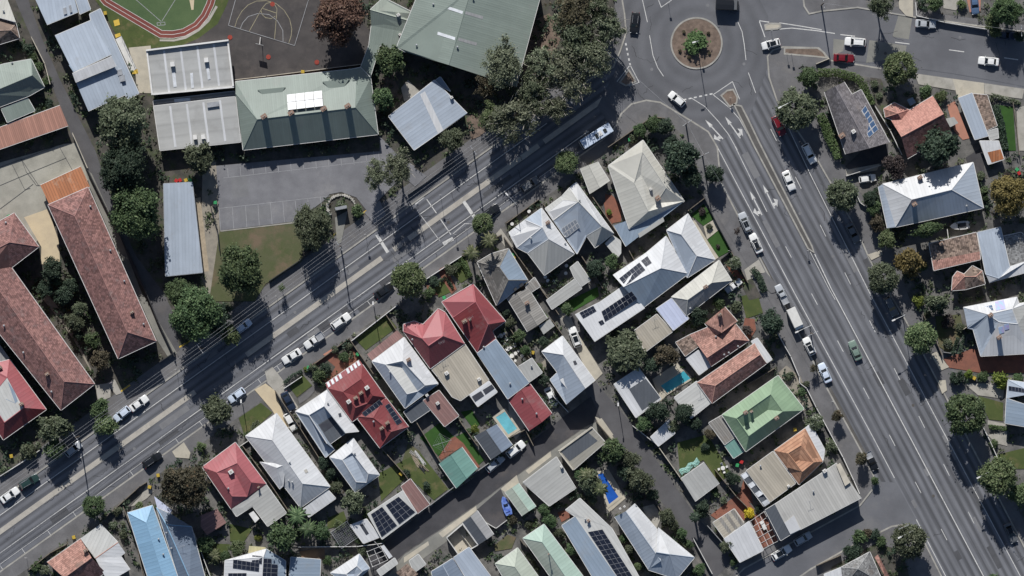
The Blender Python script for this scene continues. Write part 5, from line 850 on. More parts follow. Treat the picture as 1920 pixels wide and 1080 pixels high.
T('shrub', 598, 705, 16, 'leaf_green', 'bushy garden shrub left of the striped verandah'); T('shrub', 588, 690, 10, 'leaf_olive', 'olive shrub in the brick front garden'); T('shrub', 612, 690, 12, 'leaf_dark', 'round bed shrub in the brick front garden'); T('shrub', 645, 668, 12, 'leaf_green', 'oval bed shrub in the brick front garden'); T('shrub', 655, 650, 8, 'leaf_olive', 'small shrub by the brick garden fence'); T('shrub', 574, 692, 6, 'leaf_lime', 'lime shrub at the brick garden corner'); T('shrub', 628, 655, 9, 'leaf_olive', 'street-side shrub in the brick front garden'); T('shrub', 604, 722, 9, 'leaf_dark', 'dark shrub under the striped verandah end')
T('round', 764, 524, 38, 'leaf_light', 'big round light green street tree at mid street', .95)
T('round', 905, 420, 22, 'leaf_light', 'round street tree beside the pedestrian crossing')
T('round', 1062, 306, 24, 'leaf_light', 'round street tree behind the parked bus')
T('shrub', 846, 506, 13, 'leaf_olive', 'bushy shrub at the brick path gate'); T('shrub', 815, 528, 13, 'leaf_dark', 'dark shrub beside the big round street tree'); T('shrub', 806, 548, 12, 'leaf_green', 'shrub at the corner of the pink-red hip roof')
T('shrub', 858, 498, 9, 'leaf_green', 'shrub above the left small front lawn')
for a in ((608, 868, 14, 'leaf_dark', 'first of three dark trees beside the pyramid-roofed house'), (620, 888, 13, 'leaf_dark', 'second of three dark trees beside the pyramid-roofed house'), (632, 912, 14, 'leaf_olive', 'third of three trees beside the pyramid-roofed house')): T('med', *a)
T('med', 537, 1004, 37, 'leaf_green', 'large dark green tree in the lower back gardens'); T('med', 665, 940, 26, 'leaf_olive', 'round olive tree below the pyramid-roofed house'); T('med', 600, 997, 20, 'leaf_green', 'green tree left of the netted trampoline'); T('shrub', 636, 985, 12, 'leaf_light', 'light bush by the trampoline'); T('shrub', 672, 1010, 10, 'leaf_green', 'bush between trampoline and white skillion shed'); T('med', 446, 1028, 19, 'leaf_light', 'light green tree above the bottom solar house'); T('med', 425, 1040, 15, 'leaf_green', 'green tree left of the pale yellow awning'); T('shrub', 484, 1008, 8, 'leaf_lime', 'lime shrub above the pale yellow awning'); T('shrub', 404, 1050, 14, 'leaf_olive', 'fernlike shrub near the blue roof bottom'); T('shrub', 690, 966, 10, 'leaf_green', 'bush at the upper corner of the solar garage'); T('shrub', 678, 1032, 10, 'leaf_olive', 'bush in the bottom courtyard'); T('shrub', 615, 1050, 10, 'leaf_green', 'bush beside the small deck'); T('shrub', 490, 905, 9, 'leaf_green', 'bush in the gap beside the pink-red house'); T('shrub', 525, 930, 10, 'leaf_olive', 'thin bush beside the largest white house')
T('shrub', 890, 803, 10, 'leaf_lime', 'lime bush by the aqua pool garage'); T('shrub', 878, 808, 7, 'leaf_green', 'small bush by the aqua pool garage'); T('shrub', 762, 888, 9, 'leaf_dark', 'dark bush on the cluttered back lawn'); T('shrub', 800, 910, 9, 'leaf_dark', 'dark bush at the rusty shed')
for a in ((956, 608, 12, 'leaf_olive', 'olive tree in the paved tea garden'), (975, 630, 14, 'leaf_green', 'green tree in the paved tea garden'), (986, 655, 12, 'leaf_green', 'lower green tree in the paved tea garden'), (948, 586, 9, 'leaf_dark', 'dark bush behind the corrugated shed'), (1008, 690, 12, 'leaf_green', 'narrow tree left of the white modern house'), (1020, 712, 13, 'leaf_dark', 'dark tree beside the carport of the white modern house'), (1061, 579, 16, 'leaf_green', 'round green tree at the head of the driveway'), (1020, 640, 12, 'leaf_dark', 'dark courtyard bush before the white modern house')): T('med', *a)
T('med', 1114, 500, 21, 'leaf_dark', 'dark tree behind the L-shaped pale shed'); T('med', 1145, 490, 17, 'leaf_green', 'green tree beside the corner brick yard'); T('shrub', 1120, 396, 10, 'leaf_green', 'narrow shrub between the two corner houses'); T('shrub', 1118, 418, 9, 'leaf_olive', 'second shrub between the two corner houses'); T('shrub', 1142, 398, 7, 'leaf_lime', 'bright shrub on the corner brick yard')
# corner by the roundabout
for a in ((1200, 244, 15, 'leaf_green', 'leftmost bush of the corner garden'), (1222, 232, 19, 'leaf_green', 'bushy tree at the corner garden fence'), (1244, 240, 20, 'leaf_dark', 'dark bushy tree at the corner garden tip'), (1258, 268, 17, 'leaf_dark', 'dark bush beside the large cream house'), (1272, 298, 40, 'leaf_dark', 'large dark tree right of the large cream house'), (1334, 328, 25, 'leaf_dark', 'dark round tree on the avenue footpath by the cream house'), (1296, 330, 24, 'leaf_dark', 'dark tree between the other two right of the cream house'), (1378, 496, 16, 'leaf_white', 'pale flowering bush on the avenue frontage')): T('med', *a)
T('shrub', 1186, 262, 10, 'leaf_olive', 'low bush in the corner garden'); T('shrub', 1316, 397, 8, 'leaf_plum', 'reddish shrub on the upper small avenue lawn'); T('sparse', 1382, 433, 9, 'leaf_plum', 'bare young tree on the avenue footpath', hz=1.6); T('shrub', 1346, 462, 5, 'leaf_plum', 'tiny shrub on the lower small avenue lawn'); T('shrub', 1330, 425, 7, 'leaf_olive', 'shrub dividing the two small avenue lawns')
T('med', 1166, 664, 46, 'leaf_olive', 'large olive tree beside the laneway bend', 1.0, .62); T('med', 1249, 664, 27, 'leaf_brown', 'brown-tinged tree above the teal pool'); T('med', 1222, 684, 20, 'leaf_dark', 'dark tree at the teal pool corner'); T('med', 1308, 592, 20, 'leaf_dark', 'dark tree above the terracotta gable'); T('shrub', 1347, 568, 15, 'leaf_green', 'leafy shrub behind the cream hip roof car'); T('shrub', 1381, 576, 13, 'leaf_olive', 'shrub on the shaded avenue lawn'); T('med', 1441, 607, 27, 'leaf_dark', 'dark round tree beside the white delivery van'); T('shrub', 1399, 619, 12, 'leaf_plum', 'plum shrub by the curved brick path')
for a in ((1233, 770, 25, 'leaf_dark', 'dark tree below the black-matted poolside roof'), (1206, 796, 18, 'leaf_green', 'green bush on the laneway above the white shed'), (1280, 770, 26, 'leaf_dark', 'dark tree right of the small white laneway shed'), (1262, 800, 14, 'leaf_olive', 'bush over the small white laneway shed'), (1300, 795, 16, 'leaf_dark', 'dark bush behind the narrow red tiled house'), (1330, 815, 13, 'leaf_brown', 'brown bush by the old lean-to')): T('med', *a)
T('shrub', 1322, 838, 9, 'leaf_dark', 'dark bush at the end of the laneway lawn'); T('shrub', 1478, 706, 9, 'leaf_olive', 'gravel garden shrub nearest the white verandah'); T('shrub', 1503, 735, 10, 'leaf_green', 'gravel garden shrub by the green roof'); T('shrub', 1512, 720, 7, 'leaf_olive', 'gravel garden shrub by the curved fence')
T('med', 1530, 795, 20, 'leaf_white', 'white-flowering bush in front of the orange house'); T('shrub', 1558, 838, 13, 'leaf_white', 'white-flowering bush by the shop corner')
T('sparse', 1525, 690, 11, 'leaf_rust', 'young reddish tree beside a parked silver car', hz=1.5); T('med', 1568, 778, 13, 'leaf_rust', 'reddish verge tree between lawn and avenue', hz=1.4); T('med', 1614, 862, 17, 'leaf_rust', 'rusty verge tree beside the dark utility', hz=1.2); T('shrub', 1640, 901, 9, 'leaf_green', 'small round verge bush near the shop', hz=1.6)
for a in ((1153, 846, 28, 'leaf_green', 'upper tree of the row along the laneway'), (1180, 862, 22, 'leaf_olive', 'second tree of the row along the laneway'), (1198, 900, 30, 'leaf_olive', 'largest tree of the row along the laneway'), (1172, 884, 18, 'leaf_dark', 'dark tree beside the bright blue pool'), (1220, 928, 17, 'leaf_dark', 'last tree of the row along the laneway'), (1251, 967, 18, 'leaf_olive', 'tree between laneway and silver-white house'), (1280, 1000, 13, 'leaf_green', 'hedge tree lower along the laneway'), (1264, 986, 12, 'leaf_olive', 'hedge tree beside the silver-white house'), (1292, 1020, 10, 'leaf_green', 'lowest hedge tree along the laneway'), (1312, 1068, 14, 'leaf_green', 'tree at the bottom of the laneway'), (1182, 1030, 13, 'leaf_olive', 'tree in the passage left of the silver-white house'), (1170, 1008, 10, 'leaf_green', 'bush in the passage left of the silver-white house'), (1195, 1060, 10, 'leaf_light', 'low bush at the bottom passage')): T('med', *a)
T('med', 1371, 897, 16, 'leaf_dark', 'dark tree beside the white garden table'); T('med', 1316, 953, 18, 'leaf_dark', 'dark tree overhanging the laneway at the small shed'); T('shrub', 1341, 924, 9, 'leaf_green', 'small tree behind the grey laneway shed'); T('shrub', 1356, 938, 9, 'leaf_olive', 'spindly tree behind the grey laneway shed'); T('shrub', 1404, 962, 12, 'leaf_yellow', 'bright yellow bush beside the pergola'); T('shrub', 1423, 953, 9, 'leaf_dark', 'dark bush right of the bright yellow bush'); T('med', 1360, 1022, 15, 'leaf_olive', 'tree at the corner of the white flat garage'); T('shrub', 1376, 1054, 8, 'leaf_green', 'small bush at the side street corner')
T('med', 1105, 905, 28, 'leaf_olive', 'feathery tree beside the broad grey garage'); T('med', 1112, 938, 13, 'leaf_olive', 'feathery bush above the long solar house'); T('med', 1090, 892, 16, 'leaf_green', 'green bush at the broad grey garage corner')
for a in ((1018, 954, 15, 'leaf_green', 'top tree of three behind the mint roof'), (1032, 975, 16, 'leaf_green', 'middle tree of three behind the mint roof'), (1048, 998, 12, 'leaf_olive', 'bottom tree of three behind the mint roof'), (1071, 1030, 15, 'leaf_green', 'round tree between mint and grey solar roofs')): T('med', *a)
T('shrub', 962, 975, 10, 'leaf_rust', 'rusty garden bed beside the mint shed'); T('shrub', 990, 982, 9, 'leaf_olive', 'shrub above the mint long roof'); T('shrub', 955, 970, 5, 'leaf_lime', 'lime shrub below the blue boat cover')
# avenue, east side
T('round', 1491, 207, 42, 'leaf_olive', 'avenue tree over the red car, nearest the roundabout', 1.0, .75)
for a in ( (1577, 367, 33, 'leaf_olive', 'avenue tree beside the white hip-roofed house'), (1652, 521, 32, 'leaf_olive', 'avenue tree beside the golden tree'), (1720, 633, 34, 'leaf_light', 'avenue tree above the brick driveway'), (1805, 775, 43, 'leaf_green', 'broadest avenue tree beside the small lawn'), (1866, 892, 39, 'leaf_light', 'avenue tree with a lamp beside the dry lawn'), (1701, 1013, 35, 'leaf_olive', 'avenue tree at the bottom side street corner')): T('round', *a)
T('med', 1912, 925, 30, 'leaf_light', 'pale green tree at the right edge, lower corner'); T('round', 1683, 131, 35, 'leaf_light', 'round street tree on the cross road footpath')
T('med', 1516, 142, 26, 'leaf_green', 'green tree at the planted traffic corner'); T('euc', 1644, 16, 30, 'leaf_olive', 'wispy tree at the top edge over the cross road'); T('med', 1752, 284, 48, 'leaf_dark', 'large dark tree over the big white hip roof', .8); T('med', 1678, 312, 27, 'leaf_plum', 'plum-leaved tree left of the large dark tree')
T('big', 1884, 20, 38, 'leaf_green', 'large tree in the top right corner', .9); T('med', 1860, 40, 20, 'leaf_light', 'light tree at the top right footpath'); T('med', 1862, 62, 16, 'leaf_light', 'small kerbside tree at the top right'); T('med', 1752, 8, 18, 'leaf_green', 'bush at the top edge by the silver car'); T('shrub', 1803, 10, 11, 'leaf_hedge', 'hedge bush between the two top right drives'); T('med', 1910, 70, 14, 'leaf_dark', 'dark tree at the right edge of the cross road')
T('shrub', 1735, 172, 14, 'leaf_green', 'bush by the salmon house fence'); T('shrub', 1765, 180, 13, 'leaf_light', 'light bush at the pink patio'); T('shrub', 1640, 158, 9, 'leaf_white', 'pale bush inside the long hedge'); T('shrub', 1648, 180, 8, 'leaf_olive', 'low bush inside the long hedge')
T('med', 1629, 370, 19, 'leaf_dark', 'dark tree below the small driveway car'); T('med', 1636, 390, 17, 'leaf_green', 'green tree at the white verandah'); T('med', 1642, 419, 19, 'leaf_brown', 'brown tree at the verandah corner'); T('med', 1662, 450, 21, 'leaf_light', 'light green tree below the white hip-roofed house'); T('med', 1738, 428, 38, 'leaf_green', 'wide low tree south of the white hip-roofed house', .5, 1.0, .25); T('big', 1884, 368, 42, 'leaf_gold', 'golden autumn tree at the right edge', 1.05); T('med', 1704, 487, 32, 'leaf_gold', 'golden-brown tree beside the lichened tiled house'); T('shrub', 1841, 366, 17, 'leaf_green', 'bush between white hip roof and golden tree'); T('shrub', 1730, 500, 10, 'leaf_green', 'green bush right of the golden-brown tree'); T('shrub', 1886, 330, 9, 'leaf_plum', 'reddish bush above the golden autumn tree'); T('shrub', 1690, 440, 11, 'leaf_olive', 'bush left of the wide low tree'); T('shrub', 1838, 330, 10, 'leaf_olive', 'bush on the dark paved yard')
T('med', 1757, 566, 29, 'leaf_olive', 'wide garden tree above the villa lawn', .6, 1, 0); T('shrub', 1722, 563, 14, 'leaf_lime', 'yellow-green bush at the villa front corner'); T('shrub', 1740, 590, 8, 'leaf_white', 'pale bush at the villa lawn edge'); T('shrub', 1778, 602, 15, 'leaf_plum', 'dark round bush on the villa lawn'); T('shrub', 1776, 644, 12, 'leaf_white', 'pale flowering bush at the villa gate'); T('shrub', 1800, 614, 10, 'leaf_olive', 'olive bush by the villa wall'); T('shrub', 1791, 708, 17, 'leaf_dark', 'dark bush below the brick driveway'); T('shrub', 1816, 703, 11, 'leaf_lime', 'yellow bush below the brick driveway'); T('shrub', 1841, 706, 12, 'leaf_green', 'green bush between the two yellow bushes'); T('shrub', 1874, 711, 18, 'leaf_lime', 'larger yellow bush below the brick driveway'); T('shrub', 1908, 708, 12, 'leaf_green', 'bush at the right edge below the brick driveway'); T('shrub', 1862, 832, 10, 'leaf_green', 'bush at the white side fence end'); T('shrub', 1862, 1085, 14, 'leaf_green', 'bush at the bottom right edge')
T('shrub', 1610, 1005, 17, 'leaf_green', 'largest of three corner-garden bushes at the side street'); T('shrub', 1640, 1002, 11, 'leaf_dark', 'dark small bush at the side street corner garden'); T('shrub', 1600, 1034, 19, 'leaf_dark', 'dark bush overlapping the mottled grey roof'); T('shrub', 1652, 1015, 13, 'leaf_green', 'green bush left of the lowest avenue tree'); T('shrub', 1625, 1000, 11, 'leaf_brown', 'brown bush between the corner-garden bushes')
T('shrub', 1307, 78, 27, 'leaf_hedge', 'green planting in the middle of the roundabout', 1.0, .55, cat='shrub')
for i, (x, y) in enumerate(((1275, 95), (1292, 108), (1328, 62), (1330, 100), (1282, 60))): T('shrub', x, y, 4, 'leaf_brown', 'small tuft in the brown bark of the roundabout', group='tufts round the roundabout planting')
# palms
def palm(x, y, r, label, h=6.0, leaf='leaf_palm'):
    root = thing('palm_tree', label, 'palm', W(x, y, .12)); rr = random.Random(int(x)); b = MB(); b.tube((0, 0, 0), (.1, 0, h), .28, .2, 9); b.build('trunk', M('bark'), root); f = MB()
    for i in range(22):
        a = 2 * math.pi * i / 22 + rr.uniform(-.15, .15); L_ = r * S * rr.uniform(.8, 1.1); up = rr.uniform(.1, .9); prev = None
        for k in range(7):
            t = k / 6; q = Vector((math.cos(a) * L_ * t, math.sin(a) * L_ * t, h + up * L_ * .5 * t - L_ * .75 * t * t * (1.2 - up * .5))); w = .26 * (1 - t) * min(1, 3 * t + .25) + .04
            sd = Vector((-math.sin(a), math.cos(a), 0)) * w
            if prev is not None:
                p, ps = prev; f.add([p - ps * 1.8 - Vector((0, 0, .14)), p, q, q - sd * 1.8 - Vector((0, 0, .14))], [(0, 1, 2, 3)]); f.add([p + ps * 1.8 - Vector((0, 0, .14)), p, q, q + sd * 1.8 - Vector((0, 0, .14))], [(3, 2, 1, 0)])
            prev = (q, sd)
    f.build('crown', M(leaf), root)
palm(918, 452, 17, 'upper pale palm casting a long shadow on the slate roof', 9); palm(884, 475, 17, 'lower pale palm beside the hedged front lawn', 8)
palm(560, 966, 23, 'palm behind the largest white house, nearer the roof', 5, 'leaf_green'); palm(578, 990, 20, 'palm behind the largest white house, farther from it', 5, 'leaf_green')
palm(1100, 890, 17, 'palm beside the beige parapet garage', 6); palm(1126, 915, 15, 'palm shading the bright blue pool', 6); palm(1302, 968, 12, 'spiky palm by the laneway white garage', 5, 'leaf_dark')
palm(404, 1040, 16, 'fern palm near the bottom solar house', 3, 'leaf_palm')
# hedges
def hedge(s, w, h, leaf, label, key=None):
    p = [W(*q) for q in pts(s, key)]; c = []; r_ = np.random.default_rng(int(p[0].x * 10) % 9999 + 5); nn = []
    c0 = sum(p, Vector()) / len(p); c0.z = .12
    for a, b in zip(p[:-1], p[1:]):
        d = (b - a); L_ = d.length; d.normalize(); n = Vector((-d.y, d.x, 0)); k = int(L_ * w * 75)
        u = r_.random(k) * L_; v = (r_.random(k) - .5) * w; z = h * (.15 + .85 * r_.random(k) ** .45) + np.sin(u * 2.1) * .08
        q = np.outer(u, d) + np.outer(v, n) + np.array(a - c0) + np.array([0, 0, 0]); q[:, 2] = z; c.append(q)
        m = np.outer(v / w * 1.4, n) + np.array([0, 0, .8]) + r_.normal(size=(k, 3)) * .45; nn.append(m / np.linalg.norm(m, axis=1, keepdims=True))
    c = np.concatenate(c); nn = np.concatenate(nn); root = thing('hedge', label, 'hedge', c0)
    link('foliage', quads_mesh('foliage', c, nn, .24, r_, leaf), root)
    b = MB()
    for a, q in zip(p[:-1], p[1:]):
        n_ = max(2, int((q - a).length / 2.5))
        for i in range(n_): t = a.lerp(q, (i + .5) / n_) - c0; b.tube((t.x, t.y, 0), (t.x, t.y, h * .6), .05, .03, 5)
    b.build('stem', M('bark'), root)['kind'] = 'stuff'
hedge("50,530 180,525 320,560 370,600 400,680 440,760", 1.9, 1.9, 'leaf_hedge', 'long clipped green hedge around the dark shingled house', '40')
hedge("60,830 100,900 130,1000 180,1090 200,1150", 2.1, 1.9, 'leaf_hedge', 'clipped green hedge left of the dark shingled house', '40')
hedge("395,830 425,870 470,960", 1.2, 1.2, 'leaf_hedge', 'clipped hedge dividing the two small front lawns', '21'); hedge("255,1000 290,960 345,1045", .6, .7, 'leaf_dark', 'low dark hedge framing the small front lawn', '21')
hedge("1300,690 1400,715 1500,745", 1.1, 1.2, 'leaf_white', 'white-flowering hedge along the cross road', '40'); hedge("1330,760 1370,900 1400,1080", 1.8, 1.6, 'leaf_dark', 'dark hedge beside the brown slatted pergola', '40')
hedge("1065,360 1020,480", .9, 1.3, 'leaf_dark', 'left of two parallel clipped hedges by the villa', '42'); hedge("1110,340 1070,480", .9, 1.3, 'leaf_dark', 'right of two parallel clipped hedges by the villa', '42')
hedge("590,690 640,640 720,600", .8, 1.1, 'leaf_dark', 'dark hedge along the small square front lawn', '12'); hedge("1040,900 1100,980 1130,1070", 1.6, 1.2, 'leaf_dark', 'shaded hedge beside the cream hip roof car', '31')
hedge("1285,1000 1340,1010 1420,1020", 1.0, 1.0, 'leaf_hedge', 'low hedge below the paved villa-side path', '42'); hedge("410,640 470,720 530,800 580,870", 1.3, 1.4, 'leaf_olive', 'loose olive hedge between laneway and silver-white house', '33')
hedge("1160,600 1230,850 1300,960", .9, 1.2, 'leaf_green', 'green hedge along the white villa side wall', '43') if 0 else None
# low plants, weeds and leaf litter
def ground_cover(name, label, leaf, n, seed, size, dens, hmax):
    r_ = np.random.default_rng(seed); lots = [q for nm, q in LAID if nm in ('lot_ground', 'school_ground')]; hard = [q for nm, q in LAID if nm not in ('lot_ground', 'school_ground', 'garden_bed', 'mulch_bed', 'gravel_bed', 'gravel_garden', 'brick_garden')]
    boxes = [(min(a for a, b in q), max(a for a, b in q), min(b for a, b in q), max(b for a, b in q), q) for q in hard]
    c = []
    while len(c) < n:
        x, y = r_.uniform(-20, 1940), r_.uniform(-20, 1100)
        if mnoise.noise(Vector((x * .035, y * .035, seed))) < dens: continue
        if not any(inside((x, y), q) for q in lots) or any(b[0] < u < b[1] and b[2] < v < b[3] and inside((u, v), b[4]) for b in boxes for u, v in ((x, y), (x + 6, y), (x - 6, y), (x, y + 6), (x, y - 6))): continue
        k = r_.integers(6, 16); w = W(x, y)
        for i in range(k): c.append((w.x + r_.normal() * .3, w.y + r_.normal() * .3, .16 + hmax * r_.random()))
    c = np.array(c); nn = np.array([0, 0, .8]) + r_.normal(size=c.shape) * .5; nn /= np.linalg.norm(nn, axis=1, keepdims=True)
    o = link(name, quads_mesh(name, c, nn, size, r_, leaf)); o['kind'] = 'stuff'; o['label'] = label; o['category'] = 'plants'
ground_cover('weeds', 'low green weeds and creepers over the back lots', 'leaf_green', 26000, 3, .34, .05, .5)
ground_cover('leaf_litter', 'dry leaf litter scattered over the bare lots', 'leaf_brown', 9000, 9, .2, .05, .05)
ground_cover('garden_plants', 'low grey-green garden plants along the fences', 'leaf_olive', 22000, 17, .38, .14, 1.1)
ground_cover('rough_bushes', 'ragged dark bushes filling the gaps between the houses', 'leaf_dark', 26000, 29, .4, .2, 1.7)
# ------------------------------------------------------------------ vehicles
def paint_mat(n, c, rough=.28, metal=0.0):
    m = surf('car_' + n, c, tuple(x * .96 for x in c), .5, .03, rough, .5, metal); m.node_tree.nodes['Principled BSDF'].inputs['Coat Weight'].default_value = .4; return m
for n, c in (('white', (.72, .72, .7)), ('silver', (.38, .4, .42)), ('black', (.012, .013, .015)), ('grey', (.12, .125, .13)), ('red', (.15, .01, .016)), ('green', (.16, .22, .18)), ('darkgreen', (.02, .045, .04)), ('navy', (.02, .03, .055)), ('blue', (.08, .13, .22)), ('bluewhite', (.55, .62, .72))): paint_mat(n, c)
surf('car_glass', (.012, .015, .018), (.010, .012, .015), 1, .02, .06, .5); surf('tyre', (.015, .015, .015), None, 3, .1, .9); surf('lamp_clear', (.6, .62, .64), None, 3, .02, .1); surf('lamp_red', (.3, .01, .01), None, 3, .02, .15); surf('canvas', (.62, .61, .58), (.56, .55, .52), 1, .06, .8); surf('tray', (.2, .2, .21), None, 1, .2, .7)
def loft(rings, closed_ends=True):
    n = len(rings[0]); v = [p for r in rings for p in r]; f = []
    for i in range(len(rings) - 1):
        for k in range(n): f.append((i * n + k, i * n + (k + 1) % n, (i + 1) * n + (k + 1) % n, (i + 1) * n + k))
    f.append(tuple(range(n - 1, -1, -1))); f.append(tuple((len(rings) - 1) * n + k for k in range(n))); return v, f
CT = {}
def car_parts(kind):
    L, Wd, Ht, xf0, xf1, xr1, xr0, zb = {'sedan': (4.7, 1.84, 1.45, .2, .03, -.24, -.36, .92), 'hatch': (4.25, 1.8, 1.5, .22, .05, -.36, -.46, .95), 'suv': (4.75, 1.92, 1.7, .22, .07, -.38, -.47, 1.05), 'ute': (5.3, 1.92, 1.75, .2, .07, -.1, -.13, 1.05), 'van': (5.3, 2.1, 2.45, .44, .33, -.47, -.49, 1.15), 'wagon': (4.85, 1.86, 1.5, .2, .04, -.38, -.46, .93)}[kind]
    w = Wd / 2; parts = []; b = MB(); rings = []
    deck = zb - (.02 if kind in ('sedan',) else .0)
    for x, wf, zl, zt in ((-.5, .8, .45, zb - .3), (-.488, .9, .34, zb - .1), (-.45, .96, .28, deck), (-.3, 1, .24, zb), (.0, 1, .22, zb), (.25, .99, .22, zb - .01), (.38, .97, .24, zb - .08), (.45, .91, .28, zb - .15), (.485, .82, .34, zb - .26), (.5, .68, .42, zb - .36)):
        ww = w * wf; rings.append([(x * L, -ww * .9, zl), (x * L, -ww, zl + .16), (x * L, -ww, zt - .16), (x * L, -ww * .95, zt - .04), (x * L, -ww * .8, zt + .01), (x * L, 0, zt + .04), (x * L, ww * .8, zt + .01), (x * L, ww * .95, zt - .04), (x * L, ww, zt - .16), (x * L, ww, zl + .16), (x * L, ww * .9, zl)])
    v, f = loft(rings); b.add(v, f)
    wb, wt = w * .9, w * .72; z1 = Ht
    rr = [[(xr0 * L, -wb * .94, zb - .03), (xr0 * L, wb * .94, zb - .03)], [(xf0 * L, -wb * .93, zb - .06), (xf0 * L, wb * .93, zb - .06)]]
    A = [(xr0 * L, -wb * .95, zb - .03), (xf0 * L, -wb * .95, zb - .06), (xf0 * L, wb * .95, zb - .06), (xr0 * L, wb * .95, zb - .03)]
    mx = (xf1 + xr1) / 2
    B = [(xr1 * L, -wt * .95, z1 - .04), (xf1 * L, -wt * .95, z1 - .05), (xf1 * L, wt * .95, z1 - .05), (xr1 * L, wt * .95, z1 - .04)]
    C_ = [(mx * L, -wt * .98, z1 - .01), (mx * L, wt * .98, z1 - .01), (mx * L, 0, z1 + .03), (xf1 * L, 0, z1 - .02), (xr1 * L, 0, z1 - .01)]
    vv = A + B + C_
    # 0-3 base, 4-7 top, 8 left mid, 9 right mid, 10 centre, 11 front mid, 12 rear mid
    b.add(vv, [(0, 1, 5, 8, 4), (2, 3, 7, 9, 6), (1, 2, 6, 11, 5), (3, 0, 4, 12, 7), (4, 8, 10, 12), (8, 5, 11, 10), (11, 6, 9, 10), (12, 10, 9, 7)])
    if kind == 'ute':
        b.box((-.315 * L, 0, zb + .02), (.34 * L, w * 1.9, .1))
    parts.append(('body', mesh('body', b.v, b.f, [M('car_white')]), None))
    def glass(q, nm, s=.86, o=.02):
        q = [Vector(p) for p in q]; m = sum(q, Vector()) / len(q); n = (q[1] - q[0]).cross(q[2] - q[1]).normalized(); p = [m + (a - m) * s + n * o for a in q]
        parts.append((nm, mesh(nm, p, [tuple(range(len(p)))], [M('car_glass')]), 'car_glass'))
    glass([A[1], A[2], B[2], B[1]], 'windscreen', .9)
    if kind != 'van': glass([A[3], A[0], B[0], B[3]], 'rear_window', .84)
    if kind == 'van':
        glass([(.24 * L, -wb * .93, zb + .1), (.4 * L, -wb * .93, zb + .1), (.33 * L, -wt * 1.02, z1 - .45), (.24 * L, -wt * 1.05, z1 - .45)], 'side_window', .9, .06); glass([(.4 * L, wb * .93, zb + .1), (.24 * L, wb * .93, zb + .1), (.24 * L, wt * 1.05, z1 - .45), (.33 * L, wt * 1.02, z1 - .45)], 'side_window', .9, .06)
    else:
        glass([A[0], A[1], B[1], B[0]], 'side_window', .84); glass([A[2], A[3], B[3], B[2]], 'side_window', .84)
    wm = None
    for sx in (.31, -.3):
        for sy in (-1, 1):
            t = MB(); y0 = sy * w * .98; y1 = sy * (w * .98 - .22); t.tube((sx * L, y0, .33), (sx * L, y1, .33), .33, n=14); t.tube((sx * L, y0 + sy * .012, .33), (sx * L, y0, .33), .2, n=10, m=1); parts.append(('wheel', mesh('wheel', t.v, t.f, [M('tyre'), M('galv')], t.m), 'keep'))
    for sy in (-1, 1):
        t = MB(); t.box((.475 * L, sy * w * .68, zb - .28), (.16, .36, .12), -sy * .35); parts.append(('headlight', mesh('headlight', t.v, t.f, [M('lamp_clear')]), 'keep'))
        t = MB(); t.box((-.487 * L, sy * w * .74, zb - .2), (.1, .3, .16), sy * .2); parts.append(('tail_light', mesh('tail_light', t.v, t.f, [M('lamp_red')]), 'keep'))
        t = MB(); t.box(((xf0 - .03) * L, sy * (w + .08), zb + .05), (.14, .2, .13), 0); parts.append(('mirror', mesh('mirror', t.v, t.f, [M('car_white')]), None))
    if kind == 'ute':
        t = MB(); x0, x1 = -.49 * L, -.145 * L
        t.box(((x0 + x1) / 2, 0, zb + .1), (x1 - x0, w * 1.86, .05)); 
        for (cx, cy, dx, dy) in (((x0 + x1) / 2, w * .95, x1 - x0, .06), ((x0 + x1) / 2, -w * .95, x1 - x0, .06), (x0, 0, .06, w * 1.9), (x1, 0, .06, w * 1.9)): t.box((cx, cy, zb + .25), (dx, dy, .32))
        parts.append(('tray', mesh('tray', t.v, t.f, [M('galv')]), 'keep'))
    if kind in ('suv', 'wagon'):
        for sy in (-1, 1):
            t = MB(); t.box((mx * L, sy * wt * .86, z1 + .05), ((xf1 - xr1) * L * .8, .05, .05)); parts.append(('roof_rail', mesh('roof_rail', t.v, t.f, [M('galv')]), 'keep'))
    return parts
def car(kind, x, y, hx, hy, col, label, scale=1.0, ex=None, group=None):
    "centre x,y; nose points along map direction hx,hy"
    if kind not in CT: CT[kind] = car_parts(kind)
    nm = {'ute': 'utility_truck', 'van': 'delivery_van'}.get(kind, 'parked_car')
    r = thing(nm, label, 'van' if kind == 'van' else 'ute' if kind == 'ute' else 'car', W(x, y, .03), math.atan2(-hy, hx), group); r.scale = (scale,) * 3
    for n, me, mt in CT[kind]:
        o = link(n, me, r)
        if mt is None: o.material_slots[0].link = 'OBJECT'; o.material_slots[0].material = M('car_' + col)
    if ex == 'sunroof':
        t = MB(); z = {'suv': 1.73, 'hatch': 1.53, 'sedan': 1.48}.get(kind, 1.6); t.box((-.5, 0, z), (1.35, 1.0, .02)); link('sunroof', mesh('sunroof', t.v, t.f, [M('car_glass')]), r)
    return r
AV = (.53, 1.0); SW = (-.81, .58); NE = (.81, -.58)
car('suv', 1190, 43, -.12, 1, 'black', 'black car entering the roundabout from the top left')
car('hatch', 1269, 186, -.75, -.62, 'white', 'white hatchback waiting at the roundabout give-way line')
car('hatch', 1445, 83, -.95, .25, 'white', 'white hatchback just right of the roundabout', 1, 'sunroof')
car('suv', 1460, 236, .45, 1, 'red', 'dark red car half under the nearest avenue tree')
car('suv', 1517, 288, .5, 1, 'white', 'white car parked just below the red car on the avenue')
car('sedan', 1479, 339, .42, 1, 'white', 'white sedan driving down beside the median')
car('suv', 1397, 417, -.42, -1, 'silver', 'silver-blue car with a black roof pane parked by the lawns', 1, 'sunroof')
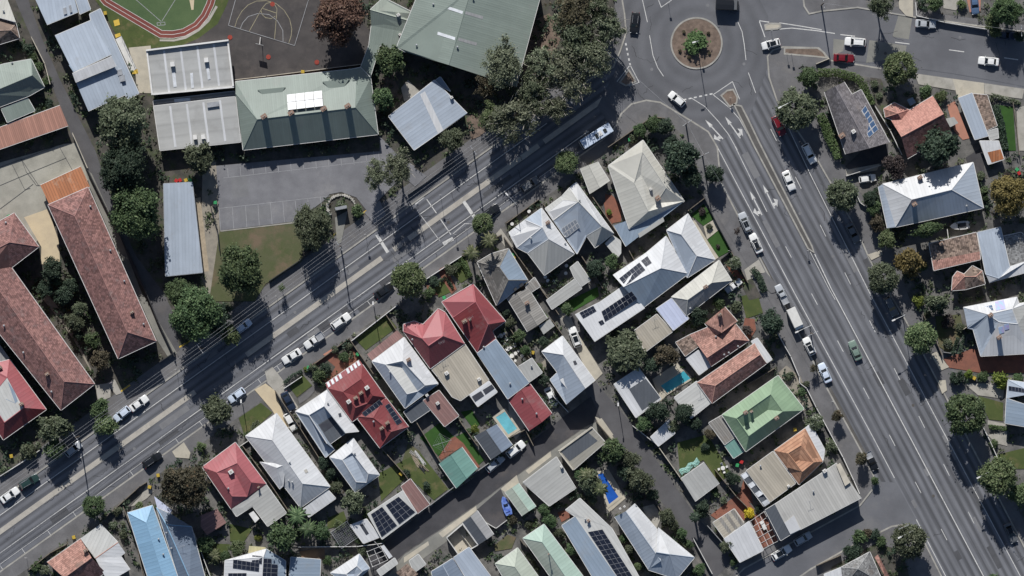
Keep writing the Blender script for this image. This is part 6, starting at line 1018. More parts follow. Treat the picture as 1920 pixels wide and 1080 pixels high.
car('sedan', 1417, 456, -.45, -1, 'white', 'white sedan parked behind the silver-blue car', 1, 'sunroof')
car('ute', 1375, 536, .8, -.6, 'white', 'white utility in the driveway of the cream hip roof', .8)
car('ute', 1466, 552, -.5, -1, 'silver', 'silver utility parked ahead of the white delivery van', .9)
car('hatch', 1517, 649, -.47, -1, 'white', 'white hatchback parked below the white delivery van', 1, 'sunroof')
car('sedan', 1546, 699, -.45, -1, 'bluewhite', 'silver sedan parked beside the young reddish tree')
car('sedan', 1603, 657, -.42, -1, 'green', 'grey-green sedan driving up the avenue')
car('suv', 1670, 574, .5, 1, 'grey', 'dark grey car in the shade by the avenue lamp')
car('sedan', 1599, 437, .5, 1, 'grey', 'grey sedan hidden in tree shade beside the avenue')
car('hatch', 1626, 335, 1, -.15, 'white', 'small white car in the driveway above the white hip roof', .92)
car('suv', 1603, 79, -1, -.08, 'white', 'white SUV driving on the cross road beside the red car')
car('sedan', 1582, 109, 1, .06, 'red', 'bright red convertible-style car on the cross road')
car('sedan', 1735, 45, 1, .06, 'silver', 'silver car parked on the far side of the cross road')
car('sedan', 1853, 115, -1, -.1, 'white', 'white sedan driving on the cross road at far right')
car('sedan', 1827, 8, 0.1, 1, 'blue', 'blue car in the top right driveway')
car('sedan', 1895, 999, .4, 1, 'grey', 'dark grey sedan parked near the bottom right corner', 1, 'sunroof')
car('ute', 1634, 864, .45, 1, 'black', 'black utility parked beside the rusty verge tree', .85)
car('wagon', 1465, 1036, .85, -.5, 'white', 'white wagon parked on the side street', 1, 'sunroof')
car('hatch', 1505, 1010, .85, -.5, 'silver', 'silver hatchback parked ahead on the side street')
car('suv', 967, 842, .78, -.62, 'white', 'white car parked against the charcoal garage')
car('wagon', 928, 869, .76, -.65, 'silver', 'silver wagon parked below the teal shed')
car('sedan', 1034, 744, .5, 1, 'white', 'white car in the carport yard of the white modern house')
car('suv', 1078, 632, -.35, -1, 'white', 'white car in the driveway above the white modern house', 1, 'sunroof')
car('wagon', 639, 602, .82, -.57, 'white', 'white wagon, first of three parked in the street row')
car('ute', 589, 638, -.82, .57, 'white', 'white utility with a grey tray in the street row', .95)
car('sedan', 547, 668, -.85, .52, 'white', 'white sedan parked next to the pale driveway')
car('hatch', 444, 741, -.8, .58, 'bluewhite', 'pale blue hatchback by the grey-olive street tree')
car('hatch', 545, 791, .55, 1, 'white', 'white hatchback in the sandy driveway')
car('sedan', 541, 752, .5, .9, 'navy', 'dark navy car in the shaded driveway')
car('sedan', 720, 545, .82, -.57, 'black', 'black car half under the big round street tree')
car('hatch', 456, 612, .8, -.6, 'bluewhite', 'pale car peeking out from under the wire-side tree')
car('hatch', 229, 776, -.75, .6, 'bluewhite', 'white hatchback behind the other car under the wires')
car('sedan', 261, 756, .8, -.58, 'white', 'white car parked in front of the pink tiled flats')
car('hatch', 138, 842, .75, -.6, 'silver', 'silver hatchback parked below the power pole')
car('suv', 55, 903, .85, -.5, 'darkgreen', 'dark green car parked behind the white sedan at lower left')
car('sedan', 19, 928, .82, -.57, 'white', 'white sedan parked at the lower left edge')
car('suv', 286, 862, .82, -.57, 'black', 'black SUV parked beside the pale driveway crossing')
car('suv', 993, 346, .82, -.57, 'grey', 'grey car parked in the eucalypt shade')
car('suv', 919, 398, .8, -.6, 'black', 'black car half under the crossing-side round tree')
car('sedan', 1884, 66, 1, .1, 'navy', 'dark car under the top right kerbside tree')
# box body vehicles
def boxvan(name, label, x, y, hx, hy, L, Wd, Ht, cab, cabcol, boxm, cat, roofbits=()):
    r = thing(name, label, cat, W(x, y, .03), math.atan2(-hy, hx)); b = MB(); w = Wd / 2
    rings = []
    for px, wf, zt in ((-.5, .96, Ht - .06), (-.495, 1, Ht), (.0, 1, Ht), (.46 - cab, 1, Ht), (.47 - cab, .97, Ht - .04)):
        ww = w * wf; rings.append([(px * L, -ww, .45), (px * L, -ww, zt - .12), (px * L, -ww * .93, zt), (px * L, 0, zt + .05), (px * L, ww * .93, zt), (px * L, ww, zt - .12), (px * L, ww, .45)])
    v, f = loft(rings); b.add(v, f); b.build('cargo_box' if cab > .05 else 'body', M(boxm), r)
    rings = []; h = Ht * (.8 if cab > .05 else 1)
    for px, wf, zt in ((.475 - cab, .96, h - .05), (.42 + .0, .96, h - .1), (.48, .93, h * .62), (.5, .85, h * .4)):
        ww = w * wf; rings.append([(px * L, -ww, .4), (px * L, -ww, zt * .6), (px * L, -ww * .9, zt), (px * L, ww * .9, zt), (px * L, ww, zt * .6), (px * L, ww, .4)])
    v, f = loft(rings); c = MB(); c.add(v, f); cb = c.build('cab', M(cabcol), r)
    g_ = MB(); g_.add([(.425 * L, -w * .82, h - .12), (.483 * L, -w * .84, h * .62), (.483 * L, w * .84, h * .62), (.425 * L, w * .82, h - .12)], [(0, 1, 2, 3)]); g_.v = [(p[0] + .02, p[1], p[2] + .03) for p in g_.v]; g_.build('windscreen', M('car_glass'), r)
    for sx in (.34, -.3):
        for sy in (-1, 1): t = MB(); t.tube((sx * L, sy * (w + .01), .42), (sx * L, sy * (w - .28), .42), .42, n=14); t.build('wheel', M('tyre'), r)
    for q in roofbits: t = MB(); t.box((q[0] * L, q[1] * w, Ht + .1), (q[2], q[3], .18)); t.build(q[5], M(q[4]), r)
    for sy in (-1, 1): t = MB(); t.box((.44 * L, sy * (w + .14), h * .65), (.12, .24, .3)); t.build('mirror', M('plastic_dark'), r)
boxvan('minibus', 'white minibus with dark roof hatches parked near the roundabout', 1117, 256, -.85, .53, 8.0, 2.35, 2.9, .02, 'car_white', 'car_bluewhite', 'bus', ((-.3, 0, .7, .9, 'plastic_dark', 'roof_hatch'), (-.02, .1, .6, 1.1, 'plastic_dark', 'roof_hatch'), (-.14, 0, .9, 1.1, 'white_paint', 'cooler_unit')))
boxvan('box_truck', 'white box van parked on the avenue under a crossarm pole', 1491, 599, .46, 1, 5.4, 2.15, 2.7, .16, 'car_white', 'canvas', 'van')
boxvan('box_truck', 'dark truck at the top edge above the roundabout', 1363, 10, 1, .05, 5.2, 2.3, 2.7, .2, 'car_grey', 'car_black', 'truck')
def hull(name, label, x, y, hx, hy, L, Wd, m1, m2, cat):
    r = thing(name, label, cat, W(x, y, .12), math.atan2(-hy, hx)); rings = []
    for t, wf, zt in ((-.5, .8, .95), (-.3, 1, 1.0), (.0, 1, 1.05), (.3, .75, 1.15), (.45, .35, 1.22), (.5, .04, 1.25)):
        w = Wd / 2 * wf; rings.append([(t * L, 0, .35), (t * L, -w * .7, .5), (t * L, -w, zt), (t * L, -w * .8, zt + .03), (t * L, 0, zt + (.12 if m2 == 'tarp_blue' else -.02)), (t * L, w * .8, zt + .03), (t * L, w, zt), (t * L, w * .7, .5)])
    v, f = loft(rings); b = MB(); b.add(v, f); b.build('hull', M(m1), r)
    c = MB(); c.box((-.15 * L, 0, 1.12), (L * .34, Wd * .55, .2)); c.build('cockpit', M('metal_dark' if m2 != 'tarp_blue' else m2), r)
    c = MB(); c.add([(.12 * L, -Wd * .3, 1.1), (.12 * L, Wd * .3, 1.1), (.02 * L, Wd * .26, 1.5), (.02 * L, -Wd * .26, 1.5)], [(0, 1, 2, 3)]); c.build('windscreen', M('car_glass'), r)
    c = MB(); c.box((-.5 * L, 0, .9), (.4, .4, .9)); c.build('outboard_motor', M('plastic_dark'), r)
    c = MB(); c.box((0, 0, .3), (L * .9, .12, .12)); c.box((-.1 * L, 0, .3), (.12, Wd * .9, .12)); c.build('trailer_frame', M('galv'), r)
    for sy in (-1, 1): t = MB(); t.tube((-.1 * L, sy * Wd * .5, .3), (-.1 * L, sy * (Wd * .5 - .18), .3), .3, n=12); t.build('wheel', M('tyre'), r)
hull('motor_boat', 'white motor boat on a trailer behind the white hip-roofed house', 1799, 423, -1, .1, 4.4, 1.9, 'white_paint', 'x', 'boat'); hull('covered_boat', 'boat under a blue cover in the dark parking yard', 949, 948, -.35, -1, 4.4, 1.8, 'tarp_blue', 'tarp_blue', 'boat')
# ------------------------------------------------------------------ poles, wires, lamps, fences, small things
def pole(x, y, h, label, arm=None, lamp=None, lamp_len=2.0, name='power_pole', mat_='pole_wood', cat='pole', arms=1):
    r = thing(name, label, cat, W(x, y, .12)); b = MB(); b.tube((0, 0, 0), (0, 0, h), .17 if mat_ == 'pole_wood' else .1, .12 if mat_ == 'pole_wood' else .06, 10); b.build('pole', M(mat_), r)
    if arm is not None:
        d = Vector((arm[0], -arm[1], 0)).normalized(); n = Vector((-d.y, d.x, 0))
        for k in range(arms):
            z = h - .35 - .9 * k; c = MB(); c.box((0, 0, z), (2.5, .12, .14), math.atan2(d.y, d.x)); a = c.build('crossarm', M('galv'), r)
            for t in (-1.1, -.45, .45, 1.1): c = MB(); c.lathe((d.x * t, d.y * t, z + .07), [(.05, 0), (.07, .08), (.04, .12), (.07, .16), (.03, .22)], 8); c.build('insulator', M('white_paint'), a)
    if lamp is not None:
        d = Vector((lamp[0], -lamp[1], 0)).normalized(); e = d * lamp_len; c = MB(); c.tube((0, 0, h * .93), (e.x, e.y, h * .97), .06, .05, 6); c.build('lamp_arm', M('galv'), r)
        c = MB(); c.box((e.x + d.x * .3, e.y + d.y * .3, h * .97), (.8, .32, .14), math.atan2(d.y, d.x)); c.build('lamp_head', M('white_paint'), r)
    return r
NRM = (.583, .812)
PW = [(-92, 992), (149, 818), (380, 653), (639, 462), (888, 284), (1137, 100)]
for (x, y), lb in zip(PW[1:], ('power pole with a white crossarm above the parked silver hatchback', 'power pole with a white crossarm by the lane mouth', 'power pole by the school driveway bollards', 'power pole under the widest eucalypt', 'power pole in the grove near the roundabout')): pole(x, y, 10.5, lb, NRM, arms=1)
for k, t in enumerate((-1.1, -.45, .45, 1.1)):
    b = MB()
    for (a, c) in zip(PW[:-1], PW[1:]):
        d = Vector((NRM[0], -NRM[1], 0)).normalized() * t; p = W(*a, 10.6) + d; q = W(*c, 10.6) + d; prev = p
        for i in range(1, 9): u = i / 8; e = p.lerp(q, u) - Vector((0, 0, 1.1 * 4 * u * (1 - u) * .5)); b.tube(prev, e, .02, n=4); prev = e
    o = b.build('overhead_wire', M('galv')); tag(o, 'thin overhead power wire strung pole to pole above the street', 'wire', 'overhead wires along the street')
for x, y, h, lb, lamp, ll in ((1306, 81, 11.5, 'tall lamp standard rising from the roundabout planting', (-1, .3), .7), (1480, 193, 9, 'street lamp over the avenue tree nearest the roundabout', (-.9, .45), 2.6), (1518, 609, 9.5, 'lamp pole between box van and parked white hatchback', (-.88, .4), 3.4), (1692, 590, 9.5, 'street lamp reaching over the shaded dark grey car', (-.9, .4), 2.6), (1846, 883, 9.5, 'street lamp at the tree beside the dry lawn', (-.85, .45), 2.2), (968, 384, 8.5, 'street lamp in front of the third corner house', (-.68, -.72), 2.8), (455, 757, 7.5, 'slim lamp pole in front of the sloping front garden', (0, -1), .4), (701, 574, 7.5, 'slim lamp pole by the green front lawn', (0, -1), .4), (1706, 992, 9, 'lamp at the tree on the side street corner', (-.9, .45), 3.0), (1158, 752, 6.5, 'white-topped lamp at the laneway bend', (0, 1), .3)):
    r = pole(x, y, h, lb, None, lamp, ll, 'street_lamp', 'galv', 'street lamp')
for x, y, h, lb, arm in ((1286, 233, 9.5, 'power pole at the roundabout corner footpath', (.9, -.6)), (1317, 292, 10, 'power pole in the dark trees by the avenue', (.9, -.45)), (1520, 625, 9, 'crossarm pole beside the box van', (.9, -.4)), (887, 770, 2, '', None), (1908, 62, 9.5, 'power pole at the top right edge', (.05, 1)), (1540, 10, 10, 'power pole at the top of the cross road', (.1, 1)), (1689, 985, 9, 'power pole at the side street corner', (.9, -.4)), (100, 700, 2, '', None)):
    if lb: pole(x, y, h, lb, arm)
# second set of wires over the crossroads
for a, c, z, lb in (((1286, 233), (1137, 100), 9.3, 'wire from the roundabout corner pole to the grove'), ((1286, 233), (1317, 292), 9.3, 'short wire between the corner pole and the dark trees'), ((1540, 10), (1908, 62), 9.3, 'wire above the cross road houses'), ((1317, 292), (1520, 625), 8.8, 'long wire down the avenue footpath')):
    b = MB(); p = W(*a, z); q = W(*c, z); prev = p
    for i in range(1, 9): u = i / 8; e = p.lerp(q, u) - Vector((0, 0, 2.2 * u * (1 - u))); b.tube(prev, e, .02, n=4); prev = e
    tag(b.build('overhead_wire', M('galv')), lb, 'wire')
# small posts and signs
def signpost(x, y, h, label, board=(.5, .6), m='white_paint', dx=1, dy=0):
    r = thing('sign_post', label, 'sign', W(x, y, .12)); b = MB(); b.tube((0, 0, 0), (0, 0, h), .035, n=6); b.build('post', M('galv'), r); c = MB(); c.box((0, 0, h - board[1] / 2), (board[0], .03, board[1]), math.atan2(-dy, dx)); c.box((0, .02, h - board[1] / 2), (board[0] * .5, .03, board[1] * .5), math.atan2(-dy, dx)); c.build('board', M(m), r)
for x, y, h, lb in ((826, 366, 4.5, 'mast arm post at the crossing, school side'), (686, 440, 4.2, 'bent traffic post by the school driveway'), (854, 440, 2.8, 'short sign post near the crossing kerb'), (875, 430, 3.2, 'taller sign post near the round crossing tree'), (519, 555, 3.0, 'sign post beside the tiny street tree'), (331, 692, 3.6, 'sign post beside the lane mouth'), (50, 1045, 2.6, 'sign post on the lower left footpath'), (660, 562, 2.8, 'parking sign near the white wagon'), (1446, 58, 2.6, 'keep-left sign on the small concrete island'), (1475, 100, 2.6, 'sign post on the planted traffic corner'), (1484, 102, 2.8, 'second sign post on the planted traffic corner'), (1369, 184, 2.4, 'sign on the splitter island below the roundabout'), (1182, 155, 3.0, 'sign on the west splitter island'), (1366, 470, 2.2, 'sign on the avenue footpath by the lawns'), (1514, 470, 2.2, 'sign at the tip of the avenue median'), (1253, 6, 3.0, 'sign on the top splitter island'), (1560, 752, 3.0, 'sign post on the avenue verge'), (1296, 60, 1.6, 'small black chevron board in the roundabout'), (1317, 118, 1.6, 'small chevron board at the roundabout edge')): signpost(x, y, h, lb, m='metal_dark' if 'chevron' in lb else 'white_paint')
# basketball hoop
r = thing('basketball_hoop', 'white pole basketball hoop at the court edge', 'basketball hoop', W(489, 71, .12)); b = MB(); b.tube((0, 0, 0), (0, 0, 2.2), .09, .08, 8); b.tube((0, 0, 2.1), (-.1, -1.6, 3.2), .07, .06, 8); b.build('pole', M('white_paint'), r)
b = MB(); b.box((-.1, -1.65, 3.4), (1.8, .05, 1.1), -.25); b.build('backboard', M('white_paint'), r); b = MB()
for k in range(12): a0, a1 = k * math.pi / 6, (k + 1) * math.pi / 6; b.tube((-.15 + .23 * math.cos(a0), -1.95 + .23 * math.sin(a0), 3.05), (-.15 + .23 * math.cos(a1), -1.95 + .23 * math.sin(a1), 3.05), .015, n=4)
b.build('hoop', M('paint_red'), r)
# fences
def fence(s, label, h=1.8, m='timber_fence', w=.06, key=None, name='fence', cat='fence'):
    p = [W(*q) for q in pts(s, key)]; c0 = p[0].copy(); c0.z = .12; r = thing(name, label, cat, c0)
    for a, c in zip(p[:-1], p[1:]):
        d = c - a; L_ = d.length; mid = (a + c) / 2 - c0; ang = math.atan2(d.y, d.x); nrm = Vector((-d.y, d.x, 0)).normalized()
        b = MB(); b.box((mid.x, mid.y, h / 2), (L_ - .02, w, h), ang); b.build('panel', M(m), r)
        b = MB(); b.box((mid.x, mid.y, h + .03), (L_ - .02, w + .1, .06), ang); b.build('capping', M(m), r)
        n = max(1, int(L_ / 6))
        for i in range(n + 1): t = a.lerp(c, i / n) - c0; b = MB(); b.box((t.x, t.y, h / 2 + .05), (.13, .13, h + .1), ang); b.build('post', M(m), r)
for s, lb, h, m in (("533,728 566,706", 'pale low front wall of the square lawn lot', 1.1, 'wall_white'), ("658,640 745,572", 'white picket fence before the green front lawn', 1.1, 'white_paint'), ("576,692 620,660 655,634", 'low fence before the brick front garden', 1.0, 'timber_fence'), ("656,636 700,700", 'side fence between brick garden and green lawn', 1.4, 'timber_fence'), ("724,590 745,622", 'side fence right of the green front lawn', 1.4, 'timber_fence'), ("795,526 866,480", 'white fence before the small hedged lawns', 1.1, 'white_paint'), ("950,418 1010,374", 'dark picket fence before the third corner house', 1.1, 'timber_fence'), ("866,480 876,474 940,440", 'low fence before the slate roof house', 1.1, 'timber_fence'),
    ("430,850 490,810", 'white low wall before the sloping front garden', 1.0, 'wall_white'), ("516,732 562,800 600,860 640,930", 'timber fence between sandy driveway and courtyard house', 1.8, 'timber_fence'), ("455,835 500,895 560,985", 'timber fence between pink-red house and largest white house', 1.8, 'timber_fence'), ("716,840 760,890 800,950", 'timber fence behind the dark red gabled house', 1.8, 'timber_fence'), ("770,772 822,860 855,908", 'timber fence between cluttered lawn and teal shed lawn', 1.8, 'timber_fence'), ("838,752 870,800 895,835", 'timber fence between teal shed lawn and pool lot', 1.8, 'timber_fence'), ("854,912 916,868", 'laneway fence below the teal shed lawn', 1.8, 'wall_grey'), ("805,948 852,912", 'curved laneway fence behind the cluttered lawn', 1.8, 'wall_grey'), ("928,572 985,660 1012,700", 'timber fence left of the paved tea garden', 1.8, 'timber_fence'), ("990,620 1035,600 1055,628", 'timber fence around the shaded back court', 1.8, 'timber_fence'), ("945,445 985,500 1048,590", 'timber fence beside the slate roof house', 1.8, 'timber_fence'), ("1018,382 1090,480 1130,540", 'timber fence between the second and third corner houses', 1.8, 'timber_fence'), ("1110,368 1175,462 1190,490", 'timber fence between cream and second corner house', 1.8, 'timber_fence'),
    ("1140,276 1223,219 1246,222", 'dark corner fence facing the roundabout', 1.4, 'timber_fence'), ("1321,371 1340,412 1371,470 1352,486", 'black picket fence around the small avenue lawns', 1.2, 'metal_dark'), ("1320,372 1290,395", 'fence return beside the upper avenue lawn', 1.5, 'timber_fence'), ("1371,472 1402,530", 'timber fence before the cream hip roof', 1.4, 'timber_fence'), ("1458,626 1482,668 1498,706 1499,718 1512,728 1530,764 1540,782", 'white wall winding along the avenue gardens', 1.2, 'wall_white'), ("1541,784 1580,857 1600,900 1611,925", 'white fence along orange house and shop frontage', 1.1, 'white_paint'), ("1402,720 1452,690", 'timber fence between red tiled and green houses', 1.8, 'timber_fence'), ("1232,834 1275,895 1300,935", 'laneway fence beside the grey shed', 1.9, 'wall_cream'), ("1186,798 1232,834", 'white laneway fence above the grass lot', 1.9, 'wall_white'), ("1340,880 1380,930 1400,950", 'timber fence behind the white garden table', 1.8, 'timber_fence'), ("1326,985 1355,1018", 'laneway wall beside the striped carport', 2.0, 'wall_grey'), ("1355,1018 1386,1054", 'wall at the side street laneway corner', 2.0, 'wall_white') if 0 else ("1386,1054 1390,1052", 'short wall stub at the side street corner', 1.6, 'wall_white'),
    ("1118,790 1160,840 1215,915 1240,960", 'fence behind the laneway tree row', 1.8, 'timber_fence'), ("1300,1010 1335,1075", 'white fence along the lower laneway', 1.5, 'wall_white'), ("690,1000 725,1040", 'grey wall at the laneway mouth', 1.8, 'wall_grey'), ("670,1024 718,1018", 'pale rear fence above the bottom houses', 1.6, 'wall_white'), ("560,1025 668,1024", 'pale fence behind the palms', 1.6, 'wall_white'), ("895,970 930,990 950,975", 'pale fence below the dark parking yard', 1.6, 'wall_white'), ("975,1010 1015,1065 1030,1090", 'timber fence between pale green and mint roofs', 1.8, 'timber_fence'), ("880,1035 920,1085", 'timber fence left of the pale green hip roof', 1.8, 'timber_fence'), ("1035,740 1065,772", 'white wall capping beside the carport yard', 2.2, 'wall_white'), ("955,820 985,805 1000,835", 'timber fence around the aqua pool', 1.8, 'timber_fence'),
    ("0,893 40,868 75,844", 'white low fence at the lower left', 1.1, 'wall_white'), ("55,1068 95,1036 125,1020", 'timber fence before the terracotta house', 1.4, 'timber_fence'), ("200,968 262,912 275,904", 'low dark fence before the blue house', 1.2, 'timber_fence'), ("232,950 255,1010 270,1080", 'timber fence left of the blue house', 1.8, 'timber_fence'), ("365,1000 395,1080", 'white post fence right of the blue house', 1.6, 'wall_white'), ("60,70 85,120 95,158", 'pale fence along the top left lane', 1.6, 'wall_cream'), ("137,250 165,315", 'brick wall along the lane beside the concrete yard', 1.8, 'wall_cream'), ("165,318 200,390 255,500 296,600 328,668", 'dark fence along the lane beside the pink tiled flats', 1.6, 'metal_dark'), ("298,680 328,660", 'dark fence in front of the pink tiled flats', 1.2, 'metal_dark'), ("505,527 560,490 605,455", 'wire fence along the dry school lawn', 1.2, 'metal_dark'), ("765,365 800,342 850,302", 'dark fence along the school street frontage', 1.2, 'metal_dark'), ("395,385 408,430 412,470", 'dark fence beside the car park bins', 1.5, 'metal_dark'), ("440,150 500,143 684,120", 'low brick wall between court and green hall', .8, 'wall_cream'),
    ("1554,110 1530,120", 'short fence by the planted corner', 1.0, 'wall_cream'), ("1640,200 1668,245 1690,290", 'white fence between shingled and salmon houses', 1.7, 'wall_white'), ("1586,330 1650,310", 'white wall above the small driveway car', 1.5, 'wall_white'), ("1606,365 1612,380 1624,388", 'curved white front wall by the dark tree', 1.1, 'wall_white'), ("1775,430 1777,446", 'white gate fence near the motor boat', 1.5, 'wall_white'), ("1898,192 1905,240 1910,290", 'timber fence edging the lush lawn', 1.6, 'timber_fence'), ("1730,590 1755,640 1765,665", 'timber fence in front of the villa lawn', 1.5, 'timber_fence'), ("1768,660 1782,662", 'low grey gate in front of the villa', 1.2, 'wall_grey'), ("1842,800 1855,826 1870,860", 'white side fence beside the broadest avenue tree', 1.4, 'wall_white'), ("1716,5 1718,30 1770,42 1850,55", 'pale front wall on the far side of the cross road', 1.1, 'wall_white'), ("1530,1060 1576,1040", 'dark fence at the bottom side street', 1.6, 'timber_fence')):
    fence(s, lb, h, m)
# wheelie bins
def bin_(x, y, lid, label, group=None):
    r = thing('wheelie_bin', label, 'bin', W(x, y, .12), random.uniform(0, 3), group); b = MB(); b.box((0, 0, .5), (.6, .6, 1.0), 0, taper=1.15); b.build('body', M('plastic_dark'), r); b = MB(); b.box((0, 0, 1.06), (.76, .8, .1), 0, taper=.9); b.build('lid', M('plastic_' + lid), r)
    b = MB(); b.tube((-.3, -.33, .12), (.3, -.33, .12), .12, n=8); b.build('wheel', M('tyre'), r)
for a in ((331, 339, 'red', 'red-lidded bin left of the yellow one at the shelter'), (338, 338, 'red', 'red-lidded bin touching the yellow one at the shelter'), (349, 338, 'yellow', 'yellow-lidded bin at the bike shelter'), (357, 338, 'green', 'green-lidded bin at the bike shelter'), (404, 380, 'green', 'green-lidded bin at the car park edge'), (404, 386, 'dark', 'dark bin behind the green-lidded car park bin'), (198, 25, 'yellow', 'yellow bin on the school grass'), (568, 135, 'yellow', 'yellow bin against the green hall wall'), (297, 891, 'yellow', 'upper yellow-green bin under the rusty autumn tree'), (281, 913, 'yellow', 'lower yellow-green bin by the blue house gate'), (22, 855, 'yellow', 'yellow bin at the lower left garden'), (139, 1007, 'yellow', 'yellow bin behind the lower left fence'), (579, 689, 'green', 'green bin at the brick garden corner'), (671, 664, 'green', 'green bin by the brick garden side fence'), (961, 478, 'green', 'green bin behind the third corner house'), (963, 483, 'yellow', 'yellow bin behind the third corner house'), (833, 558, 'green', 'green bin beside the brick path lawn'), (999, 661, 'yellow', 'yellow bin in the paved tea garden'), (1181, 262, 'green', 'green bin in the corner garden'), (1390, 866, 'red', 'red bin in the shaded passage'), (1382, 872, 'green', 'green bin in the shaded passage'), (1490, 805, 'yellow', 'yellow bin by the orange house gate'), (1826, 709, 'yellow', 'yellow bin by the yellow bushes'), (1906, 318, 'green', 'green bin near the golden autumn tree'), (1910, 325, 'red', 'red bin near the golden autumn tree'), (17, 406, 'green', 'green bin beside the left flats'), (752, 888, 'yellow', 'yellow crate-like bin on the cluttered lawn')): bin_(*a)
# stone-edged bed and dark kiosk at the school drive
r = thing('entry_sign', 'dark slatted entry structure in the school driveway bed', 'structure', W(640, 390, .12), .2); b = MB(); b.box((0, 0, 1.3), (2.2, .5, 2.6)); b.build('board', M('metal_dark'), r)
for i in (-1, 1): b = MB(); b.box((i * 1.2, 0, 1.4), (.2, .4, 2.8)); b.build('post', M('metal_grey'), r)
b = MB(); b.box((0, 0, 2.66), (2.7, .7, .1)); b.build('cap', M('metal_grey'), r)
for i in range(26):
    t = R(-20 + i * 9.5); x = 640 + 26 * math.cos(t); y = 388 - 22 * math.sin(t); q = MB(); s_ = random.uniform(.35, .7)
    q.box((0, 0, s_ * .35), (s_ * 1.2, s_, s_ * .7), random.uniform(0, 3), taper=.7); o = q.build('boulder', M('stone'), None, None); o.location = W(x, y, .12); tag(o, 'pale boulder edging the school driveway bed', 'boulder', 'boulders round the driveway bed')
# school ramp with railings
r = thing('access_ramp', 'white ramp with railings and yellow ends beside the clerestory block', 'ramp', W(*K('00', 915, 390), .12)); c0 = W(*K('00', 915, 390), .12); P4 = [W(*K('00', *q)) - c0 for q in ((838, 285), (882, 262), (990, 498), (948, 520))]
b = MB(); b.add([(P4[0].x, P4[0].y, .9), (P4[1].x, P4[1].y, .9), (P4[2].x, P4[2].y, .15), (P4[3].x, P4[3].y, .15)], [(3, 2, 1, 0)]); b.build('deck', M('white_paint'), r)
for a, c in ((0, 3), (1, 2)):
    p, q = P4[a], P4[c]; b = MB(); b.tube((p.x, p.y, 1.8), (q.x, q.y, 1.0), .04, n=6); b.build('handrail', M('galv'), r)
    for k in range(7): t = p.lerp(q, k / 6); b = MB(); b.tube((t.x, t.y, 0), (t.x, t.y, 1.8 - .8 * k / 6), .035, n=5); b.build('baluster', M('galv'), r)
for s in ("820,150 860,138 868,180 830,190", "830,250 868,238 875,260 838,275", "948,512 995,500 1000,530 960,540"):
    p = [W(*q) - c0 for q in pts(s, '00')]; b = MB(); b.prism([(q.x, q.y) for q in p], .0, .12); b.build('tactile_pad', M('paint_yellow'), r)
# tables, umbrellas of the tea garden, clothes lines, trampoline, pergolas
def round_table(x, y, label, group=None, rad=.55, m='white_paint'):
    r = thing('garden_table', label, 'table', W(x, y, .12), 0, group); b = MB(); b.lathe((0, 0, .7), [(rad, 0), (rad, .05)], 14); b.build('table_top', M(m), r); b = MB(); b.tube((0, 0, 0), (0, 0, .7), .06, n=6); b.lathe((0, 0, 0), [(.3, 0), (.05, .06)], 10); b.build('pedestal', M('metal_dark'), r)
for i, (x, y) in enumerate(((676, 352), (730, 370), (692, 345), (715, 330), (760, 430), (790, 412), (820, 455), (797, 472), (770, 490), (795, 525), (845, 490), (740, 440), (718, 400), (862, 515))): round_table(*K('22', x, y), 'small white table or chair in the paved tea garden', 'white seats in the tea garden', .3 + .1 * (i % 3))
for i, (x, y) in enumerate(((1012, 962), (1030, 988), (1075, 995), (1160, 935), (1165, 880), (895, 488), (772, 578))): round_table(*K('21', x, y), 'white round pot or table in the shaded corner-house courts', 'white rounds by the corner houses', .4)
r = thing('garden_table', 'white cross-shaped garden table set on the laneway lawn', 'table', W(*K('33', 830, 298), .12)); b = MB(); b.lathe((0, 0, .7), [(.5, 0), (.5, .05)], 12); b.tube((0, 0, 0), (0, 0, .7), .06); b.build('table_top', M('white_paint'), r)
for k in range(4): a = k * math.pi / 2 + .3; b = MB(); b.box((math.cos(a) * .95, math.sin(a) * .95, .42), (.5, .5, .06), a); b.box((math.cos(a) * 1.18, math.sin(a) * 1.18, .65), (.06, .5, .5), a); b.build('chair', M('white_paint'), r)
def clothesline(x, y, label, rad=2.2):
    r = thing('clothesline', label, 'clothesline', W(x, y, .12), .3); b = MB(); b.tube((0, 0, 0), (0, 0, 2.0), .05, n=6); b.build('post', M('galv'), r)
    for k in range(4): a = k * math.pi / 2; b = MB(); b.tube((0, 0, 1.8), (rad * math.cos(a), rad * math.sin(a), 2.05), .035, n=5); b.build('arm', M('galv'), r)
    b = MB()
    for q in (.5, .75, 1.0):
        for k in range(4): a0, a1 = k * math.pi / 2, (k + 1) * math.pi / 2; b.tube((rad * q * math.cos(a0), rad * q * math.sin(a0), 1.85 + .2 * q), (rad * q * math.cos(a1), rad * q * math.sin(a1), 1.85 + .2 * q), .012, n=4)
    b.build('line', M('galv'), r)
clothesline(*K('23', 268, 115), 'rotary clothesline on the lawn above the teal shed')
r = thing('trampoline', 'netted square trampoline beside the palms', 'trampoline', W(646, 1002, .12), .6); b = MB(); b.box((0, 0, .8), (4.2, 4.2, .04)); b.build('mat', M('metal_dark'), r)
for i in range(4):
    x, y = ((-2.2, -2.2), (2.2, -2.2), (2.2, 2.2), (-2.2, 2.2))[i]; x2, y2 = ((-2.2, -2.2), (2.2, -2.2), (2.2, 2.2), (-2.2, 2.2))[(i + 1) % 4]; b = MB(); b.tube((x, y, 0), (x, y, 2.5), .04, n=5); b.build('post', M('galv'), r); b = MB(); b.tube((x, y, 2.45), (x2, y2, 2.45), .03, n=5); b.tube((x, y, .85), (x2, y2, .85), .05, n=5); b.build('rail', M('galv'), r)
b = MB()
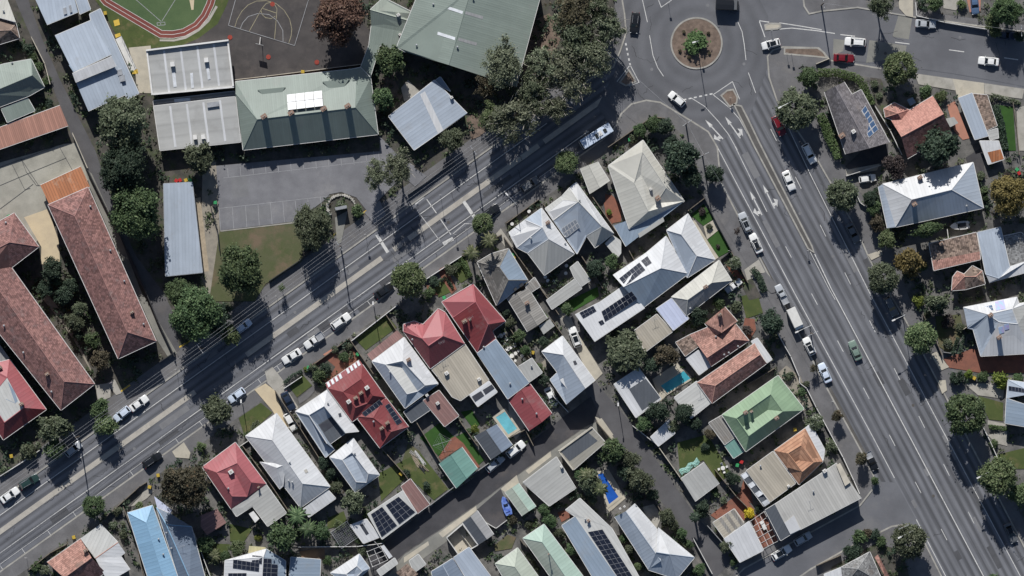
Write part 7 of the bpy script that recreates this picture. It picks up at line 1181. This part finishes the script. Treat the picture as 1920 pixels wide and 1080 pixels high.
for i in range(11): t = -2.2 + .44 * i; b.tube((t, -2.2, 2.46), (t, 2.2, 2.46), .015, n=4); b.tube((-2.2, t, 2.46), (2.2, t, 2.46), .015, n=4)
b.build('net', M('galv'), r)['kind'] = 'stuff'
def pergola(s, key, label, nu, nv, h=2.5, m='white_paint'):
    c = [W(*q) for q in pts(s, key)]; c0 = sum(c, Vector()) / 4; c0.z = .12; c = [q - c0 for q in c]; r = thing('pergola', label, 'pergola', c0)
    for q in c: b = MB(); b.box((q.x, q.y, h / 2), (.14, .14, h)); b.build('post', M(m), r)
    for i in range(nu + 1): t = i / nu; p = c[0].lerp(c[1], t); q = c[3].lerp(c[2], t); b = MB(); b.tube((p.x, p.y, h), (q.x, q.y, h), .06, n=4); b.build('rafter', M(m), r)
    for i in range(nv + 1): t = i / nv; p = c[0].lerp(c[3], t); q = c[1].lerp(c[2], t); b = MB(); b.tube((p.x, p.y, h + .13), (q.x, q.y, h + .13), .05, n=4); b.build('batten', M(m), r)
pergola("1025,680 1125,610 1230,820 1118,880", '33', 'open white pergola over the brick yard beside the shop', 3, 5); pergola("1190,900 1290,860 1340,960 1230,1010", '13', 'white-framed pergola at the laneway mouth', 2, 3)
r = thing('outdoor_table', 'white table under the open pergola by the shop', 'table', W(*K('33', 1122, 712), .12), 2.0); b = MB(); b.box((0, 0, .72), (2.1, .9, .06)); b.build('table_top', M('white_paint'), r)
for i, j in ((-1, -1), (1, -1), (1, 1), (-1, 1)): b = MB(); b.box((i * .9, j * .35, .35), (.08, .08, .7)); b.build('leg', M('white_paint'), r)
# walled white court and walls at the laneway
r = thing('walled_court', 'white walled court with a pale floor beside the grey gabled shed', 'courtyard', W(*K('23', 415, 815), .12)); c0 = W(*K('23', 415, 815), .12); p = [W(*q) - c0 for q in pts("300,800 415,702 525,852 392,932", '23')]
b = MB(); b.prism([(q.x, q.y) for q in p], .0, .06); b.build('floor', M('concrete_pale'), r)
for i in range(4):
    a, c = p[i], p[(i + 1) % 4]; d = c - a; m = (a + c) / 2; b = MB(); b.box((m.x, m.y, 1.2), (d.length, .18, 2.4), math.atan2(d.y, d.x)); b.build('wall', M('wall_white'), r)
for k in range(6): t = p[0].lerp(p[3], .1 + k * .16) * .35 + p[1].lerp(p[2], .1 + k * .16) * .65; b = MB(); b.box((t.x, t.y, .5), (.06, .9, .9), .7); b.build('trellis', M('metal_grey'), r)
# clutter on the back lawn
for i, (x, y, w_, l_, m, lb) in enumerate(((80, 250, .9, 3.6, 'wood_light', 'stack of pale timber on the cluttered lawn'), (105, 225, .6, 4.2, 'white_paint', 'white planks lying on the cluttered lawn'), (120, 300, .8, 2.6, 'metal_dark', 'dark scrap heap on the cluttered lawn'), (60, 200, .7, 2.8, 'stone', 'pale rubble pile on the cluttered lawn'), (140, 300, .5, 2.4, 'wood_light', 'second timber stack on the cluttered lawn'))):
    r = thing('timber_stack' if 'timber' in lb or 'plank' in lb else 'scrap_pile', lb, 'pile', W(*K('23', x, y), .12), -1.0 + i * .07)
    for k in range(6): b = MB(); b.box((random.uniform(-.2, .2), (k - 2.5) * w_ / 6, .12 + .1 * (k % 3)), (l_ * random.uniform(.7, 1), w_ / 7, .12), random.uniform(-.06, .06)); b.build('plank', M(m), r)
r = thing('tarpaulin', 'crumpled teal tarpaulin beside the grey laneway shed', 'tarp', W(*K('33', 590, 290), .12), .6); v = []; f = []
for i in range(15):
    for j in range(7): v.append(((i - 7) * .36, (j - 3) * .22 + .2 * math.sin(i), .15 + .3 * abs(math.sin(i * 1.7 + j * 2.3)) * (1 - abs(j - 3) / 4)))
for i in range(14):
    for j in range(6): a = i * 7 + j; f.append((a, a + 7, a + 8, a + 1))
surf('tarp_teal', (.16, .34, .3), (.26, .42, .38), 1.5, .1, .6); link('sheet', mesh('sheet', v, f, [M('tarp_teal')]), r)
# a person by the flats entry path
def person(x, y, label, top, legs, rz=0.0):
    r = thing('person', label, 'person', W(x, y, .12), rz); sk = [((0, 0, .95), .15), ((0, 0, 1.2), .15), ((0, 0, 1.42), .13), ((0, 0, 1.52), .06), ((0, .02, 1.66), .11), ((.1, 0, .88), .1), ((.12, .1, .5), .075), ((.12, .02, .08), .05), ((.12, .16, .05), .045), ((-.1, 0, .88), .1), ((-.12, -.1, .5), .075), ((-.12, -.18, .1), .05), ((-.12, -.04, .05), .045), ((.2, 0, 1.4), .07), ((.27, -.03, 1.12), .05), ((.26, .1, .88), .04), ((-.2, 0, 1.4), .07), ((-.27, .03, 1.12), .05), ((-.26, .14, .9), .04)]
    ed = [(0, 1), (1, 2), (2, 3), (3, 4), (0, 5), (5, 6), (6, 7), (7, 8), (0, 9), (9, 10), (10, 11), (11, 12), (2, 13), (13, 14), (14, 15), (2, 16), (16, 17), (17, 18)]
    me = bpy.data.meshes.new('body'); me.from_pydata([p for p, q in sk], ed, []); me.materials.append(M(top)); o = link('body', me, r); sm = o.modifiers.new('Skin', 'SKIN'); sv = me.skin_vertices[0].data
    for i, (p, q) in enumerate(sk): sv[i].radius = (q, q)
    sv[0].use_root = True; o.modifiers.new('Sub', 'SUBSURF').levels = 1
    b = MB(); b.lathe((0, .01, 1.68), [(.115, 0), (.12, .05), (.09, .11), (.02, .14)], 10); b.build('hair', M('metal_dark'), r)
surf('cloth_pale', (.5, .45, .5), None, 2, .1, .9); person(208, 718, 'person in pale clothes walking on the flats entry path', 'cloth_pale', 'metal_dark', .4)
